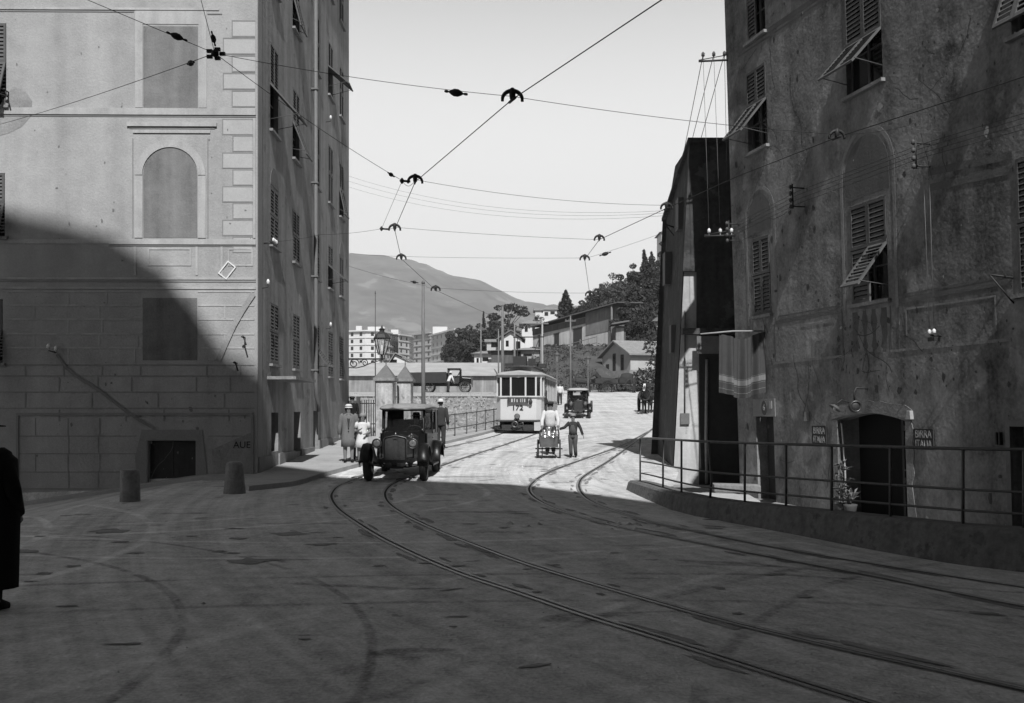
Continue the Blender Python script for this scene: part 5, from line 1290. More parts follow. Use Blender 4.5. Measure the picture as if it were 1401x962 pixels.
mb = MB(); mb.add([cp(-.005, .42, hb), cp(-.005, .6, hb), cp(-.005, .6, ze - .2), cp(-.005, .42, ze - .2), cp(.02, .42, hb), cp(.02, .6, hb), cp(.02, .6, ze - .2), cp(.02, .42, ze - .2)], [(0,1,2,3),(0,1,5,4),(1,2,6,5),(2,3,7,6),(3,0,4,7)]); mb.build('door', WOOD_D, t)
# retaining wall under it
mb = MB(); a = P(815, 0, 103); mb.add([(9.0, 109.5, 3), (11.9, 103.6, 3), (20, 105.6, 3), (9.0, 109.5, 6.0), (11.9, 103.6, 6.0), (20, 105.6, 6.0), (9.3, 110, 6.0), (12.1, 104.3, 6.0), (20, 106.2, 6.0)], [(0,1,4,3),(1,2,5,4),(3,4,7,6),(4,5,8,7)])
tag(mb.build('retaining_wall', mat('retaining_stone', .2, .5, 1.5, .9, .5, .1, 8)), 'rough stone retaining wall below the gabled cottage', 'wall')
# ---------------------------------------------------------------- long hillside shed
A0, A1 = Vector((11.6, 120, 0)), Vector((2.7, 132, 0)); zb, zt = 10.7, 14.1
t = thing('hillside_shed', 'long pale hillside building with sloping roof and few dark doors above the scrub', 'shed', (11.6, 120, zb))
ddv = (A1 - A0).normalized(); nn = Vector((-ddv.y, ddv.x, 0)); nn = -nn if nn.dot(A0) > 0 else nn
def sp(u, n, z): q = A0.lerp(A1, u) + nn * n; return Vector((q.x, q.y, z))
FH = Frame((A0.x, A0.y), (ddv.x, ddv.y), (nn.x, nn.y)); LL = (A1 - A0).length
FHW = FH.W; FH.W = lambda p: FHW((p[0], p[1], p[2] - 1.15 * p[0] / LL))
mb = MB(FH.W); mb.bx(4.5, LL, -3, 0, zb - 3, zt - .5); mb.build('wall', mat('shed_limewash', .36, .3, .6, .9, .1, .4), t)
mb = MB(FH.W); mb.bx(0, 4.5, -3, .05, zb + .6, zt + .1); mb.build('plank_bay', mat('grey_planks', .13, .3, 1.5, .85, .2, .5), t)
mb = MB(FH.W); mb.bx(0, 4.5, -2.9, .0, zb - 3, zb + .6); mb.build('lower_wall', mat('shed_limewash', .5), t)
mb = MB(FH.W); mb.bx(4.5, LL, .002, .08, zt - 1.3, zt - .55); mb.build('dark_clerestory', PLANK_D, t)
mb = MB(FH.W); mb.add([(-2.0, .8, zt + .1), (LL, .8, zt - .35), (LL, -3.3, zt - .1), (-2.0, -3.3, zt + .3), (-2.0, .8, zt + .22), (LL, .8, zt - .23), (LL, -3.3, zt + .02), (-2.0, -3.3, zt + .42)], [(0,1,2,3),(4,5,6,7),(0,1,5,4),(1,2,6,5),(2,3,7,6),(3,0,4,7)]); mb.build('roof', mat('tar_roof', .09, .2, .8, .9, .1), t)
for s0, s1, z0, z1 in ((5.2, 6.8, zb - .2, zb + 1.7), (9.6, 10.5, zb - .3, zb + 1.6), (12.7, 13.7, zb - .3, zb + 1.8)):
    mb = MB(FH.W); mb.bx(s0, s1, .003, .06, z0, z1); mb.bx(s0 - .1, s1 + .1, .003, .12, z1, z1 + .12); mb.build('door', WOOD_D, t)
mb = MB(FH.W)
for k in range(11): s = k * LL / 10; mb.tube([(s, 2.2, zb - 2.2), (s, 2.2, zb - .1)], .05, 5)
mb.tube([(0, 2.2, zb - .2), (LL, 2.2, zb - .9)], .045, 5); mb.tube([(0, 2.2, zb - .9), (LL, 2.2, zb - 1.6)], .045, 5)
tag(mb.build('bank_fence', POLE_W), 'rickety post fence along the top of the scrubby bank below the hillside shed', 'fence')
# lean-to right of it
t = thing('lean_to', 'small dark lean-to with plank front beneath the trees', 'shed', (14, 116, 9)); a, b = P(842, 0, 114), P(856, 0, 114)
mb = MB(); mb.bx(a.x, b.x, 114, 118, 7, zy(446, 114)); mb.build('plank_wall', PLANK_D, t)
mb = MB(); mb.prism([(a.x - .5, zy(445, 114)), (b.x + .3, zy(441, 114)), (b.x + .3, zy(439, 114)), (a.x - .5, zy(443, 114))], 113, 116.5, 'y'); mb.build('roof', TILE_D, t)
mb = MB(); q = P(845, 0, 113.9); mb.bx(q.x - .2, q.x + .7, 113.9, 113.98, 7.5, zy(449, 114)); mb.build('pale_boards', PLANK, t)
# ---------------------------------------------------------------- small houses above the tram
def house(lab, px0, px1, ybase, yeave, yridge, Y, m, rm, depth=6, hip=False, wins=(), name='hillside_house', base_drop=6):
    x0, x1 = P(px0, 0, Y).x, P(px1, 0, Y).x; z0, ze, zr = zy(ybase, Y), zy(yeave, Y), zy(yridge, Y)
    t = thing(name, lab, 'house', ((x0 + x1) / 2, Y, z0))
    mb = MB(); mb.bx(x0, x1, Y, Y + depth, z0 - base_drop, ze); mb.build('wall', m, t)
    o = .45; zr = max(zr, ze + .2); xm, ym = (x0 + x1) / 2, Y + depth / 2
    mb = MB()
    if hip == 'flat': mb.bx(x0 - .3, x1 + .3, Y - .3, Y + depth + .3, ze, ze + .35)
    elif hip: mb.add([(x0-o, Y-o, ze), (x1+o, Y-o, ze), (x1+o, Y+depth+o, ze), (x0-o, Y+depth+o, ze), (lerp(x0, x1, .35), ym, zr), (lerp(x0, x1, .65), ym, zr)], [(0,1,5,4),(1,2,5),(2,3,4,5),(3,0,4),(0,1,2,3)])
    else: mb.add([(x0-o, Y-o, ze), (xm, Y-o, zr), (x1+o, Y-o, ze), (x0-o, Y+depth, ze), (xm, Y+depth, zr), (x1+o, Y+depth, ze), (x0-o, Y-o, ze+.15), (xm, Y-o, zr+.18), (x1+o, Y-o, ze+.15), (x0-o, Y+depth, ze+.15), (xm, Y+depth, zr+.18), (x1+o, Y+depth, ze+.15)], [(0,1,4,3),(1,2,5,4),(6,7,10,9),(7,8,11,10),(0,1,7,6),(1,2,8,7),(3,0,6,9),(2,5,11,8)])
    if hip is False:
        g = MB(); g.prism([(x0, ze - .01), (x1, ze - .01), (xm, zr - .02)], Y + .002, Y + depth - .3, 'y'); g.build('gable', m, t)
    mb.build('roof', rm, t)
    for (a, b, c, d) in wins:
        w_ = MB(); w_.bx(P(a, 0, Y).x, P(b, 0, Y).x, Y - .04, Y + .1, zy(d, Y), zy(c, Y)); w_.build('window', GLASS_D, t)
    return t
house('low white house with wide eaves left of the poles', 649, 673, 503, 484, 478, 118, WHITE_P, TILE, 7, True, [(652, 655, 490, 498), (660, 668, 489, 494), (660, 667, 497, 501)])
house('white gabled house half way up, behind the pole pair', 684, 714, 492, 465, 453, 128, WHITE_P, TILE_D, 7, False, [(692, 696, 466, 474), (706, 712, 467, 478)])
house('flat roofed block left of the white gabled house', 666, 686, 480, 468, 466, 132, MID_P, TILE, 6, 'flat', [(672, 681, 469, 475)])
house('dark plank shed in front of the white gabled house', 672, 706, 503, 480, 477, 112, PLANK_D, TILE_D, 5, True, [])
house('pale shed with dark openings right of the dark plank shed', 706, 738, 503, 479, 474, 113, GREY_P, TILE, 5, True, [(708, 713, 481, 490), (716, 728, 484, 487)])
house('villa with hipped roof and a small tower among the trees', 714, 742, 458, 443, 435, 165, WHITE_P, TILE, 8, True, [(718, 722, 447, 454), (728, 732, 447, 453)])
house('square white tower top above the villa roof', 732.5, 741, 440, 425, 423.5, 172, WHITE_P, TILE, 4, 'flat', [])
house('white flat house with dark porch beside the cypress', 741, 762, 436, 424, 421, 185, WHITE_P, TILE, 6, 'flat', [(745, 750, 427, 432), (753, 759, 426, 430)])
house('white house peeping out of the trees at the right edge of the hill', 896, 925, 470, 440, 428, 125, MID_P, TILE_D, 6, True, [(903, 907, 446, 456)])
house('house among the dark trees up on the right hill', 905, 918, 330, 318, 312, 190, WHITE_P, TILE, 6, True, [])
# ---------------------------------------------------------------- town far behind
def block(lab, pts, ztop, zbase, m, floors, bays, name='town_block', yset=None, roof=True, wm=None, cor=True):
    """facade polyline pts [(px, Y)], extruded to a solid with window openings as dark insets"""
    L_ = [Vector((P(px, 0, Y).x, Y, 0)) for px, Y in pts]; t = thing(name, lab, 'apartment block', (L_[0].x, L_[0].y, zbase))
    zt = ztop
    c = sum(L_, Vector()) / len(L_); back = Vector((0, 25, 0))
    mb = MB(); n = len(L_)
    vs = [p + Vector((0, 0, zbase - 8)) for p in L_] + [p + Vector((0, 0, zt)) for p in L_] + [L_[-1] + back + Vector((0, 0, zbase - 8)), L_[0] + back + Vector((0, 0, zbase - 8)), L_[-1] + back + Vector((0, 0, zt)), L_[0] + back + Vector((0, 0, zt))]
    fs = [(i, i+1, n+i+1, n+i) for i in range(n-1)] + [(n-1, 2*n, 2*n+2, 2*n-1), (2*n, 2*n+1, 2*n+3, 2*n+2), (2*n+1, 0, n, 2*n+3), tuple(range(n, 2*n)) + (2*n+2, 2*n+3)]
    mb.add(vs, fs); mb.build('wall', m, t)
    mb = MB(); mc = MB(); fh = (zt - zbase) / floors
    for i in range(n - 1):
        a, b = L_[i], L_[i+1]; d = (b - a).normalized(); nr = Vector((d.y, -d.x, 0)); ln = (b - a).length; k = max(1, round(bays * ln))
        fr = Frame((a.x, a.y), (d.x, d.y), (nr.x, nr.y))
        for f in range(floors):
            for j in range(k):
                s = (j + .5) * ln / k; z = zbase + fh * (f + .28)
                w_ = MB(fr.W); w_.bx(s - .55, s + .55, .02, .06, z, z + fh * .5); w_.build('window', GLASS_D if wm is None else wm, t)
            if f: q = MB(fr.W); mc.T = fr.W; mc.bx(0, ln, .02, .28, zbase + fh * f - .1, zbase + fh * f + .12)
        mc.T = fr.W
        if cor: mc.bx(-.3, ln + .3, .02, .9, zt - .25, zt + .25)
    mc.T = None; mc.build('cornices', m, t)
    return t, L_, zt
zb = zy(503, 400)
t, L_, zt = block('large white apartment house with curved corner far behind the lantern', [(440, 392), (500, 385), (519, 386), (533, 396), (544, 412)], zy(454, 390), zb, TOWN, 5, .27)
for x0, x1, y0 in ((487, 495, 446), (503, 526, 447), (535, 545, 451)):
    mb = MB(); mb.bx(P(x0, 0, 398).x, P(x1, 0, 398).x, 398, 408, zt - .3, zy(y0, 398)); mb.build('roof_storey', TOWN, t)
t, L_, zt = block('grey apartment house with balconies between the white block and the pole', [(545, 392), (560, 400), (566, 420)], zy(460, 400), zb, TOWN_M, 5, .24)
t, L_, zt = block('pale block with shaded end wall just right of the tall pole', [(566, 372), (583, 365), (590, 362)], zy(457, 368), zb, TOWN_G, 5, .2)
t, L_, zt = block('long grey street front with white end and dark trees before it', [(590, 345), (625, 318), (640, 330)], zy(453, 325), zb - 3, TOWN_M, 5, .2)
mb = MB(); mb.bx(P(592, 0, 350).x, P(612, 0, 350).x, 350, 362, zt - .3, zy(447, 350)); mb.build('roof_storey', TOWN, t)
# ================================================================ trees and scrub
def leaf_cards(mb, c, rx, ry, rz, n, sz, rnd, shell=.55):
    for _ in range(n):
        while True:
            v = Vector((rnd.uniform(-1, 1), rnd.uniform(-1, 1), rnd.uniform(-1, 1)))
            if .05 < v.length < 1: break
        r_ = v.length; v = v.normalized() * (shell + (1 - shell) * r_ if rnd.random() < .75 else r_)
        p = Vector(c) + Vector((v.x * rx, v.y * ry, v.z * rz))
        a = Vector((rnd.gauss(0, 1), rnd.gauss(0, 1), rnd.gauss(0, 1))).normalized(); b = a.orthogonal().normalized(); b = Matrix.Rotation(rnd.uniform(0, 6.28), 3, a) @ b; e = a.cross(b)
        s = sz * rnd.uniform(.55, 1.25)
        mb.add([p - b * s, p - e * s * .45, p + b * s, p + e * s * .45 + a * s * .15], [(0,1,2,3)])
def tree(name, lab, px, ytop, Y, w_px, kind, m, seed, base=None, cat='tree', group=None, n=1.0):
    rnd = random.Random(seed)
    tp = P(px, ytop, Y); X = tp.x; zb = h(X, Y) - .3 if base is None else base; H_ = tp.z - zb; rw = w_px * Y / F / 2
    t = thing(name, lab, cat, (X, Y, zb), group=group)
    tr = MB()
    if kind == 'cypress':
        tr.tube([(X, Y, zb), (X, Y, zb + H_ * .6)], [rw * .22, rw * .1], 6)
        lf = MB(); k = 26
        for i in range(k):
            u = i / (k - 1); r_ = rw * (min(1, .45 + u * 2.2) if u < .3 else (1 - ((u - .3) / .7) ** 1.5)) + .08
            leaf_cards(lf, (X + rnd.uniform(-.12, .12) * rw, Y, zb + H_ * (.04 + .94 * u)), r_ * rnd.uniform(.8, 1.1), r_, H_ * .05, int(90 * n), rw * .22, rnd, .5)
    else:
        base_t = .25 if kind == 'round' else .45
        fork = zb + H_ * base_t
        tr.tube([(X, Y, zb), (X + rw * .04, Y, lerp(zb, fork, .5)), (X, Y, fork)], [H_ * .03, H_ * .024, H_ * .02], 7)
        lf = MB(); k = 20 if kind == 'round' else 14
        if kind == 'mass': k = 30
        cl = []
        for i in range(k):
            a = rnd.uniform(0, 6.28)
            if kind == 'round': q = (rnd.uniform(.1, .8) * rw, rnd.uniform(.32, .86))
            elif kind == 'mass': q = (rnd.uniform(.0, .9) * rw, rnd.uniform(.12, .82))
            else: q = (rnd.uniform(.15, .85) * rw, rnd.uniform(.45, .9))
            sh = 1 - max(0, (q[1] - .6)) * 1.6
            cl.append((X + math.cos(a) * q[0] * sh, Y + math.sin(a) * q[0] * sh * .8, zb + H_ * q[1], rw * rnd.uniform(.2, .36)))
        cl.append((X, Y, tp.z - rw * .2, rw * .22))
        for x, y, z, r_ in cl:
            tr.tube([(X, Y, fork - H_ * .05), (lerp(X, x, .5), lerp(Y, y, .5), lerp(fork, z, .4)), (x, y, z)], [H_ * .012, H_ * .009, H_ * .003], 5)
            leaf_cards(lf, (x, y, z), r_, r_, r_ * (.75 if kind != 'pine' else .45), int((110 if kind != 'mass' else 165) * n), r_ * (.24 if kind != 'mass' else .3), rnd)
    tr.build('trunk', BARK, t); lf.build('crown', m, t, recalc=False)
    return t
tree('tree', 'spreading loose tree standing alone against the mountain above the tram', 695, 413, 150, 66, 'pine', LEAF_D, 11, base=zy(475, 150))
tree('cypress_tree', 'pointed dark cypress beside the white house on the hill', 774, 399, 150, 24, 'cypress', LEAF_D, 12, base=zy(445, 150))
for i, (px, yt, Y, wd, k, lab) in enumerate([
    (627, 448, 210, 46, 'mass', 'rounded dark tree at the left end of the dark grove'), (642, 444, 200, 48, 'mass', 'dark tree of the grove, second from its left end'), (662, 428, 205, 12, 'cypress', 'slim dark cypress rising from the grove left of the poles'),
    (656, 442, 198, 50, 'mass', 'broad dark tree below the slim grove cypress'), (676, 440, 190, 60, 'mass', 'dark tree filling the grove behind the thick pole'), (618, 462, 190, 30, 'mass', 'low dark tree at the foot of the grove near the pale street front'),
    (702, 443, 186, 50, 'mass', 'dark tree of the grove behind the right pole, under the lone spreading tree'), (722, 448, 184, 36, 'mass', 'dark tree at the right end of the grove beside the villa')]):
    tree('cypress_tree' if k == 'cypress' else 'grove_tree', lab, px, yt, Y, wd, k, LEAF_D, 30 + i, base=zy(506, Y))
for i, (px, yt, Y, wd, k, m, base, lab) in enumerate([
    (812, 398, 142, 44, 'round', LEAF_D, 440, 'low dark tree at the left foot of the wooded hill'), (838, 372, 150, 60, 'round', LEAF_M, 436, 'leafy broad tree on the skyline of the wooded hill, the palest one'),
    (868, 388, 140, 62, 'mass', LEAF_D, 452, 'dense dark tree in the middle of the wooded hill'), (882, 344, 165, 22, 'cypress', LEAF_D, 415, 'pointed cypress on the hill skyline, left one of the pair'), (892, 347, 164, 20, 'cypress', LEAF_D, 415, 'pointed cypress on the hill skyline, right one of the pair'),
    (902, 356, 150, 48, 'mass', LEAF_D, 440, 'dark tree below the cypress pair at the slate house edge'), (914, 302, 175, 26, 'cypress', LEAF_D, 400, 'tallest dark cypress, cut by the slate roofed house edge'), (905, 330, 182, 34, 'mass', LEAF_D, 410, 'dark tree at the foot of the tallest cypress'), 
    (930, 300, 185, 60, 'mass', LEAF_D, 400, 'dark tree mostly hidden behind the slate roofed house'),
    (880, 418, 126, 60, 'mass', LEAF_D, 470, 'dark bushy tree above the gabled cottage roof'), (905, 425, 118, 34, 'mass', LEAF_D, 500, 'bushy tree between the cottage and the slate house edge'), (858, 410, 146, 44, 'mass', LEAF_D, 450, 'dark tree behind the right end of the long hillside shed'),
    (796, 410, 175, 40, 'mass', LEAF_D, 442, 'small dark tree just right of the pointed cypress'), (782, 420, 180, 26, 'mass', LEAF_M, 440, 'small shrubby tree close behind the pointed cypress'),
    (736, 430, 168, 20, 'round', LEAF_D, 448, 'small dark tree in front of the villa on the hill'),
    (874, 432, 116, 40, 'mass', LEAF_D, 478, 'dark leafy tree standing over the cottage ridge'), (893, 400, 130, 50, 'mass', LEAF_D, 470, 'big dark tree rising behind the cottage at the right'), (848, 374, 158, 54, 'mass', LEAF_D, 430, 'dense dark tree high on the hill, left of the cypress pair'), (866, 360, 162, 44, 'mass', LEAF_D, 425, 'dark tree close left of the cypress pair'), (892, 350, 158, 46, 'mass', LEAF_D, 420, 'dark tree close behind the cypress pair'), (824, 388, 152, 44, 'mass', LEAF_D, 436, 'dark tree left of the pale skyline tree'),
    (858, 412, 117.5, 44, 'mass', LEAF_D, 474, 'dark bushy tree hiding the right end of the hillside shed'), (850, 392, 160, 40, 'mass', LEAF_D, 440, 'dark tree under the pale skyline tree')]):
    tree('cypress_tree' if k == 'cypress' else 'hill_tree', lab, px, yt, Y, wd, k, m, 60 + i, base=zy(base, Y) - 1.5)
# scrub on the bank below the hillside shed: uncountable
rnd = random.Random(99); mb = MB()
for i in range(520):
    Y = rnd.uniform(100.5, 121); X = rnd.uniform(-1, 15)
    if Y > 103 and X > 8.5 + (Y - 103) * -.1 and X > 9 and Y < 113: continue
    r_ = rnd.uniform(.2, .75) * (.5 if Y > 115 else 1); leaf_cards(mb, (X, Y, h(X, Y) + r_ * .3), r_ * 1.2, r_ * 1.2, r_ * .6, 26, .12, rnd, .4)
tag(mb.build('bank_scrub', mat('scrub_leaves', .042, .55, .4, .85, 0, 0, 3, coords='World'), recalc=False), 'mixed scrub covering the bank below the long hillside shed', 'scrub', kind='stuff')
mb = MB()
for i in range(6500):
    Y = rnd.uniform(38, 74); X = rnd.uniform(-16, 3)
    ex = pw(Y, [(34, -3.9), (38.5, -2.85), (48, -.9), (60, 1.2), (75, 3.0)])
    if X > ex - .35 or (X < -6.8 and Y < 46): continue
    z = h(X, Y) - .06; hh = rnd.uniform(.05, .17); a = rnd.uniform(0, 6.28); d = Vector((math.cos(a), math.sin(a), 0)) * rnd.uniform(.05, .16)
    mb.add([Vector((X, Y, z)) - d, Vector((X, Y, z)) + d, Vector((X + rnd.uniform(-.1, .1), Y, z + hh))], [(0,1,2)])
tag(mb.build('bank_grass', mat('dry_grass', .27, .5, .5, .9, 0, 0, 6, coords='World'), recalc=False), 'dry grass tufts on the bank beyond the low railing', 'grass', kind='stuff')
# shrubs at the foot of the cottage and along the far kerb
for i, (px, py, Y, r_, lab) in enumerate([(905, 470, 100, 1.6, 'dark shrub against the right side of the cottage'), (908, 505, 96, 1.5, 'dark shrub by the roadside at the slate house edge'), (884, 522, 99, 1.3, 'low dark shrub on the rough wall below the cottage')]):
    c = P(px, py, Y); t = thing('shrub', lab, 'shrub', (c.x, c.y, c.z - r_)); mb = MB(); leaf_cards(mb, c, r_ * 1.2, r_, r_, 420, .22, rnd, .5); mb.build('leaves', LEAF_D, t, recalc=False)
    mb = MB(); mb.tube([(c.x, c.y, h(c.x, c.y) - .2), (c.x, c.y, c.z)], .08, 5); mb.build('stem', BARK, t)
# the right side of the street, hidden by the slate roofed house from the viewer's own place
mb = MB(); g0, g1 = Vector((6.3, 37, 0)), Vector((16.2, 99, 0)); n = 20
for i in range(n):
    a, b = g0.lerp(g1, i / n), g0.lerp(g1, (i + 1) / n)
    za, zb_ = h(a.x, a.y), h(b.x, b.y); t_ = Vector((.4, 0, 0))
    A = [Vector((a.x, a.y, za - .3)), Vector((b.x, b.y, zb_ - .3)), Vector((b.x, b.y, zb_ + 2.4)), Vector((a.x, a.y, za + 2.4))]
    mb.add(A + [p + t_ for p in A], [(0,1,2,3), (7,6,5,4), (3,2,6,7)])
tag(mb.build('garden_wall', mat('garden_wall_stone', .2, .4, 1.2, .9, .5, .3, 9, mid=.3)), 'long stone garden wall along the right of the street beyond the boarded house', 'wall')
for i in range(16):
    Y = 55 + i * 8 + (i % 3) * 3; px = 935 + (i * 67) % 210; top = 430 - (i * 37) % 150 if Y > 110 else 440 - (i * 23) % 60
    px = max(px, 925 + 4.2 * F / Y)
    X = P(px, 0, Y).x
    tree('hill_tree', 'dark tree on the right hillside behind the long garden wall', px, HY - (h(X, Y) + 5.5 + (i * 1.3) % 4 - CZ) * F / Y, Y, 6.5 * F / Y, 'mass', LEAF_D, 200 + i, base=h(X, Y) - .3, group='trees behind the garden wall', n=.7)
# ================================================================ vehicles
# local axes: +x to the right seen from the front, -y forwards (towards the viewer), z up; built around the origin
def LT(name, label, cat, loc, rz, group=None, scale=1.0):
    t = thing(name, label, cat, (0, 0, 0), 0, group); t.location = loc; t.rotation_euler = (0, 0, rz); t.scale = (scale,) * 3; ORG[t.name] = Vector((0, 0, 0)); return t
def wheel(par, c, r_, wd, spokes=12, axis='x', disc=False, name='wheel', tyre=RUBB, rimm=None, tw=.07):
    c = Vector(c); rimm = rimm or WOOD_D
    def pt(rad, ang, off):
        a, b = rad * math.cos(ang), rad * math.sin(ang)
        return c + (Vector((off, a, b)) if axis == 'x' else Vector((a, off, b)))
    mb = MB(); n = 28
    # spokes or disc and hub
    M_ = Matrix.Rotation(R(90), 3, 'Y') if axis == 'x' else Matrix.Rotation(R(90), 3, 'X')
    mb.lathe([(.01, -wd * .6), (r_ * .14, -wd * .55), (r_ * .16, 0), (r_ * .14, wd * .55), (.01, wd * .6)], c, 10, M_)
    if disc: mb.lathe([(.02, -.02), (r_ * .72, -.035), (r_ * .74, 0), (r_ * .72, .035), (.02, .02)], c, 20, M_)
    else:
        for k in range(spokes):
            a = 6.283 * k / spokes; mb.tube([pt(r_ * .1, a, 0), pt(r_ * .82, a, 0)], r_ * .035, 5)
    mb.tube([pt(r_ * .8, 6.283 * k / n, 0) for k in range(n)], wd * .22, 6, closed=True)
    w_ = mb.build(name, rimm, par)
    mb = MB(); vs = []
    prof = [(r_ - tw, -wd * .36), (r_ - tw * .4, -wd * .5), (r_ - tw * .06, -wd * .36), (r_, -wd * .12), (r_, wd * .12), (r_ - tw * .06, wd * .36), (r_ - tw * .4, wd * .5), (r_ - tw, wd * .36)]
    for rad, off in prof:
        for k in range(n): vs.append(pt(rad, 6.283 * k / n, off))
    m = len(prof)
    mb.add(vs, [(i*n+k, i*n+(k+1)%n, ((i+1)%m)*n+(k+1)%n, ((i+1)%m)*n+k) for i in range(m) for k in range(n)], True); mb.build('tyre', tyre, w_)
    return w_
def motor_car(name, label, loc, rz, roof_m, scale=1.0, plates=False, wide=1.0):
    t = LT(name, label, 'car', loc, rz, scale=scale)
    WB, TR, WR = 2.65, .67, .40
    bw = .56; bw2 = .68
    # chassis
    mb = MB(); 
    for sx in (-1, 1): mb.bx(sx * .36 - .035, sx * .36 + .035, -.45, WB + .5, .44, .54)
    mb.bx(-.36, .36, -.42, -.36, .45, .52); mb.tube([(-TR, 0, WR), (-.3, 0, WR - .06), (.3, 0, WR - .06), (TR, 0, WR)], .03, 6); mb.tube([(-TR, WB, WR), (TR, WB, WR)], .045, 6); mb.lathe([(.02, -.12), (.13, -.06), (.13, .06), (.02, .12)], (0.0, WB, WR), 10)
    mb.build('chassis', IRON, t)
    for sx in (-1, 1):
        for y0 in (-.5, WB - .55): mb = MB(); mb.tube([(sx * .36, y0, .5), (sx * .36, y0 + .5, .37), (sx * .36, y0 + 1.05, .52)], (.03, .035), 6); mb.build('leaf_spring', IRON, t)
    for sx in (-1, 1):
        wheel(t, (sx * TR, 0, WR), WR, .15, 10); wheel(t, (sx * TR, WB, WR), WR, .15, 10)
    # radiator with shell, honeycomb and cap
    mb = MB(); pf = [(-.27, .46), (.27, .46), (.275, 1.0), (.24, 1.04), (.05, 1.08), (-.05, 1.08), (-.24, 1.04), (-.275, 1.0)]
    mb.prism(pf, -.16, .0, 'y'); rs = mb.build('radiator', CARP, t, bevel=.015)
    mb = MB(); mb.prism([(x * .87, .46 + (z - .46) * .9 + .03) for x, z in pf], -.172, -.16, 'y')
    for k in range(11): x = -.22 + k * .044; mb.bx(x - .006, x + .006, -.18, -.172, .5, .98)
    mb.build('radiator_core', IRON, rs)
    mb = MB(); o_ = [(x * 1.0, -.165, z) for x, z in pf]; mb.tube([Vector(q) for q in o_], .014, 6, closed=True); mb.build('radiator_rim', BRASS_D, rs)
    mb = MB(); mb.lathe([(.035, 1.08), (.035, 1.12), (.02, 1.15), (.01, 1.17)], (0, -.08, 0), 10); mb.build('radiator_cap', BRASS_D, rs)
    mb = MB(); mb.prism([(-.05, 1.0), (.05, 1.0), (.035, 1.045), (-.035, 1.045)], -.19, -.175, 'y'); mb.build('badge', BRASS_D, rs)
    # bonnet
    mb = MB(); secs = [(.0, .265, 1.03, .98, .5), (.6, .32, 1.07, 1.0, .5), (1.0, .42, 1.13, 1.04, .5)]
    vs = []
    for y, hw, zc, zs, zb in secs: vs += [(-hw, y, zb), (-hw, y, zs), (-hw * .62, y, zc), (0, y, zc + .05), (hw * .62, y, zc), (hw, y, zs), (hw, y, zb)]
    fs = [(i*7+k, i*7+k+1, (i+1)*7+k+1, (i+1)*7+k) for i in range(2) for k in range(6)]; mb.add(vs, fs)
    for sx in (-1, 1):
        for k in range(8): y = .15 + k * .09; xx = lerp(.275, .39, y); mb.add([(sx * (xx+.012), y, .62), (sx * (xx+.012), y + .03, .62), (sx * (xx+.03), y + .03, .9), (sx * (xx+.03), y, .9)], [(0,1,2,3)])
    mb.build('bonnet', CARP, t)
    # scuttle and lower body
    mb = MB(); S = [(1.0, .43, 1.16), (1.25, .55, 1.17), (2.0, .64, 1.14), (2.9, .68, 1.15), (3.35, .62, 1.12)]
    vs = []
    for y, hw, zt in S: vs += [(-hw * .96, y, .5), (-hw, y, .8), (-hw, y, zt - .05), (-hw * .95, y, zt), (hw * .95, y, zt), (hw, y, zt - .05), (hw, y, .8), (hw * .96, y, .5)]
    fs = [(i*8+k, i*8+k+1, (i+1)*8+k+1, (i+1)*8+k) for i in range(4) for k in range(7)] + [tuple(range(8)), tuple(32 + k for k in range(8))[::-1]]
    # leave the cabin top open between the scuttle and the rear deck
    fs = [f for f in fs if not (set(f) == {8+3, 8+4, 16+4, 16+3} or set(f) == {16+3, 16+4, 24+4, 24+3})]
    mb.add(vs, fs); bd = mb.build('body', CARP, t)
    mb = MB(); mb.bx(-.56, .56, 1.9, 2.0, .6, 1.25); mb.bx(-.56, .56, 1.45, 1.95, .6, .82); mb.bx(-.58, .58, 2.75, 2.88, .6, 1.3); mb.bx(-.58, .58, 2.3, 2.8, .6, .82); mb.build('seats', CL_DARK, t)
    for sx in (-1, 1):
        mb = MB(); mb.add([(sx * .60, 1.3, .6), (sx * .655, 1.98, .6), (sx * .655, 1.98, 1.1), (sx * .6, 1.3, 1.12), (sx * .575, 1.3, .6), (sx * .63, 1.98, .6), (sx * .63, 1.98, 1.1), (sx * .575, 1.3, 1.12)], [(0,1,2,3),(4,5,6,7),(0,1,5,4),(1,2,6,5),(2,3,7,6),(3,0,4,7)]); dr = mb.build('door', CARP, t)
        mb = MB(); mb.tube([(sx * .665, 1.85, 1.0), (sx * .7, 1.85, 1.0), (sx * .7, 1.75, 1.0)], .012, 5); mb.build('handle', NICK, dr)
    # windscreen
    mb = MB(); q = [(-.52, 1.22, 1.14), (.52, 1.22, 1.14), (.5, 1.32, 1.72), (-.5, 1.32, 1.72)]
    mb.tube([Vector(p) for p in q], .02, 6, closed=True); ws = mb.build('windscreen_frame', BRASS_D, t)
    mb = MB(); mb.quad(*[(x * .98, y, z) for x, y, z in q]); mb.build('windscreen_glass', CARGL, ws)
    # roof on pillars with side windows
    mb = MB()
    for sx in (-1, 1):
        for y, zb in ((1.28, 1.12), (2.05, 1.1), (2.75, 1.12), (3.28, 1.1)): mb.tube([(sx * (.52 if y < 1.5 else .63), y, zb), (sx * (.52 if y < 1.5 else .61), y + .02, 1.76)], (.025, .035), 6)
        mb.tube([(sx * .52, 1.3, 1.72), (sx * .62, 2.05, 1.73), (sx * .62, 3.28, 1.72)], .022, 6)
    mb.build('window_pillars', CARP, t)
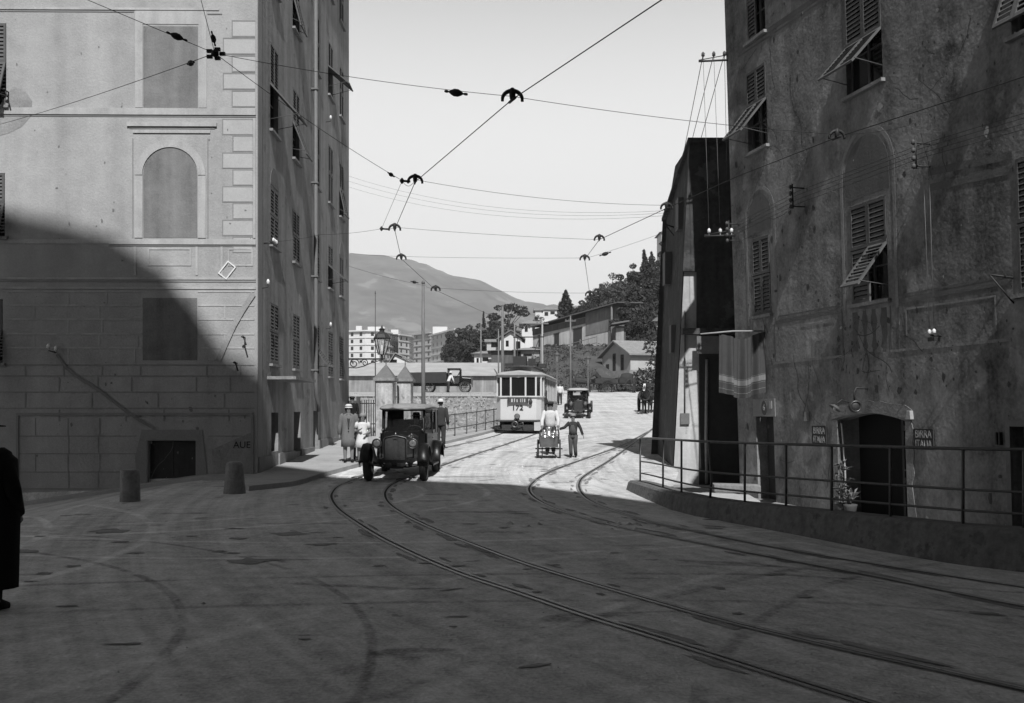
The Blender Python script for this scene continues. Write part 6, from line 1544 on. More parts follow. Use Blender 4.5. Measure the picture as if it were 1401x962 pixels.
    for sx in (-1, 1):                                   # solid cab sides: door frames, rear quarter, side glass
        def sp_(y, z): return (sx * (lerp(.53, .645, min(1, (y - 1.28) / .75)) - .02 * (z - 1.1)), y, z)
        mb = MB()
        def pan(y0, y1, z0, z1):
            A = [sp_(y0, z0), sp_(y1, z0), sp_(y1, z1), sp_(y0, z1)]; mb.add(A + [(p[0] - sx * .035, p[1], p[2]) for p in A], [(0,1,2,3),(7,6,5,4),(0,4,5,1),(1,5,6,2),(2,6,7,3),(3,7,4,0)])
        pan(1.3, 2.0, 1.08, 1.2); pan(2.08, 2.72, 1.08, 1.2); pan(1.3, 2.0, 1.66, 1.78); pan(2.08, 2.72, 1.66, 1.78); pan(1.98, 2.1, 1.08, 1.78); pan(2.7, 3.32, 1.06, 1.78); mb.build('cab_side', CARP, t)
        for y0, y1 in ((1.34, 1.98), (2.1, 2.7)): mb = MB(); mb.quad(*[(p[0] - sx * .018, p[1], p[2]) for p in (sp_(y0, 1.2), sp_(y1, 1.2), sp_(y1, 1.66), sp_(y0, 1.66))]); mb.build('side_window', CARGL, t)
    mb = MB(); mb.bx(-.6, .6, 3.26, 3.33, 1.1, 1.45); mb.bx(-.6, -.28, 3.26, 3.33, 1.45, 1.75); mb.bx(.28, .6, 3.26, 3.33, 1.45, 1.75); mb.bx(-.28, .28, 3.26, 3.33, 1.68, 1.75); mb.build('rear_panel', CARP, t)
    mb = MB(); S = [(1.08, .52, 1.73, 1.76), (1.16, .58, 1.76, 1.83), (1.7, .66, 1.78, 1.88), (2.6, .67, 1.78, 1.88), (3.3, .64, 1.76, 1.83), (3.42, .58, 1.72, 1.74)]
    vs = []
    for y, hw, z0, z1 in S: vs += [(-hw, y, z0 - .03), (-hw * .98, y, z0 + .02), (-hw * .7, y, lerp(z0, z1, .8)), (0, y, z1), (hw * .7, y, lerp(z0, z1, .8)), (hw * .98, y, z0 + .02), (hw, y, z0 - .03)]
    mb.add(vs, [(i*7+k, i*7+(k+1)%7, (i+1)*7+(k+1)%7, (i+1)*7+k) for i in range(5) for k in range(7)] + [tuple(range(7)), tuple(35 + k for k in range(7))[::-1]], True)
    rf = mb.build('roof', roof_m, t)
    mb = MB(); mb.tube([(-.53, 1.07, 1.72), (.53, 1.07, 1.72)], .022, 6); mb.tube([(.53, 1.07, 1.72), (.665, 1.7, 1.74), (.675, 2.6, 1.74), (.64, 3.35, 1.73)], .018, 6); mb.tube([(-.53, 1.07, 1.72), (-.665, 1.7, 1.74), (-.675, 2.6, 1.74), (-.64, 3.35, 1.73)], .018, 6); mb.build('roof_edge', CANV_L if roof_m is CANV_L else BRASS_D, rf)
    # mudguards and running boards
    def guard(cx, y0, ang0, ang1, nm, r_=.49, wd=.24, tail=None):
        mb = MB(); n = 14; vs = []
        P_ = [(y0 - r_ * math.cos(R(lerp(ang0, ang1, i / n))), WR + r_ * math.sin(R(lerp(ang0, ang1, i / n)))) for i in range(n + 1)]
        if tail: P_ += tail
        for y, z in P_: vs += [(cx - wd/2, y, z - .05), (cx - wd/2 + .02, y, z), (cx, y, z + .025), (cx + wd/2 - .02, y, z), (cx + wd/2, y, z - .05)]
        m = len(P_); mb.add(vs, [(i*5+k, i*5+k+1, (i+1)*5+k+1, (i+1)*5+k) for i in range(m-1) for k in range(4)], True); o = mb.build(nm, CARF, t)
        md = o.modifiers.new('thick', 'SOLIDIFY'); md.thickness = .015
    for sx in (-1, 1):
        guard(sx * .69, 0, 5, 125, 'mudguard', tail=[(.55, .62), (.8, .42), (.95, .36)]); guard(sx * .72, WB, -10, 170, 'rear_mudguard')
        mb = MB(); mb.bx(sx * .68 - .13, sx * .68 + .13, .92, WB - .42, .33, .37); mb.build('running_board', CARF, t)
    # lamps, bumper bar details
    for sx in (-1, 1):
        mb = MB(); My = Matrix.Rotation(R(90), 3, 'X'); mb.lathe([(.02, -.14), (.07, -.12), (.115, -.02), (.12, .06), (.1, .07)], (sx * .43, -.16, .9), 16, My); hl = mb.build('headlamp', CARP, t)
        mb = MB(); mb.lathe([(.01, .07), (.06, .088), (.1, .062), (.09, .05)], (sx * .43, -.16, .9), 16, My); mb.build('lens', LENS, hl)
        mb = MB(); mb.tube([Vector((sx * .43 + .112 * math.cos(R(a)), -.228, .9 + .112 * math.sin(R(a)))) for a in range(0, 360, 20)], .012, 5, closed=True); mb.build('lamp_rim', BRASS_D, hl)
        mb = MB(); mb.tube([(sx * .43, -.1, .8), (sx * .42, -.05, .55)], .018, 6); mb.build('lamp_bracket', IRON, hl)
        mb = MB(); mb.lathe([(.01, .05), (.035, .03), (.04, -.02), (.02, -.06)], (sx * .5, 1.12, 1.2), 10, My); mb.build('side_lamp', BRASS_D, t)
    mb = MB(); mb.tube([(-.4, -.1, .82), (0, -.05, .8), (.4, -.1, .82)], .014, 6); mb.build('lamp_bar', IRON, t)
    mb = MB(); mb.lathe([(.01, .05), (.06, .04), (.075, 0), (.05, -.06)], (0.0, -.3, .46), 12, Matrix.Rotation(R(90), 3, 'X')); mb.build('starting_handle_boss', BRASS_D, t)
    mb = MB(); mb.prism([(-.2, .3), (.2, .3), (.26, .46), (-.26, .46)], -.2, -.12, 'y'); mb.build('front_apron', IRON, t)
    mb = MB(); c = Vector((.25, 1.55, 1.17)); ax = Vector((0, .75, .66)).normalized(); u = Vector((1, 0, 0)); v = ax.cross(u)
    mb.tube([c + u * (.19 * math.cos(R(a))) + v * (.19 * math.sin(R(a))) for a in range(0, 360, 20)], .015, 6, closed=True); mb.tube([c, c + Vector((0, -.35, -.3))], .015, 5); mb.tube([c - u * .19, c + u * .19], .01, 5); mb.build('steering_wheel', WOOD_D, t)
    for sx in (1,):
        wheel(t, (sx * .82, .78, .72), .36, .13, 10, 'x', name='spare_wheel') if plates else None
    return t
CARGL = bpy.data.materials.new('car_glass'); CARGL.use_nodes = True; q = CARGL.node_tree.nodes['Principled BSDF']; q.inputs['Base Color'].default_value = (.03, .03, .03, 1); q.inputs['Roughness'].default_value = .04; q.inputs['Alpha'].default_value = .3
car_loc = Vector(((542 - CX) * 24.6 / F, 24.6, h(-2.7, 24.6)))
motor_car('motor_car', 'dark closed motor car facing the viewer at the kerb of the left house', car_loc, R(-2.0), CANV)
Y = 61.5; car2 = Vector(((791 - CX) * Y / F, Y, h(4, Y)))
motor_car('motor_car', 'dark motor car with pale canvas roof coming down the sunny street behind the handcart', car2, R(-3), CANV_L, plates=True)
# ---------------------------------------------------------------- tram
TY = 45.3; tl = Vector(((709 - CX) * TY / F, TY, 0)); tl.z = h(tl.x, TY)
t = LT('tram', 'pale electric tram numbered 172 with three front windows and a roof collector', 'tram', tl, R(-7.0))
hw = .98; L_ = 8.4
plan = [(-hw - .08, 1.1), (-hw - .02, .35), (-hw + .18, .06), (0, -.02), (hw - .18, .06), (hw + .02, .35), (hw + .08, 1.1)]
def band(mb, z0, z1, off=0.0, pl=None):
    pl = pl or plan; n = len(pl); c = Vector((0, 1.2))
    q = [((x * (1 + off / hw)), y - off * (1 if abs(x) < hw else .0)) for x, y in pl]
    mb.add([(x, y, z0) for x, y in q] + [(x, y, z1) for x, y in q], [(i, i+1, n+i+1, n+i) for i in range(n-1)])
mb = MB(); band(mb, .62, 1.62); dash = mb.build('front_panel', TRAM_W, t)
mb = MB(); mb.prism([(x * 1.04, y - .05) for x, y in plan] + [(hw + .1, L_), (-hw - .1, L_)], .53, .62, 'z'); mb.build('floor_frame', IRON_M, t)
mb = MB(); mb.bx(-hw + .1, hw - .1, .5, L_ - .5, .22, .53); mb.bx(-hw + .25, hw - .25, -.0, .5, .16, .4); mb.build('truck', IRON, t)
for y in (2.4, 5.2):
    for sx in (-1, 1): wheel(t, (sx * .52, y, .38), .38, .12, disc=True, rimm=IRON, tyre=IRON)
mb = MB(); mb.prism([(x * 1.05, y - .07) for x, y in plan] + [(hw * 1.05, 1.2), (-hw * 1.05, 1.2)], 1.62, 1.68, 'z'); mb.build('waist_rail', TRAM_W, t)
for x, y in [(-hw - .05, 1.0), (-hw, .35), (-hw + .2, .07), (-.33, .0), (.33, .0), (hw - .2, .07), (hw, .35), (hw + .05, 1.0)]:
    mb = MB(); mb.bx(x - .035, x + .035, y - .03, y + .04, 1.68, 2.5); mb.build('window_post', TRAM_W, t)
mb = MB(); q = [(x * .97, y + .03) for x, y in plan]; n = 7; mb.add([(x, y, 1.68) for x, y in q] + [(x, y, 2.5) for x, y in q], [(i, i+1, n+i+1, n+i) for i in range(n-1)]); mb.build('front_glass', GLASS_D, t)
mb = MB(); band(mb, 2.5, 2.6, .02); mb.build('header', TRAM_W, t)
# saloon sides
for sx in (-1, 1):
    mb = MB(); x = sx * (hw + .08); mb.bx(min(x, x - sx * .06), max(x, x - sx * .06), 2.0, L_, .62, 1.5); mb.build('side_panel', TRAM_S, t)
    mb = MB(); mb.bx(min(x - sx * .03, x - sx * .05), max(x - sx * .03, x - sx * .05), 2.0, L_, 1.5, 2.5); mb.build('side_glass', GLASS_D, t)
    for k in range(8):
        y = 2.0 + k * (L_ - 2.0 - .1) / 7; mb = MB(); mb.bx(min(x, x - sx * .07) + .002 * sx, max(x, x - sx * .07) + .002 * sx, y, y + .1, 1.5, 2.5); mb.build('side_post', TRAM_S, t)
    mb = MB(); mb.bx(min(x + sx * .003, x - sx * .07), max(x + sx * .003, x - sx * .07), 1.95, L_, 2.5, 2.62); mb.bx(min(x + sx * .02, x), max(x + sx * .02, x), 2.0, L_, 1.46, 1.52); mb.build('side_rail', TRAM_S, t)
    mb = MB(); mb.tube([(sx * (hw + .1), 1.15, .7), (sx * (hw + .1), 1.15, 2.4)], .02, 6); mb.tube([(sx * (hw + .1), 1.9, .7), (sx * (hw + .1), 1.9, 2.4)], .02, 6); mb.build('grab_rails', BRASS_D, t)
    mb = MB(); mb.bx(min(sx * (hw - .1), sx * (hw + .22)), max(sx * (hw - .1), sx * (hw + .22)), 1.15, 1.95, .3, .35); mb.build('step', IRON_M, t)
mb = MB(); mb.bx(-hw, hw, 2.0, 2.06, .62, 2.5); mb.build('bulkhead', TRAM_G, t)
# roof and clerestory
mb = MB(); S = [(-.12, .6, .02), (.0, .9, .05), (.3, 1.04, .07), (1.1, 1.14, .09), (L_ - .8, 1.14, .09), (L_ + .1, .8, .04)]
vs = []
for y, w_, r_ in S: vs += [(-w_, y, 2.6), (-w_, y, 2.64), (-w_ * .8, y, 2.66 + r_ * 1.2), (0, y, 2.72 + r_ * 1.5), (w_ * .8, y, 2.66 + r_ * 1.2), (w_, y, 2.64), (w_, y, 2.6)]
mb.add(vs, [(i*7+k, i*7+(k+1)%7, (i+1)*7+(k+1)%7, (i+1)*7+k) for i in range(5) for k in range(7)] + [tuple(range(7)), tuple(35+k for k in range(7))[::-1]]); mb.build('roof', TRAM_R, t)
mb = MB(); mb.prism([(-.5, 1.1), (.5, 1.1), (.55, L_ - 1), (-.55, L_ - 1)], 2.8, 3.0, 'z'); mb.build('clerestory', TRAM_S, t)
mb = MB(); mb.prism([(-.4, .8), (0, .6), (.4, .8), (.66, 1.1), (.68, L_ - .9), (-.68, L_ - .9), (-.66, 1.1)], 3.0, 3.06, 'z'); mb.build('clerestory_roof', TRAM_G, t)
mb = MB()
for sx in (-1, 1): mb.tube([(sx * .35, 2.2, 3.06), (sx * .45, 2.6, 3.3), (sx * .5, 4.2, 3.34)], .03, 5); mb.tube([(sx * .3, 2.4, 3.3), (sx * .55, 4.3, 4.6)], .018, 5)
mb.tube([(-.75, 4.3, 4.6), (.75, 4.3, 4.6)], .03, 6); mb.box((-.1, 1.6, 3.3), (.6, .5, .42)); mb.box((.45, 1.5, 3.25), (.3, .35, .3)); mb.bx(-.8, -.3, 1.5, 3.5, 3.08, 3.2); mb.box((.6, 4.4, 3.2), (.5, .7, .2)); mb.build('bow_collector', IRON, t)
# fittings of the front
mb = MB(); mb.bx(-.42, .42, -.13, -.06, 1.38, 1.62); db = mb.build('destination_board', SIGN_D, t)
mb = MB()
for x, w_, hh in ((-.3, .07, .15), (-.17, .04, .16), (-.06, .05, .13), (.1, .035, .15), (.18, .03, .16), (.27, .06, .15)): mb.bx(x, x + w_, -.136, -.131, 1.4, 1.4 + hh)
mb.build('worn_lettering', INK_W, db)
mb = MB(); mb.bx(-.46, -.42, -.12, -.06, 1.34, 1.63); mb.bx(.42, .46, -.12, -.06, 1.34, 1.63); mb.lathe([(.02, -.05), (.07, 0), (.09, .08), (.03, .22)], (.56, -.1, 1.34), 10); mb.build('board_brackets', IRON, db)
fn = text('fleet_number', '172', .3, INK, t, loc=Vector((-.03, -.028, 1.14)), sx=1.15, ext=.004)
fn.modifiers.new('embolden', 'SOLIDIFY').thickness = .02; fn.modifiers['embolden'].offset = 0
mb = MB(); My = Matrix.Rotation(R(90), 3, 'X'); mb.lathe([(.02, -.05), (.1, -.03), (.13, .06), (.12, .09)], (-.03, -.1, .77), 16, My); hl = mb.build('headlamp', IRON, t)
mb = MB(); mb.lathe([(.01, .1), (.08, .1), (.115, .085), (.1, .07)], (-.03, -.1, .77), 16, My); mb.build('lens', LENS, hl)
mb = MB(); mb.tube([Vector((-.12 + .12 * math.cos(R(a)), -.22, .42 + .12 * math.sin(R(a)))) for a in range(0, 360, 20)], .045, 6, closed=True); mb.tube([(-.1, -.2, .45), (-.05, .1, .5)], .05, 6); mb.tube([(0, -.22, .42), (.24, -.2, .5), (.26, -.2, .2)], .025, 6); mb.build('coupler', BRASS_D, t)
mb = MB(); mb.bx(-hw * .9, hw * .9, -.1, -.04, .56, .61); mb.build('bumper', IRON_M, t)
mb = MB(); mb.bx(.72, 1.02, -.12, .3, .14, .52); mb.build('step_box', TRAM_S, t)
mb = MB(); mb.tube([(-hw + .05, -.0, .5), (-hw + .05, -.1, .2), (hw - .3, -.1, .12)], .025, 5); mb.build('lifeguard', IRON, t)
TRAM = t
# ---------------------------------------------------------------- lorry on the upper terrace
LY = 79.5; tz = h(-5, LY)
t = LT('lorry', 'dark old open lorry with spoked wheels standing on the terrace before the plank shed', 'lorry', Vector(((611 - CX) * LY / F, LY, tz)), 0)
k = LY / F
def lx(px): return (px - 611) * k
def lzz(py): return CZ + (HY - py) * LY / F - tz
for px in (587.5, 636.5):
    for y in (-.75, .75): wheel(t, (lx(px), y, .42), .44, .16, 10, 'y', rimm=STONE_D)
mb = MB(); mb.bx(lx(563), lx(640), -.4, .4, .5, .68); mb.build('chassis', IRON, t)
mb = MB(); x0, x1 = lx(556), lx(612); zb_, zt_ = lzz(524.5), lzz(510.5); mb.prism([(x0, zb_), (x1, zb_), (x1, zt_ + .05), (x0 - .25, zt_)], -1.0, -.92, 'y'); mb.prism([(x0, zb_), (x1, zb_), (x1, zt_ + .05), (x0 - .25, zt_)], .92, 1.0, 'y'); mb.bx(x0, x1, -.92, .92, zb_, zb_ + .08); mb.bx(x1 - .08, x1, -.92, .92, zb_ + .08, zt_); mb.build('load_bed', mat('lorry_boards', .025, .3, 3, .8, .1), t)
mb = MB(); a, b = lx(613), lx(631); zr_ = lzz(504.5); mb.bx(a, b, -.85, .85, zr_ - .1, zr_)
for x in (a + .05, b - .05):
    for y in (-.8, .8): mb.bx(x - .04, x + .04, y - .04, y + .04, .7, zr_ - .1)
mb.bx(a, a + .06, -.76, .76, .7, zr_ - .1); mb.build('cab', CARP, t)
mb = MB(); mb.bx(a + .1, b, -.84, .84, .68, 1.1); mb.bx(a + .1, a + .6, -.75, .75, 1.1, 1.25); mb.build('cab_floor', WOOD_D, t)
mb = MB(); c_, d_ = lx(632), lx(645); mb.prism([(c_, .68), (d_, .68), (d_, lzz(517.5)), (c_, lzz(516.5))], -.4, .4, 'y'); mb.build('bonnet', CARP, t, bevel=.04)
mb = MB(); mb.bx(d_, d_ + .1, -.38, .38, .6, lzz(516.5)); mb.build('radiator', IRON_M, t)
for px in (636.5,):
    for y in (-.82, .82):
        mb = MB(); pts = [(lx(px) - .56 * math.cos(R(a)), y, .42 + .56 * math.sin(R(a))) for a in range(0, 181, 15)]; mb.tube([Vector(p) for p in pts], (.14, .015), 6); mb.build('mudguard', CARF, t)
mb = MB(); cc = Vector((lx(628), -.3, 1.45)); mb.tube([cc + Vector((.1 * math.sin(R(a)), .2 * math.cos(R(a)), .17 * math.sin(R(a)))) for a in range(0, 360, 24)], .02, 5, closed=True); mb.tube([cc, cc + Vector((.4, 0, -.5))], .02, 5); mb.build('steering_wheel', WOOD_D, t)
# ---------------------------------------------------------------- handcart with churns
hc = G(751, 627); HC = hc
t = LT('handcart', 'small wooden handcart pushed towards the viewer on the sunny street', 'handcart', hc, R(-3))
for sx in (-1, 1): wheel(t, (sx * .34, .1, .29), .29, .05, 10, rimm=WOOD_D, tw=.03)
mb = MB(); mb.bx(-.28, .28, -.32, .62, .34, .38)
mb.add([(-.27, -.3, .38), (.27, -.3, .38), (.31, -.34, .66), (-.31, -.34, .66), (-.27, -.27, .38), (.27, -.27, .38), (.31, -.31, .66), (-.31, -.31, .66)], [(0,1,2,3),(7,6,5,4),(0,4,5,1),(3,2,6,7),(0,3,7,4),(1,5,6,2)])
for sx in (-1, 1): mb.add([(sx*.27, -.3, .38), (sx*.27, .6, .38), (sx*.31, .62, .66), (sx*.31, -.34, .66), (sx*.24, -.3, .38), (sx*.24, .6, .38), (sx*.28, .62, .66), (sx*.28, -.34, .66)], [(0,1,2,3),(7,6,5,4),(3,2,6,7),(0,3,7,4)])
mb.build('box_body', mat('cart_wood', .09, .3, 4, .7, .2, .2), t)
mb = MB(); 
for sx in (-1, 1): mb.tube([(sx * .3, .3, .45), (sx * .3, .8, .75), (sx * .28, 1.1, .85)], .022, 6)
mb.tube([(-.28, 1.08, .85), (.28, 1.08, .85)], .02, 6); mb.tube([(-.42, .1, .29), (.42, .1, .29)], .025, 6); mb.tube([(-.2, -.25, .36), (-.2, -.28, 0.02)], .02, 6); mb.build('handles', WOOD_D, t)
TIN = mat('tinplate', .6, .15, 10, .3, .05, metal=.8)
rndc = random.Random(5)
for i, (x, y, r_, hh, lab) in enumerate([(-.12, -.1, .12, .4, 'shiny tin churn at the front left of the handcart load'), (.13, -.1, .12, .38, 'shiny tin churn at the front right of the handcart load'), (0, .16, .13, .56, 'tallest shiny tin churn in the middle of the handcart load'), (-.15, .36, .1, .46, 'tin churn at the rear left of the handcart load'), (.16, .36, .1, .44, 'tin churn at the rear right of the handcart load')]):
    c = HC + Matrix.Rotation(R(-3), 3, 'Z') @ Vector((x, y, .382)); tt = thing('milk_churn', lab, 'churn', c, group='churns on the handcart')
    mb = MB(); mb.lathe([(r_ * .95, 0), (r_, .03), (r_, hh * .6), (r_ * .55, hh * .78), (r_ * .5, hh * .9), (r_ * .62, hh * .92)], c, 14); mb.build('can', TIN, tt)
    mb = MB(); mb.lathe([(r_ * .66, hh * .93), (r_ * .66, hh), (r_ * .2, hh * 1.03), (r_ * .18, hh * 1.1), (.01, hh * 1.1)], c, 14); mb.build('lid', TIN, tt)
    mb = MB()
    for sx in (-1, 1): mb.tube([c + Vector((sx * r_ * .6, 0, hh * .82)), c + Vector((sx * r_ * 1.15, 0, hh * .75)), c + Vector((sx * r_ * 1.02, 0, hh * .55))], .012, 5)
    mb.build('handles', IRON_M, tt)
# ================================================================ people and animals
def skin_body(name, par, verts, edges, rads, m, root=0, levels=1):
    me = bpy.data.meshes.new(name); me.from_pydata([tuple(v) for v in verts], edges, [])
    b = bmesh.new(); b.from_mesh(me); L = b.verts.layers.skin.verify(); b.verts.ensure_lookup_table()
    for i, v in enumerate(b.verts): 
        r_ = rads[i]; v[L].radius = r_ if isinstance(r_, tuple) else (r_, r_); v[L].use_root = (i == root)
    b.to_mesh(me); b.free()
    o = bpy.data.objects.new(name, me); COL.objects.link(o); o.parent = par; me.materials.append(m)
    md = o.modifiers.new('skin', 'SKIN'); md.use_smooth_shade = True; md.branch_smoothing = .3
    sb = o.modifiers.new('sub', 'SUBSURF'); sb.levels = levels; sb.render_levels = levels
    return o
BASE = dict(hip=(.055, 0, .50), knee=(.058, -.012, .275), ankle=(.06, .01, .045), toe=(.066, -.075, .015), sh=(.108, 0, .805), elbow=(.145, .015, .625), wrist=(.15, -.04, .475))
def person(label, loc, face, H, pose=None, top='jacket', bottom='trousers', topm=None, botm=None, hat=None, hatm=None, hair=True, lean=(0, 0), head=(0, 0), kids=False, shoe=None, sleeves=True, apron=False, girth=1.0, bob=False, lapel=False):
    """face: heading of the face in degrees, 0 = towards the viewer. pose overrides joints, e.g. kneeR=(x, y, z)"""
    t = thing('person', label, 'person', (0, 0, 0)); t.location = loc; t.rotation_euler = (0, 0, R(face)); ORG[t.name] = Vector((0, 0, 0))
    pose = pose or {}
    lx_, ly_ = lean
    def J(nm, s):
        k = nm + ('R' if s > 0 else 'L')
        if k in pose: x, y, z = pose[k]
        else:
            x, y, z = BASE[nm]; x *= s
            if nm in ('sh', 'elbow', 'wrist'): x += lx_; y += ly_
        return Vector((x, y, z)) * H
    drop = pose.get('drop', 0)
    pel = Vector((0, 0, .53 - drop)) * H; che = Vector((lx_ * .6, ly_ * .6, .71 - drop)) * H; nb = Vector((lx_, ly_ + .005, .825 - drop)) * H
    hx, hy = head; hs = 1.18 if kids else 1.0
    jaw = nb + Vector((hx * .4, -.012 + hy * .5, .05)) * H; cra = nb + Vector((hx, -.005 + hy, .05 + .058 * hs)) * H; crn = nb + Vector((hx * 1.1, .0 + hy, .05 + .098 * hs)) * H
    V = [pel, che, nb, jaw, cra, crn]; E = [(0,1),(1,2),(2,3),(3,4),(4,5)]; g = girth
    Rr = [(.078*H*g, .058*H*g), (.088*H*g, .06*H*g), (.034*H, .034*H), (.042*H*hs, .046*H*hs), (.05*H*hs, .058*H*hs), (.036*H*hs, .042*H*hs)]
    nose = cra + Vector((0, -.066 * hs, -.012)) * H; V.append(nose); E.append((4, 6)); Rr.append((.009*H, .009*H))
    J_ = {}
    for s in (-1, 1):
        b = len(V); pts = [J('sh', s), J('elbow', s), J('wrist', s)]; d = (pts[2] - pts[1]).normalized(); palm = pts[2] + d * .035 * H
        if drop: pts = [p - Vector((0, 0, 0)) for p in pts]
        V += pts + [palm]; E += [(1, b), (b, b+1), (b+1, b+2), (b+2, b+3)]; Rr += [(.036*H, .036*H), (.027*H, .027*H), (.018*H, .018*H), (.02*H, .013*H)]
        side = d.cross(Vector((0, 1, 0))); side = side.normalized() if side.length > .1 else Vector((1, 0, 0))
        fr_ = d.cross(side).normalized()
        for k, (o_, ln) in enumerate(((-.016, .034), (-.005, .04), (.006, .038), (.016, .03))):
            c0 = len(V); p1 = palm + d * .018 * H + fr_ * o_ * H; p2 = p1 + d * ln * .6 * H - side * .004 * s * H; p3 = p2 + d * ln * .4 * H - side * .012 * s * H
            V += [p1, p2, p3]; E += [(b+3, c0), (c0, c0+1), (c0+1, c0+2)]; Rr += [(.0058*H,) * 2, (.0052*H,) * 2, (.0045*H,) * 2]
        c0 = len(V); p1 = palm - d * .012 * H - fr_ * .022 * H; p2 = p1 + (d * .026 - fr_ * .012) * H; V += [p1, p2]; E += [(b+3, c0), (c0, c0+1)]; Rr += [(.0065*H,) * 2, (.005*H,) * 2]
        J_[s] = pts + [palm]
    for s in (-1, 1):
        b = len(V); pts = [J('hip', s), J('knee', s), J('ankle', s), J('toe', s)]
        V += pts; E += [(0, b), (b, b+1), (b+1, b+2), (b+2, b+3)]; Rr += [(.056*H*g, .058*H*g), (.038*H, .04*H), (.025*H, .027*H), (.024*H, .016*H)]
        J_[s] += pts
    skin_body('body', t, V, E, Rr, SKIN)
    topm = topm or CL_DARK; botm = botm or CL_DARK
    # eyes
    for s in (-1, 1):
        mb = MB(); mb.lathe([(.001, -.008*H), (.007*H, 0), (.001, .008*H)], cra + Vector((.019*s, -.05*hs, .004)) * H, 6); mb.build('eye', INK, t)
    # garments
    def tor(z): # torso centre at relative height z
        u = (z - .53) / (.825 - .53); return (lx_ * u * H, ly_ * u * H)
    def shell(nm, prof, m, fold=0.0, nf=7):
        mb = MB(); mb.rings([(tor(z)[0] + (ox * H), tor(z)[1] + oy * H, (z - drop) * H, rx * H * g, ry * H * g) for z, rx, ry, ox, oy in prof], 18, True, True, fold, nf); return mb.build(nm, m, t)
    if top == 'jacket': shell('jacket', [(.84, .045, .045, 0, 0), (.82, .09, .062, 0, 0), (.79, .118, .075, 0, 0), (.70, .108, .078, 0, 0), (.60, .095, .072, 0, 0), (.50, .108, .082, 0, 0), (.45, .112, .085, 0, 0)], topm, .02)
    elif top == 'shirt': shell('shirt', [(.84, .045, .045, 0, 0), (.82, .088, .06, 0, 0), (.79, .114, .072, 0, 0), (.70, .104, .074, 0, 0), (.60, .094, .07, 0, 0), (.52, .1, .076, 0, 0)], topm, .03)
    elif top == 'coat': shell('coat', [(.845, .045, .045, 0, 0), (.825, .09, .062, 0, 0), (.79, .122, .08, 0, 0), (.70, .118, .084, 0, 0), (.60, .115, .082, 0, 0), (.50, .122, .09, 0, 0), (.40, .128, .096, 0, 0), (.27, .132, .1, 0, 0)], topm, .035, 6)
    elif top == 'longcoat': shell('coat', [(.845, .05, .05, 0, 0), (.825, .1, .07, 0, 0), (.79, .13, .09, 0, 0), (.70, .13, .1, 0, 0), (.60, .13, .1, 0, 0), (.50, .135, .105, 0, 0), (.35, .13, .11, 0, 0), (.12, .125, .11, 0, 0)], topm, .04, 5)
    elif top == 'dress': shell('dress', [(.835, .05, .045, 0, 0), (.82, .085, .06, 0, 0), (.79, .105, .068, 0, 0), (.70, .1, .072, 0, 0), (.58, .105, .08, 0, 0), (.45, .135, .11, 0, 0), (.32, .165, .135, 0, 0)], topm, .06, 8)
    if sleeves:
        for s in (-1, 1):
            a, b_, c_, pm = J_[s][:4]; mb = MB(); e = b_.lerp(c_, .95) if sleeves != 'short' else a.lerp(b_, .55)
            pts = [a + Vector((-.02 * s, 0, .01)) * H, a, a.lerp(b_, .5), b_, e] if sleeves != 'short' else [a + Vector((-.02 * s, 0, .01)) * H, a, e]
            rr_2 = [.04*H, .045*H, .04*H, .036*H, .03*H] if sleeves != 'short' else [.04*H, .046*H, .045*H]
            mb.tube(pts, [q * (1.1 if top in ('coat', 'longcoat') else 1) for q in rr_2], 10); mb.build('sleeve', topm, t)
    if bottom in ('trousers', 'shorts'):
        mb = MB(); mb.rings([(0, 0, (.56 - drop) * H, .094*H*g, .07*H*g), (0, 0, (.50 - drop) * H, .104*H*g, .078*H*g), (0, 0, (.455 - drop) * H, .1*H*g, .076*H*g)], 16)
        for s in (-1, 1):
            hp, kn, an = J_[s][4:7]; e = an.lerp(kn, .06) if bottom == 'trousers' else kn.lerp(hp, .05)
            pts = [hp + Vector((0, 0, .03*H)), hp.lerp(kn, .5), kn, kn.lerp(an, .5), e] if bottom == 'trousers' else [hp + Vector((0, 0, .03*H)), hp.lerp(kn, .5), e]
            mb.tube(pts, [.062*H*g, .056*H*g, .048*H, .043*H, .042*H][:len(pts)], 10)
        mb.build(bottom, botm, t)
    if apron:
        for s in (-1, 1):
            mb = MB(); mb.tube([Vector((s * .05 * H + lx_ * H, -.075 * H + ly_ * H, .76 * H)), Vector((s * .06 * H + lx_ * H, -.02 * H, .83 * H)), Vector((s * .045 * H, .075 * H, .7 * H))], .012 * H, 5); mb.build('brace', botm, t)
        mb = MB(); mb.rings([(lx_ * .7 * H, ly_ * .7 * H - .012 * H, .76 * H, .07 * H, .07 * H), (lx_ * .5 * H, -.006 * H, .64 * H, .09 * H, .078 * H), (0, 0, .54 * H, .1 * H, .078 * H)], 16); mb.build('bib', botm, t)
    for s in (-1, 1):
        an, to = J_[s][6:8]; d = (to - an); mb = MB(); q = an + Vector((0, .02 * H, 0)); 
        mb.tube([an + Vector((0, 0, .02 * H)), an + Vector((0, 0, -.015 * H)), an.lerp(to, .5) + Vector((0, 0, .0)), to + d.normalized() * .02 * H], [(.03*H, .03*H), (.032*H, .03*H), (.031*H, .024*H), (.022*H, .014*H)], 10); mb.build('shoe', shoe or CL_BLACK, t)
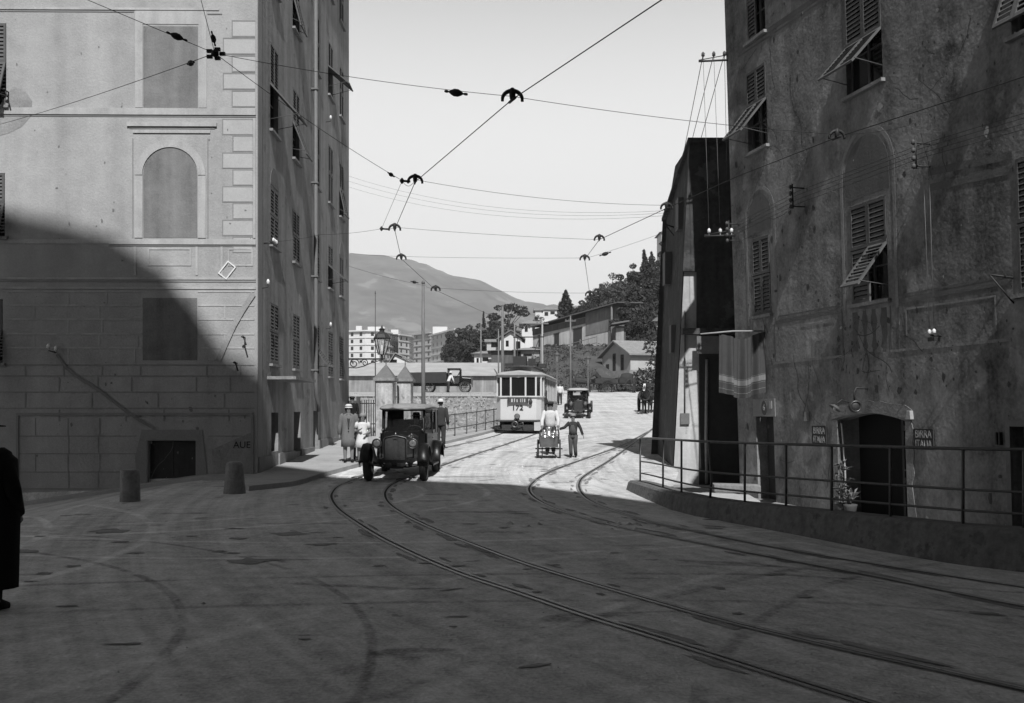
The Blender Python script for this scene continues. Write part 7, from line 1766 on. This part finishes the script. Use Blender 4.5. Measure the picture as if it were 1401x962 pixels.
    if hair:
        mb = MB(); mb.rings([(cra.x, cra.y + .012*H, cra.z - .03*H, .052*H*hs, .05*H*hs), (cra.x, cra.y + .012*H, cra.z + .005*H, .057*H*hs, .06*H*hs), (cra.x, cra.y + .01*H, cra.z + .035*H, .052*H*hs, .056*H*hs), (cra.x, cra.y + .006*H, cra.z + .058*H*hs, .03*H*hs, .034*H*hs)], 14); mb.build('hair', HAIR, t)
    if hat:
        mb = MB(); c = cra
        if hat == 'cap': mb.rings([(c.x, c.y - .004*H, c.z + .022*H, .06*H, .066*H), (c.x, c.y - .006*H, c.z + .045*H, .072*H, .078*H), (c.x, c.y, c.z + .066*H, .06*H, .064*H), (c.x, c.y, c.z + .074*H, .03*H, .03*H)], 16); mb.rings([(c.x, c.y - .06*H, c.z + .022*H, .04*H, .035*H), (c.x, c.y - .065*H, c.z + .03*H, .042*H, .036*H)], 12)
        elif hat == 'cloche': mb.rings([(c.x, c.y, c.z + .008*H, .074*H, .08*H), (c.x, c.y, c.z + .016*H, .064*H, .07*H), (c.x, c.y, c.z + .05*H, .06*H, .064*H), (c.x, c.y, c.z + .075*H, .035*H, .038*H)], 16)
        elif hat == 'brim': mb.rings([(c.x, c.y, c.z + .026*H, .098*H, .104*H), (c.x, c.y, c.z + .032*H, .096*H, .1*H), (c.x, c.y, c.z + .036*H, .058*H, .064*H), (c.x, c.y, c.z + .085*H, .05*H, .056*H), (c.x, c.y, c.z + .092*H, .03*H, .04*H)], 18)
        mb.build('hat', hatm or CL_DARK, t)
    if bob:
        mb = MB(); c = cra; mb.rings([(c.x, c.y + .02*H, c.z - .06*H, .05*H*hs, .04*H*hs), (c.x, c.y + .016*H, c.z - .03*H, .062*H*hs, .05*H*hs), (c.x, c.y + .012*H, c.z + .01*H, .062*H*hs, .058*H*hs)], 14); mb.build('bobbed_hair', HAIR, t)
    if lapel:
        mb = MB(); yf = -.088 * H * g
        mb.add([(-.04*H, -.06*H, .828*H), (.04*H, -.06*H, .828*H), (.022*H, yf - .004, .72*H), (.004*H, yf - .006, .6*H), (-.004*H, yf - .006, .6*H), (-.022*H, yf - .004, .72*H)], [(0,1,2,5), (5,2,3,4)]); mb.build('blouse_front', CL_DARK, t)
        for sx in (-1, 1): mb = MB(); mb.add([(sx*.04*H, -.064*H, .83*H), (sx*.065*H, -.07*H, .815*H), (sx*.05*H, yf - .003, .73*H), (sx*.006*H, yf - .012, .6*H)], [(0,1,2,3)]); mb.build('lapel', topm, t)
        for z in (.585, .535): mb = MB(); mb.lathe([(.001, -.01), (.018, 0), (.001, .01)], (0, -.094 * H * g, z * H), 8, Matrix.Rotation(R(90), 3, 'X')); mb.build('button', CL_BLACK, t)
    if hat:
        c = cra
        if hat in ('cloche', 'brim'): mb = MB(); mb.rings([(c.x, c.y, c.z + .03*H, .0655*H, .0715*H), (c.x, c.y, c.z + .045*H, .0635*H, .0695*H)], 16); mb.build('hat_band', CL_GREY, t)
    return t
def on(px, py): return G(px, py)
# walking figure cut by the left edge
p = Vector(((-21 - CX) * 8.55 / F, 8.55, h(-4.4, 8.55)))
person('person in a long black coat walking at the left edge, partly cut off', p, 168, 1.6, pose=dict(kneeR=(.05, -.05, .27), ankleR=(.055, -.03, .05), toeR=(.06, -.11, .015), elbowR=(.19, .04, .63), wristR=(.13, -.07, .5), elbowL=(-.195, .03, .63), wristL=(-.14, -.08, .5)), top='longcoat', topm=CL_BLACK, botm=CL_BLACK, hat='brim', hatm=CL_BLACK, girth=1.35)
# group on the pavement by the car
def pv(px, py, Y, dz=.11): q = P(px, py, Y); return Vector((q.x, Y, h(q.x, Y) + dz))
person('woman in pale cloche hat and long tweed coat standing on the pavement', pv(477, 636, 28.6), 8, 1.62, pose=dict(elbowL=(-.15, .02, .63), wristL=(-.155, -.02, .48), elbowR=(.15, .03, .63), wristR=(.12, -.03, .5)), top='coat', topm=CL_COAT, bottom=None, hat='cloche', hatm=CL_WHITE, bob=True, lapel=True)
person('girl in a short white dress on the pavement, hands held before her', pv(496, 636, 28.4), 12, 1.36, pose=dict(elbowL=(-.15, .0, .64), wristL=(-.07, -.12, .68), elbowR=(.15, -.01, .63), wristR=(.06, -.13, .6)), top='dress', topm=CL_WHITE, bottom=None, hat='cloche', hatm=CL_GREY, kids=True, sleeves='short', bob=True)
person('child in dark clothes standing behind the woman and the girl', pv(488, 631, 29.6), 0, 1.3, top='jacket', topm=CL_DARK, botm=CL_DARK, kids=True)
person('man in dark suit and straw hat, back turned, behind the motor car', pv(603, 612, 35.2, .1), 170, 1.62, top='jacket', topm=CL_DARK, botm=CL_DARK, hat='brim', hatm=CL_WHITE)
# carter and boy
cb = HC + Matrix.Rotation(R(-3), 3, 'Z') @ Vector((.02, 1.5, 0)); cb.z = h(cb.x, cb.y)
person('man in white shirt and dark cap pushing the handcart towards the viewer', cb, -3, 1.7, pose=dict(elbowL=(-.155, -.1, .64), wristL=(-.15, -.24, .53), elbowR=(.155, -.1, .64), wristR=(.15, -.24, .53), kneeL=(-.05, -.06, .28), ankleL=(-.055, -.02, .05), toeL=(-.06, -.1, .02), ankleR=(.06, .1, .06), toeR=(.064, .03, .02)), lean=(0, -.05), top='shirt', topm=CL_WHITE, botm=CL_DARK, hat='cap', hatm=CL_DARK)
person('boy in overalls and cap striding beside the handcart, one hand on it', on(784, 626), -12, 1.33, pose=dict(shL=(-.1, 0, .80), elbowL=(-.2, -.02, .70), wristL=(-.31, -.05, .665), elbowR=(.17, .04, .68), wristR=(.23, .0, .53), kneeL=(-.05, -.03, .28), ankleL=(-.045, -.02, .05), toeL=(-.05, -.09, .02), kneeR=(.05, -.02, .28), ankleR=(.055, .07, .05), toeR=(.06, .0, .02)), top='shirt', topm=CL_DARK, botm=mat('denim_dark', .06, .2, 9, .95, .1), hat='cap', hatm=CL_GREY, kids=True, apron=True)
# drivers
def seat(par_loc, rz, off, label, top='jacket', topm=None, hat=None, H=1.68, face=None, hatm=None):
    q = Vector(par_loc) + Matrix.Rotation(rz, 3, 'Z') @ Vector(off)
    return person(label, q, math.degrees(rz) if face is None else face, H, pose=dict(hipL=(-.055, 0, .30), hipR=(.055, 0, .30), kneeL=(-.07, -.22, .28), kneeR=(.07, -.22, .28), ankleL=(-.07, -.24, .05), ankleR=(.07, -.24, .05), toeL=(-.07, -.32, .02), toeR=(.07, -.32, .02), drop=.22, shL=(-.108, 0, .585), shR=(.108, 0, .585), elbowL=(-.14, -.07, .44), elbowR=(.14, -.07, .44), wristL=(-.08, -.2, .47), wristR=(.08, -.2, .47)), top='shirt' if top == 'shirt' else 'jacket', topm=topm, hat=hat, hatm=hatm, bottom='trousers')
seat(car_loc, R(-2), (.25, 1.85, .30), 'driver in a dark hat at the wheel of the near motor car', hat='brim', hatm=CL_DARK)
seat(car2, R(-3), (.25, 1.85, .30), 'driver in a cap at the wheel of the far motor car', hat='cap')
tr = Matrix.Rotation(R(-7), 3, 'Z')
person('tram driver in dark uniform and cap standing behind the front window', tl + tr @ Vector((.3, .75, .62)), -7, 1.62, top='jacket', hat='cap')
person('passenger in dark clothes standing in the tram doorway', tl + tr @ Vector((1.0, 1.5, .62)), 60, 1.6, top='jacket', topm=CL_DARK, hat='brim')
person('man in white shirt bending beside the lorry', Vector(((613 - CX) * 78.3 / F, 78.3, h(-4.9, 78.3))), 120, 1.6, lean=(0, -.14), pose=dict(elbowL=(-.15, -.2, .62), wristL=(-.13, -.26, .5), elbowR=(.15, -.2, .62), wristR=(.13, -.26, .5)), top='shirt', topm=CL_WHITE, hat='brim', hatm=CL_WHITE)
person('distant person in white top at the railing right of the tram', pv(766, 545, 76, .05), 0, 1.6, top='shirt', topm=CL_WHITE)
person('distant person in dark clothes by the scrubby bank above the far motor car', Vector((P(785, 520, 97).x, 97, h(P(785, 520, 97).x, 97))), 0, 1.65, top='jacket')
person('person in dark clothes at the yard gate by the corner house, mostly hidden', Vector((P(482, 560, 41.0).x, 41.0, h(-6.4, 41))), 20, 1.6, top='jacket', topm=CL_BLACK, hat='cap')
# ---------------------------------------------------------------- horses and carts
def horse(label, loc, face, H=1.5, m=None, blaze=False, group=None):
    """H = height at the withers; faces -y"""
    t = thing('horse', label, 'horse', (0, 0, 0), group=group); t.location = loc; t.rotation_euler = (0, 0, R(face)); ORG[t.name] = Vector((0, 0, 0))
    m = m or HORSE
    V = [(0, .1, .72), (0, .42, .76), (0, .6, .78), (0, -.2, .74), (0, -.42, .82), (0, -.6, 1.05), (0, -.7, 1.22), (0, -.86, 1.16), (0, -1.03, .98), (0, -1.08, .93)]
    E = [(0,1),(1,2),(0,3),(3,4),(4,5),(5,6),(6,7),(7,8),(8,9)]; Rr = [(.2, .23), (.2, .22), (.15, .17), (.19, .25), (.16, .2), (.09, .14), (.075, .1), (.075, .095), (.055, .06), (.05, .05)]
    for s in (-1, 1):
        b = len(V); V += [(s * .13, -.36, .6), (s * .125, -.38, .36), (s * .12, -.39, .1), (s * .12, -.43, .03)]; E += [(3, b), (b, b+1), (b+1, b+2), (b+2, b+3)]; Rr += [.085, .05, .036, .05]
        b = len(V); V += [(s * .14, .5, .62), (s * .13, .42, .47), (s * .13, .62, .34), (s * .125, .58, .1), (s * .125, .54, .03)]; E += [(1, b), (b, b+1), (b+1, b+2), (b+2, b+3), (b+3, b+4)]; Rr += [.11, .08, .045, .035, .05]
        b = len(V); V += [(s * .05, -.7, 1.33)]; E += [(6, b)]; Rr += [.022]
    V = [Vector(v) * H for v in V]; Rr = [tuple(q * H for q in r_) if isinstance(r_, tuple) else r_ * H for r_ in Rr]
    skin_body('body', t, V, E, Rr, m)
    mb = MB(); mb.tube([Vector(v) * H for v in [(0, .74, .84), (0, .83, .78), (0, .86, .55), (0, .84, .3)]], [.03*H, .045*H, .055*H, .015*H], 7); mb.build('tail', HAIR, t)
    mb = MB(); mb.add([Vector(v) * H for v in [(.02, -.35, .98), (.02, -.52, 1.2), (.02, -.68, 1.34), (.05, -.6, 1.1), (.06, -.42, .92), (-.02, -.35, .98), (-.02, -.52, 1.2), (-.02, -.68, 1.34), (-.05, -.6, 1.1), (-.06, -.42, .92)]], [(0,1,2,3,4), (9,8,7,6,5), (0,5,6,1), (1,6,7,2), (2,7,8,3), (3,8,9,4)]); mb.build('mane', HAIR, t)
    mb = MB(); mb.tube([Vector((.2 * math.cos(R(a)), -.46 + .05 * math.sin(R(a)), .82 + .24 * math.sin(R(a)))) * H for a in range(0, 360, 20)], .04 * H, 6, closed=True); mb.build('collar', CL_DARK, t)
    if blaze: mb = MB(); mb.add([Vector(v) * H for v in [(-.045, -.84, 1.27), (.045, -.84, 1.27), (.04, -1.02, 1.06), (-.04, -1.02, 1.06), (-.035, -1.1, .97), (.035, -1.1, .97)]], [(0,1,2,3), (3,2,5,4)]); mb.build('blaze', HORSE_W, t)
    return t
def cart(label, loc, face, group=None, cover=False):
    t = thing('horse_cart', label, 'cart', (0, 0, 0), group=group); t.location = loc; t.rotation_euler = (0, 0, R(face)); ORG[t.name] = Vector((0, 0, 0))
    for s in (-1, 1): wheel(t, (s * .8, .2, .62), .62, .09, 12, rimm=WOOD_D, tw=.04)
    mb = MB(); mb.bx(-.62, .62, -1.0, 1.3, .78, .86); mb.bx(-.66, -.6, -1.0, 1.3, .86, 1.3); mb.bx(.6, .66, -1.0, 1.3, .86, 1.3); mb.bx(-.6, .6, -1.0, -.94, .86, 1.25); mb.bx(-.6, .6, 1.24, 1.3, .86, 1.35); mb.build('cart_body', WOOD_D, t)
    mb = MB(); 
    for s in (-1, 1): mb.tube([(s * .5, -.9, .8), (s * .42, -2.0, .95), (s * .36, -3.1, 1.05)], .035, 6)
    mb.tube([(-.85, .2, .62), (.85, .2, .62)], .04, 6); mb.build('shafts', WOOD_D, t)
    mb = MB(); mb.bx(-.55, .55, -.7, -.4, 1.3, 1.36); mb.build('seat_board', WOOD_D, t)
    if cover: mb = MB(); mb.rings([(0, .35, .87, .57, .85), (0, .35, 1.3, .56, .82), (0, .35, 1.75, .35, .6), (0, .35, 1.85, .1, .2)], 14, fold=.05); mb.build('load', CL_DARK, t)
    return t
q = P(885, 565, 66.0); q.z = h(q.x, 66.0)
horse('dark draught horse with white blaze coming down the street at the slate house edge', q, -14, 1.5, blaze=True)
rot = Matrix.Rotation(R(-14), 3, 'Z')
c_ = q + rot @ Vector((0, 2.2, 0)); c_.z = h(c_.x, c_.y); cart('dark horse cart behind the horse with the white blaze', c_, -14, cover=True)
person('carter in dark clothes sitting on the cart behind the blazed horse', c_ + rot @ Vector((.0, -.35, .88)), -14, 1.65, pose=dict(hipL=(-.055, 0, .30), hipR=(.055, 0, .30), kneeL=(-.07, -.22, .28), kneeR=(.07, -.22, .28), ankleL=(-.07, -.24, .05), ankleR=(.07, -.24, .05), toeL=(-.07, -.32, .02), toeR=(.07, -.32, .02), drop=.22, shL=(-.108, 0, .585), shR=(.108, 0, .585), elbowL=(-.14, -.07, .44), elbowR=(.14, -.07, .44), wristL=(-.08, -.2, .47), wristR=(.08, -.2, .47)), hat='cap', hatm=CL_GREY)
for i, (px, Y, f_, lh, lc) in enumerate(((838, 99, -62, 'dark horse of the right hand cart below the cottage wall', 'dark cart waiting below the cottage wall, the right one'), (813, 98, -75, 'dark horse of the left hand cart near the far street lamp', 'dark cart waiting near the far street lamp, the left one'))):
    a = P(px + (16 if i == 0 else 12), 534, Y); a.z = h(a.x, Y); cart(lc, a, f_, cover=(i == 0))
    rot = Matrix.Rotation(R(f_), 3, 'Z'); b_ = a + rot @ Vector((0, -2.2, 0)); b_.z = h(b_.x, b_.y); horse(lh, b_, f_, 1.5)
person('carter in dark clothes standing by the waiting carts', Vector((P(867, 535, 97).x, 97, h(P(867, 535, 97).x, 97))), 30, 1.7, top='jacket')
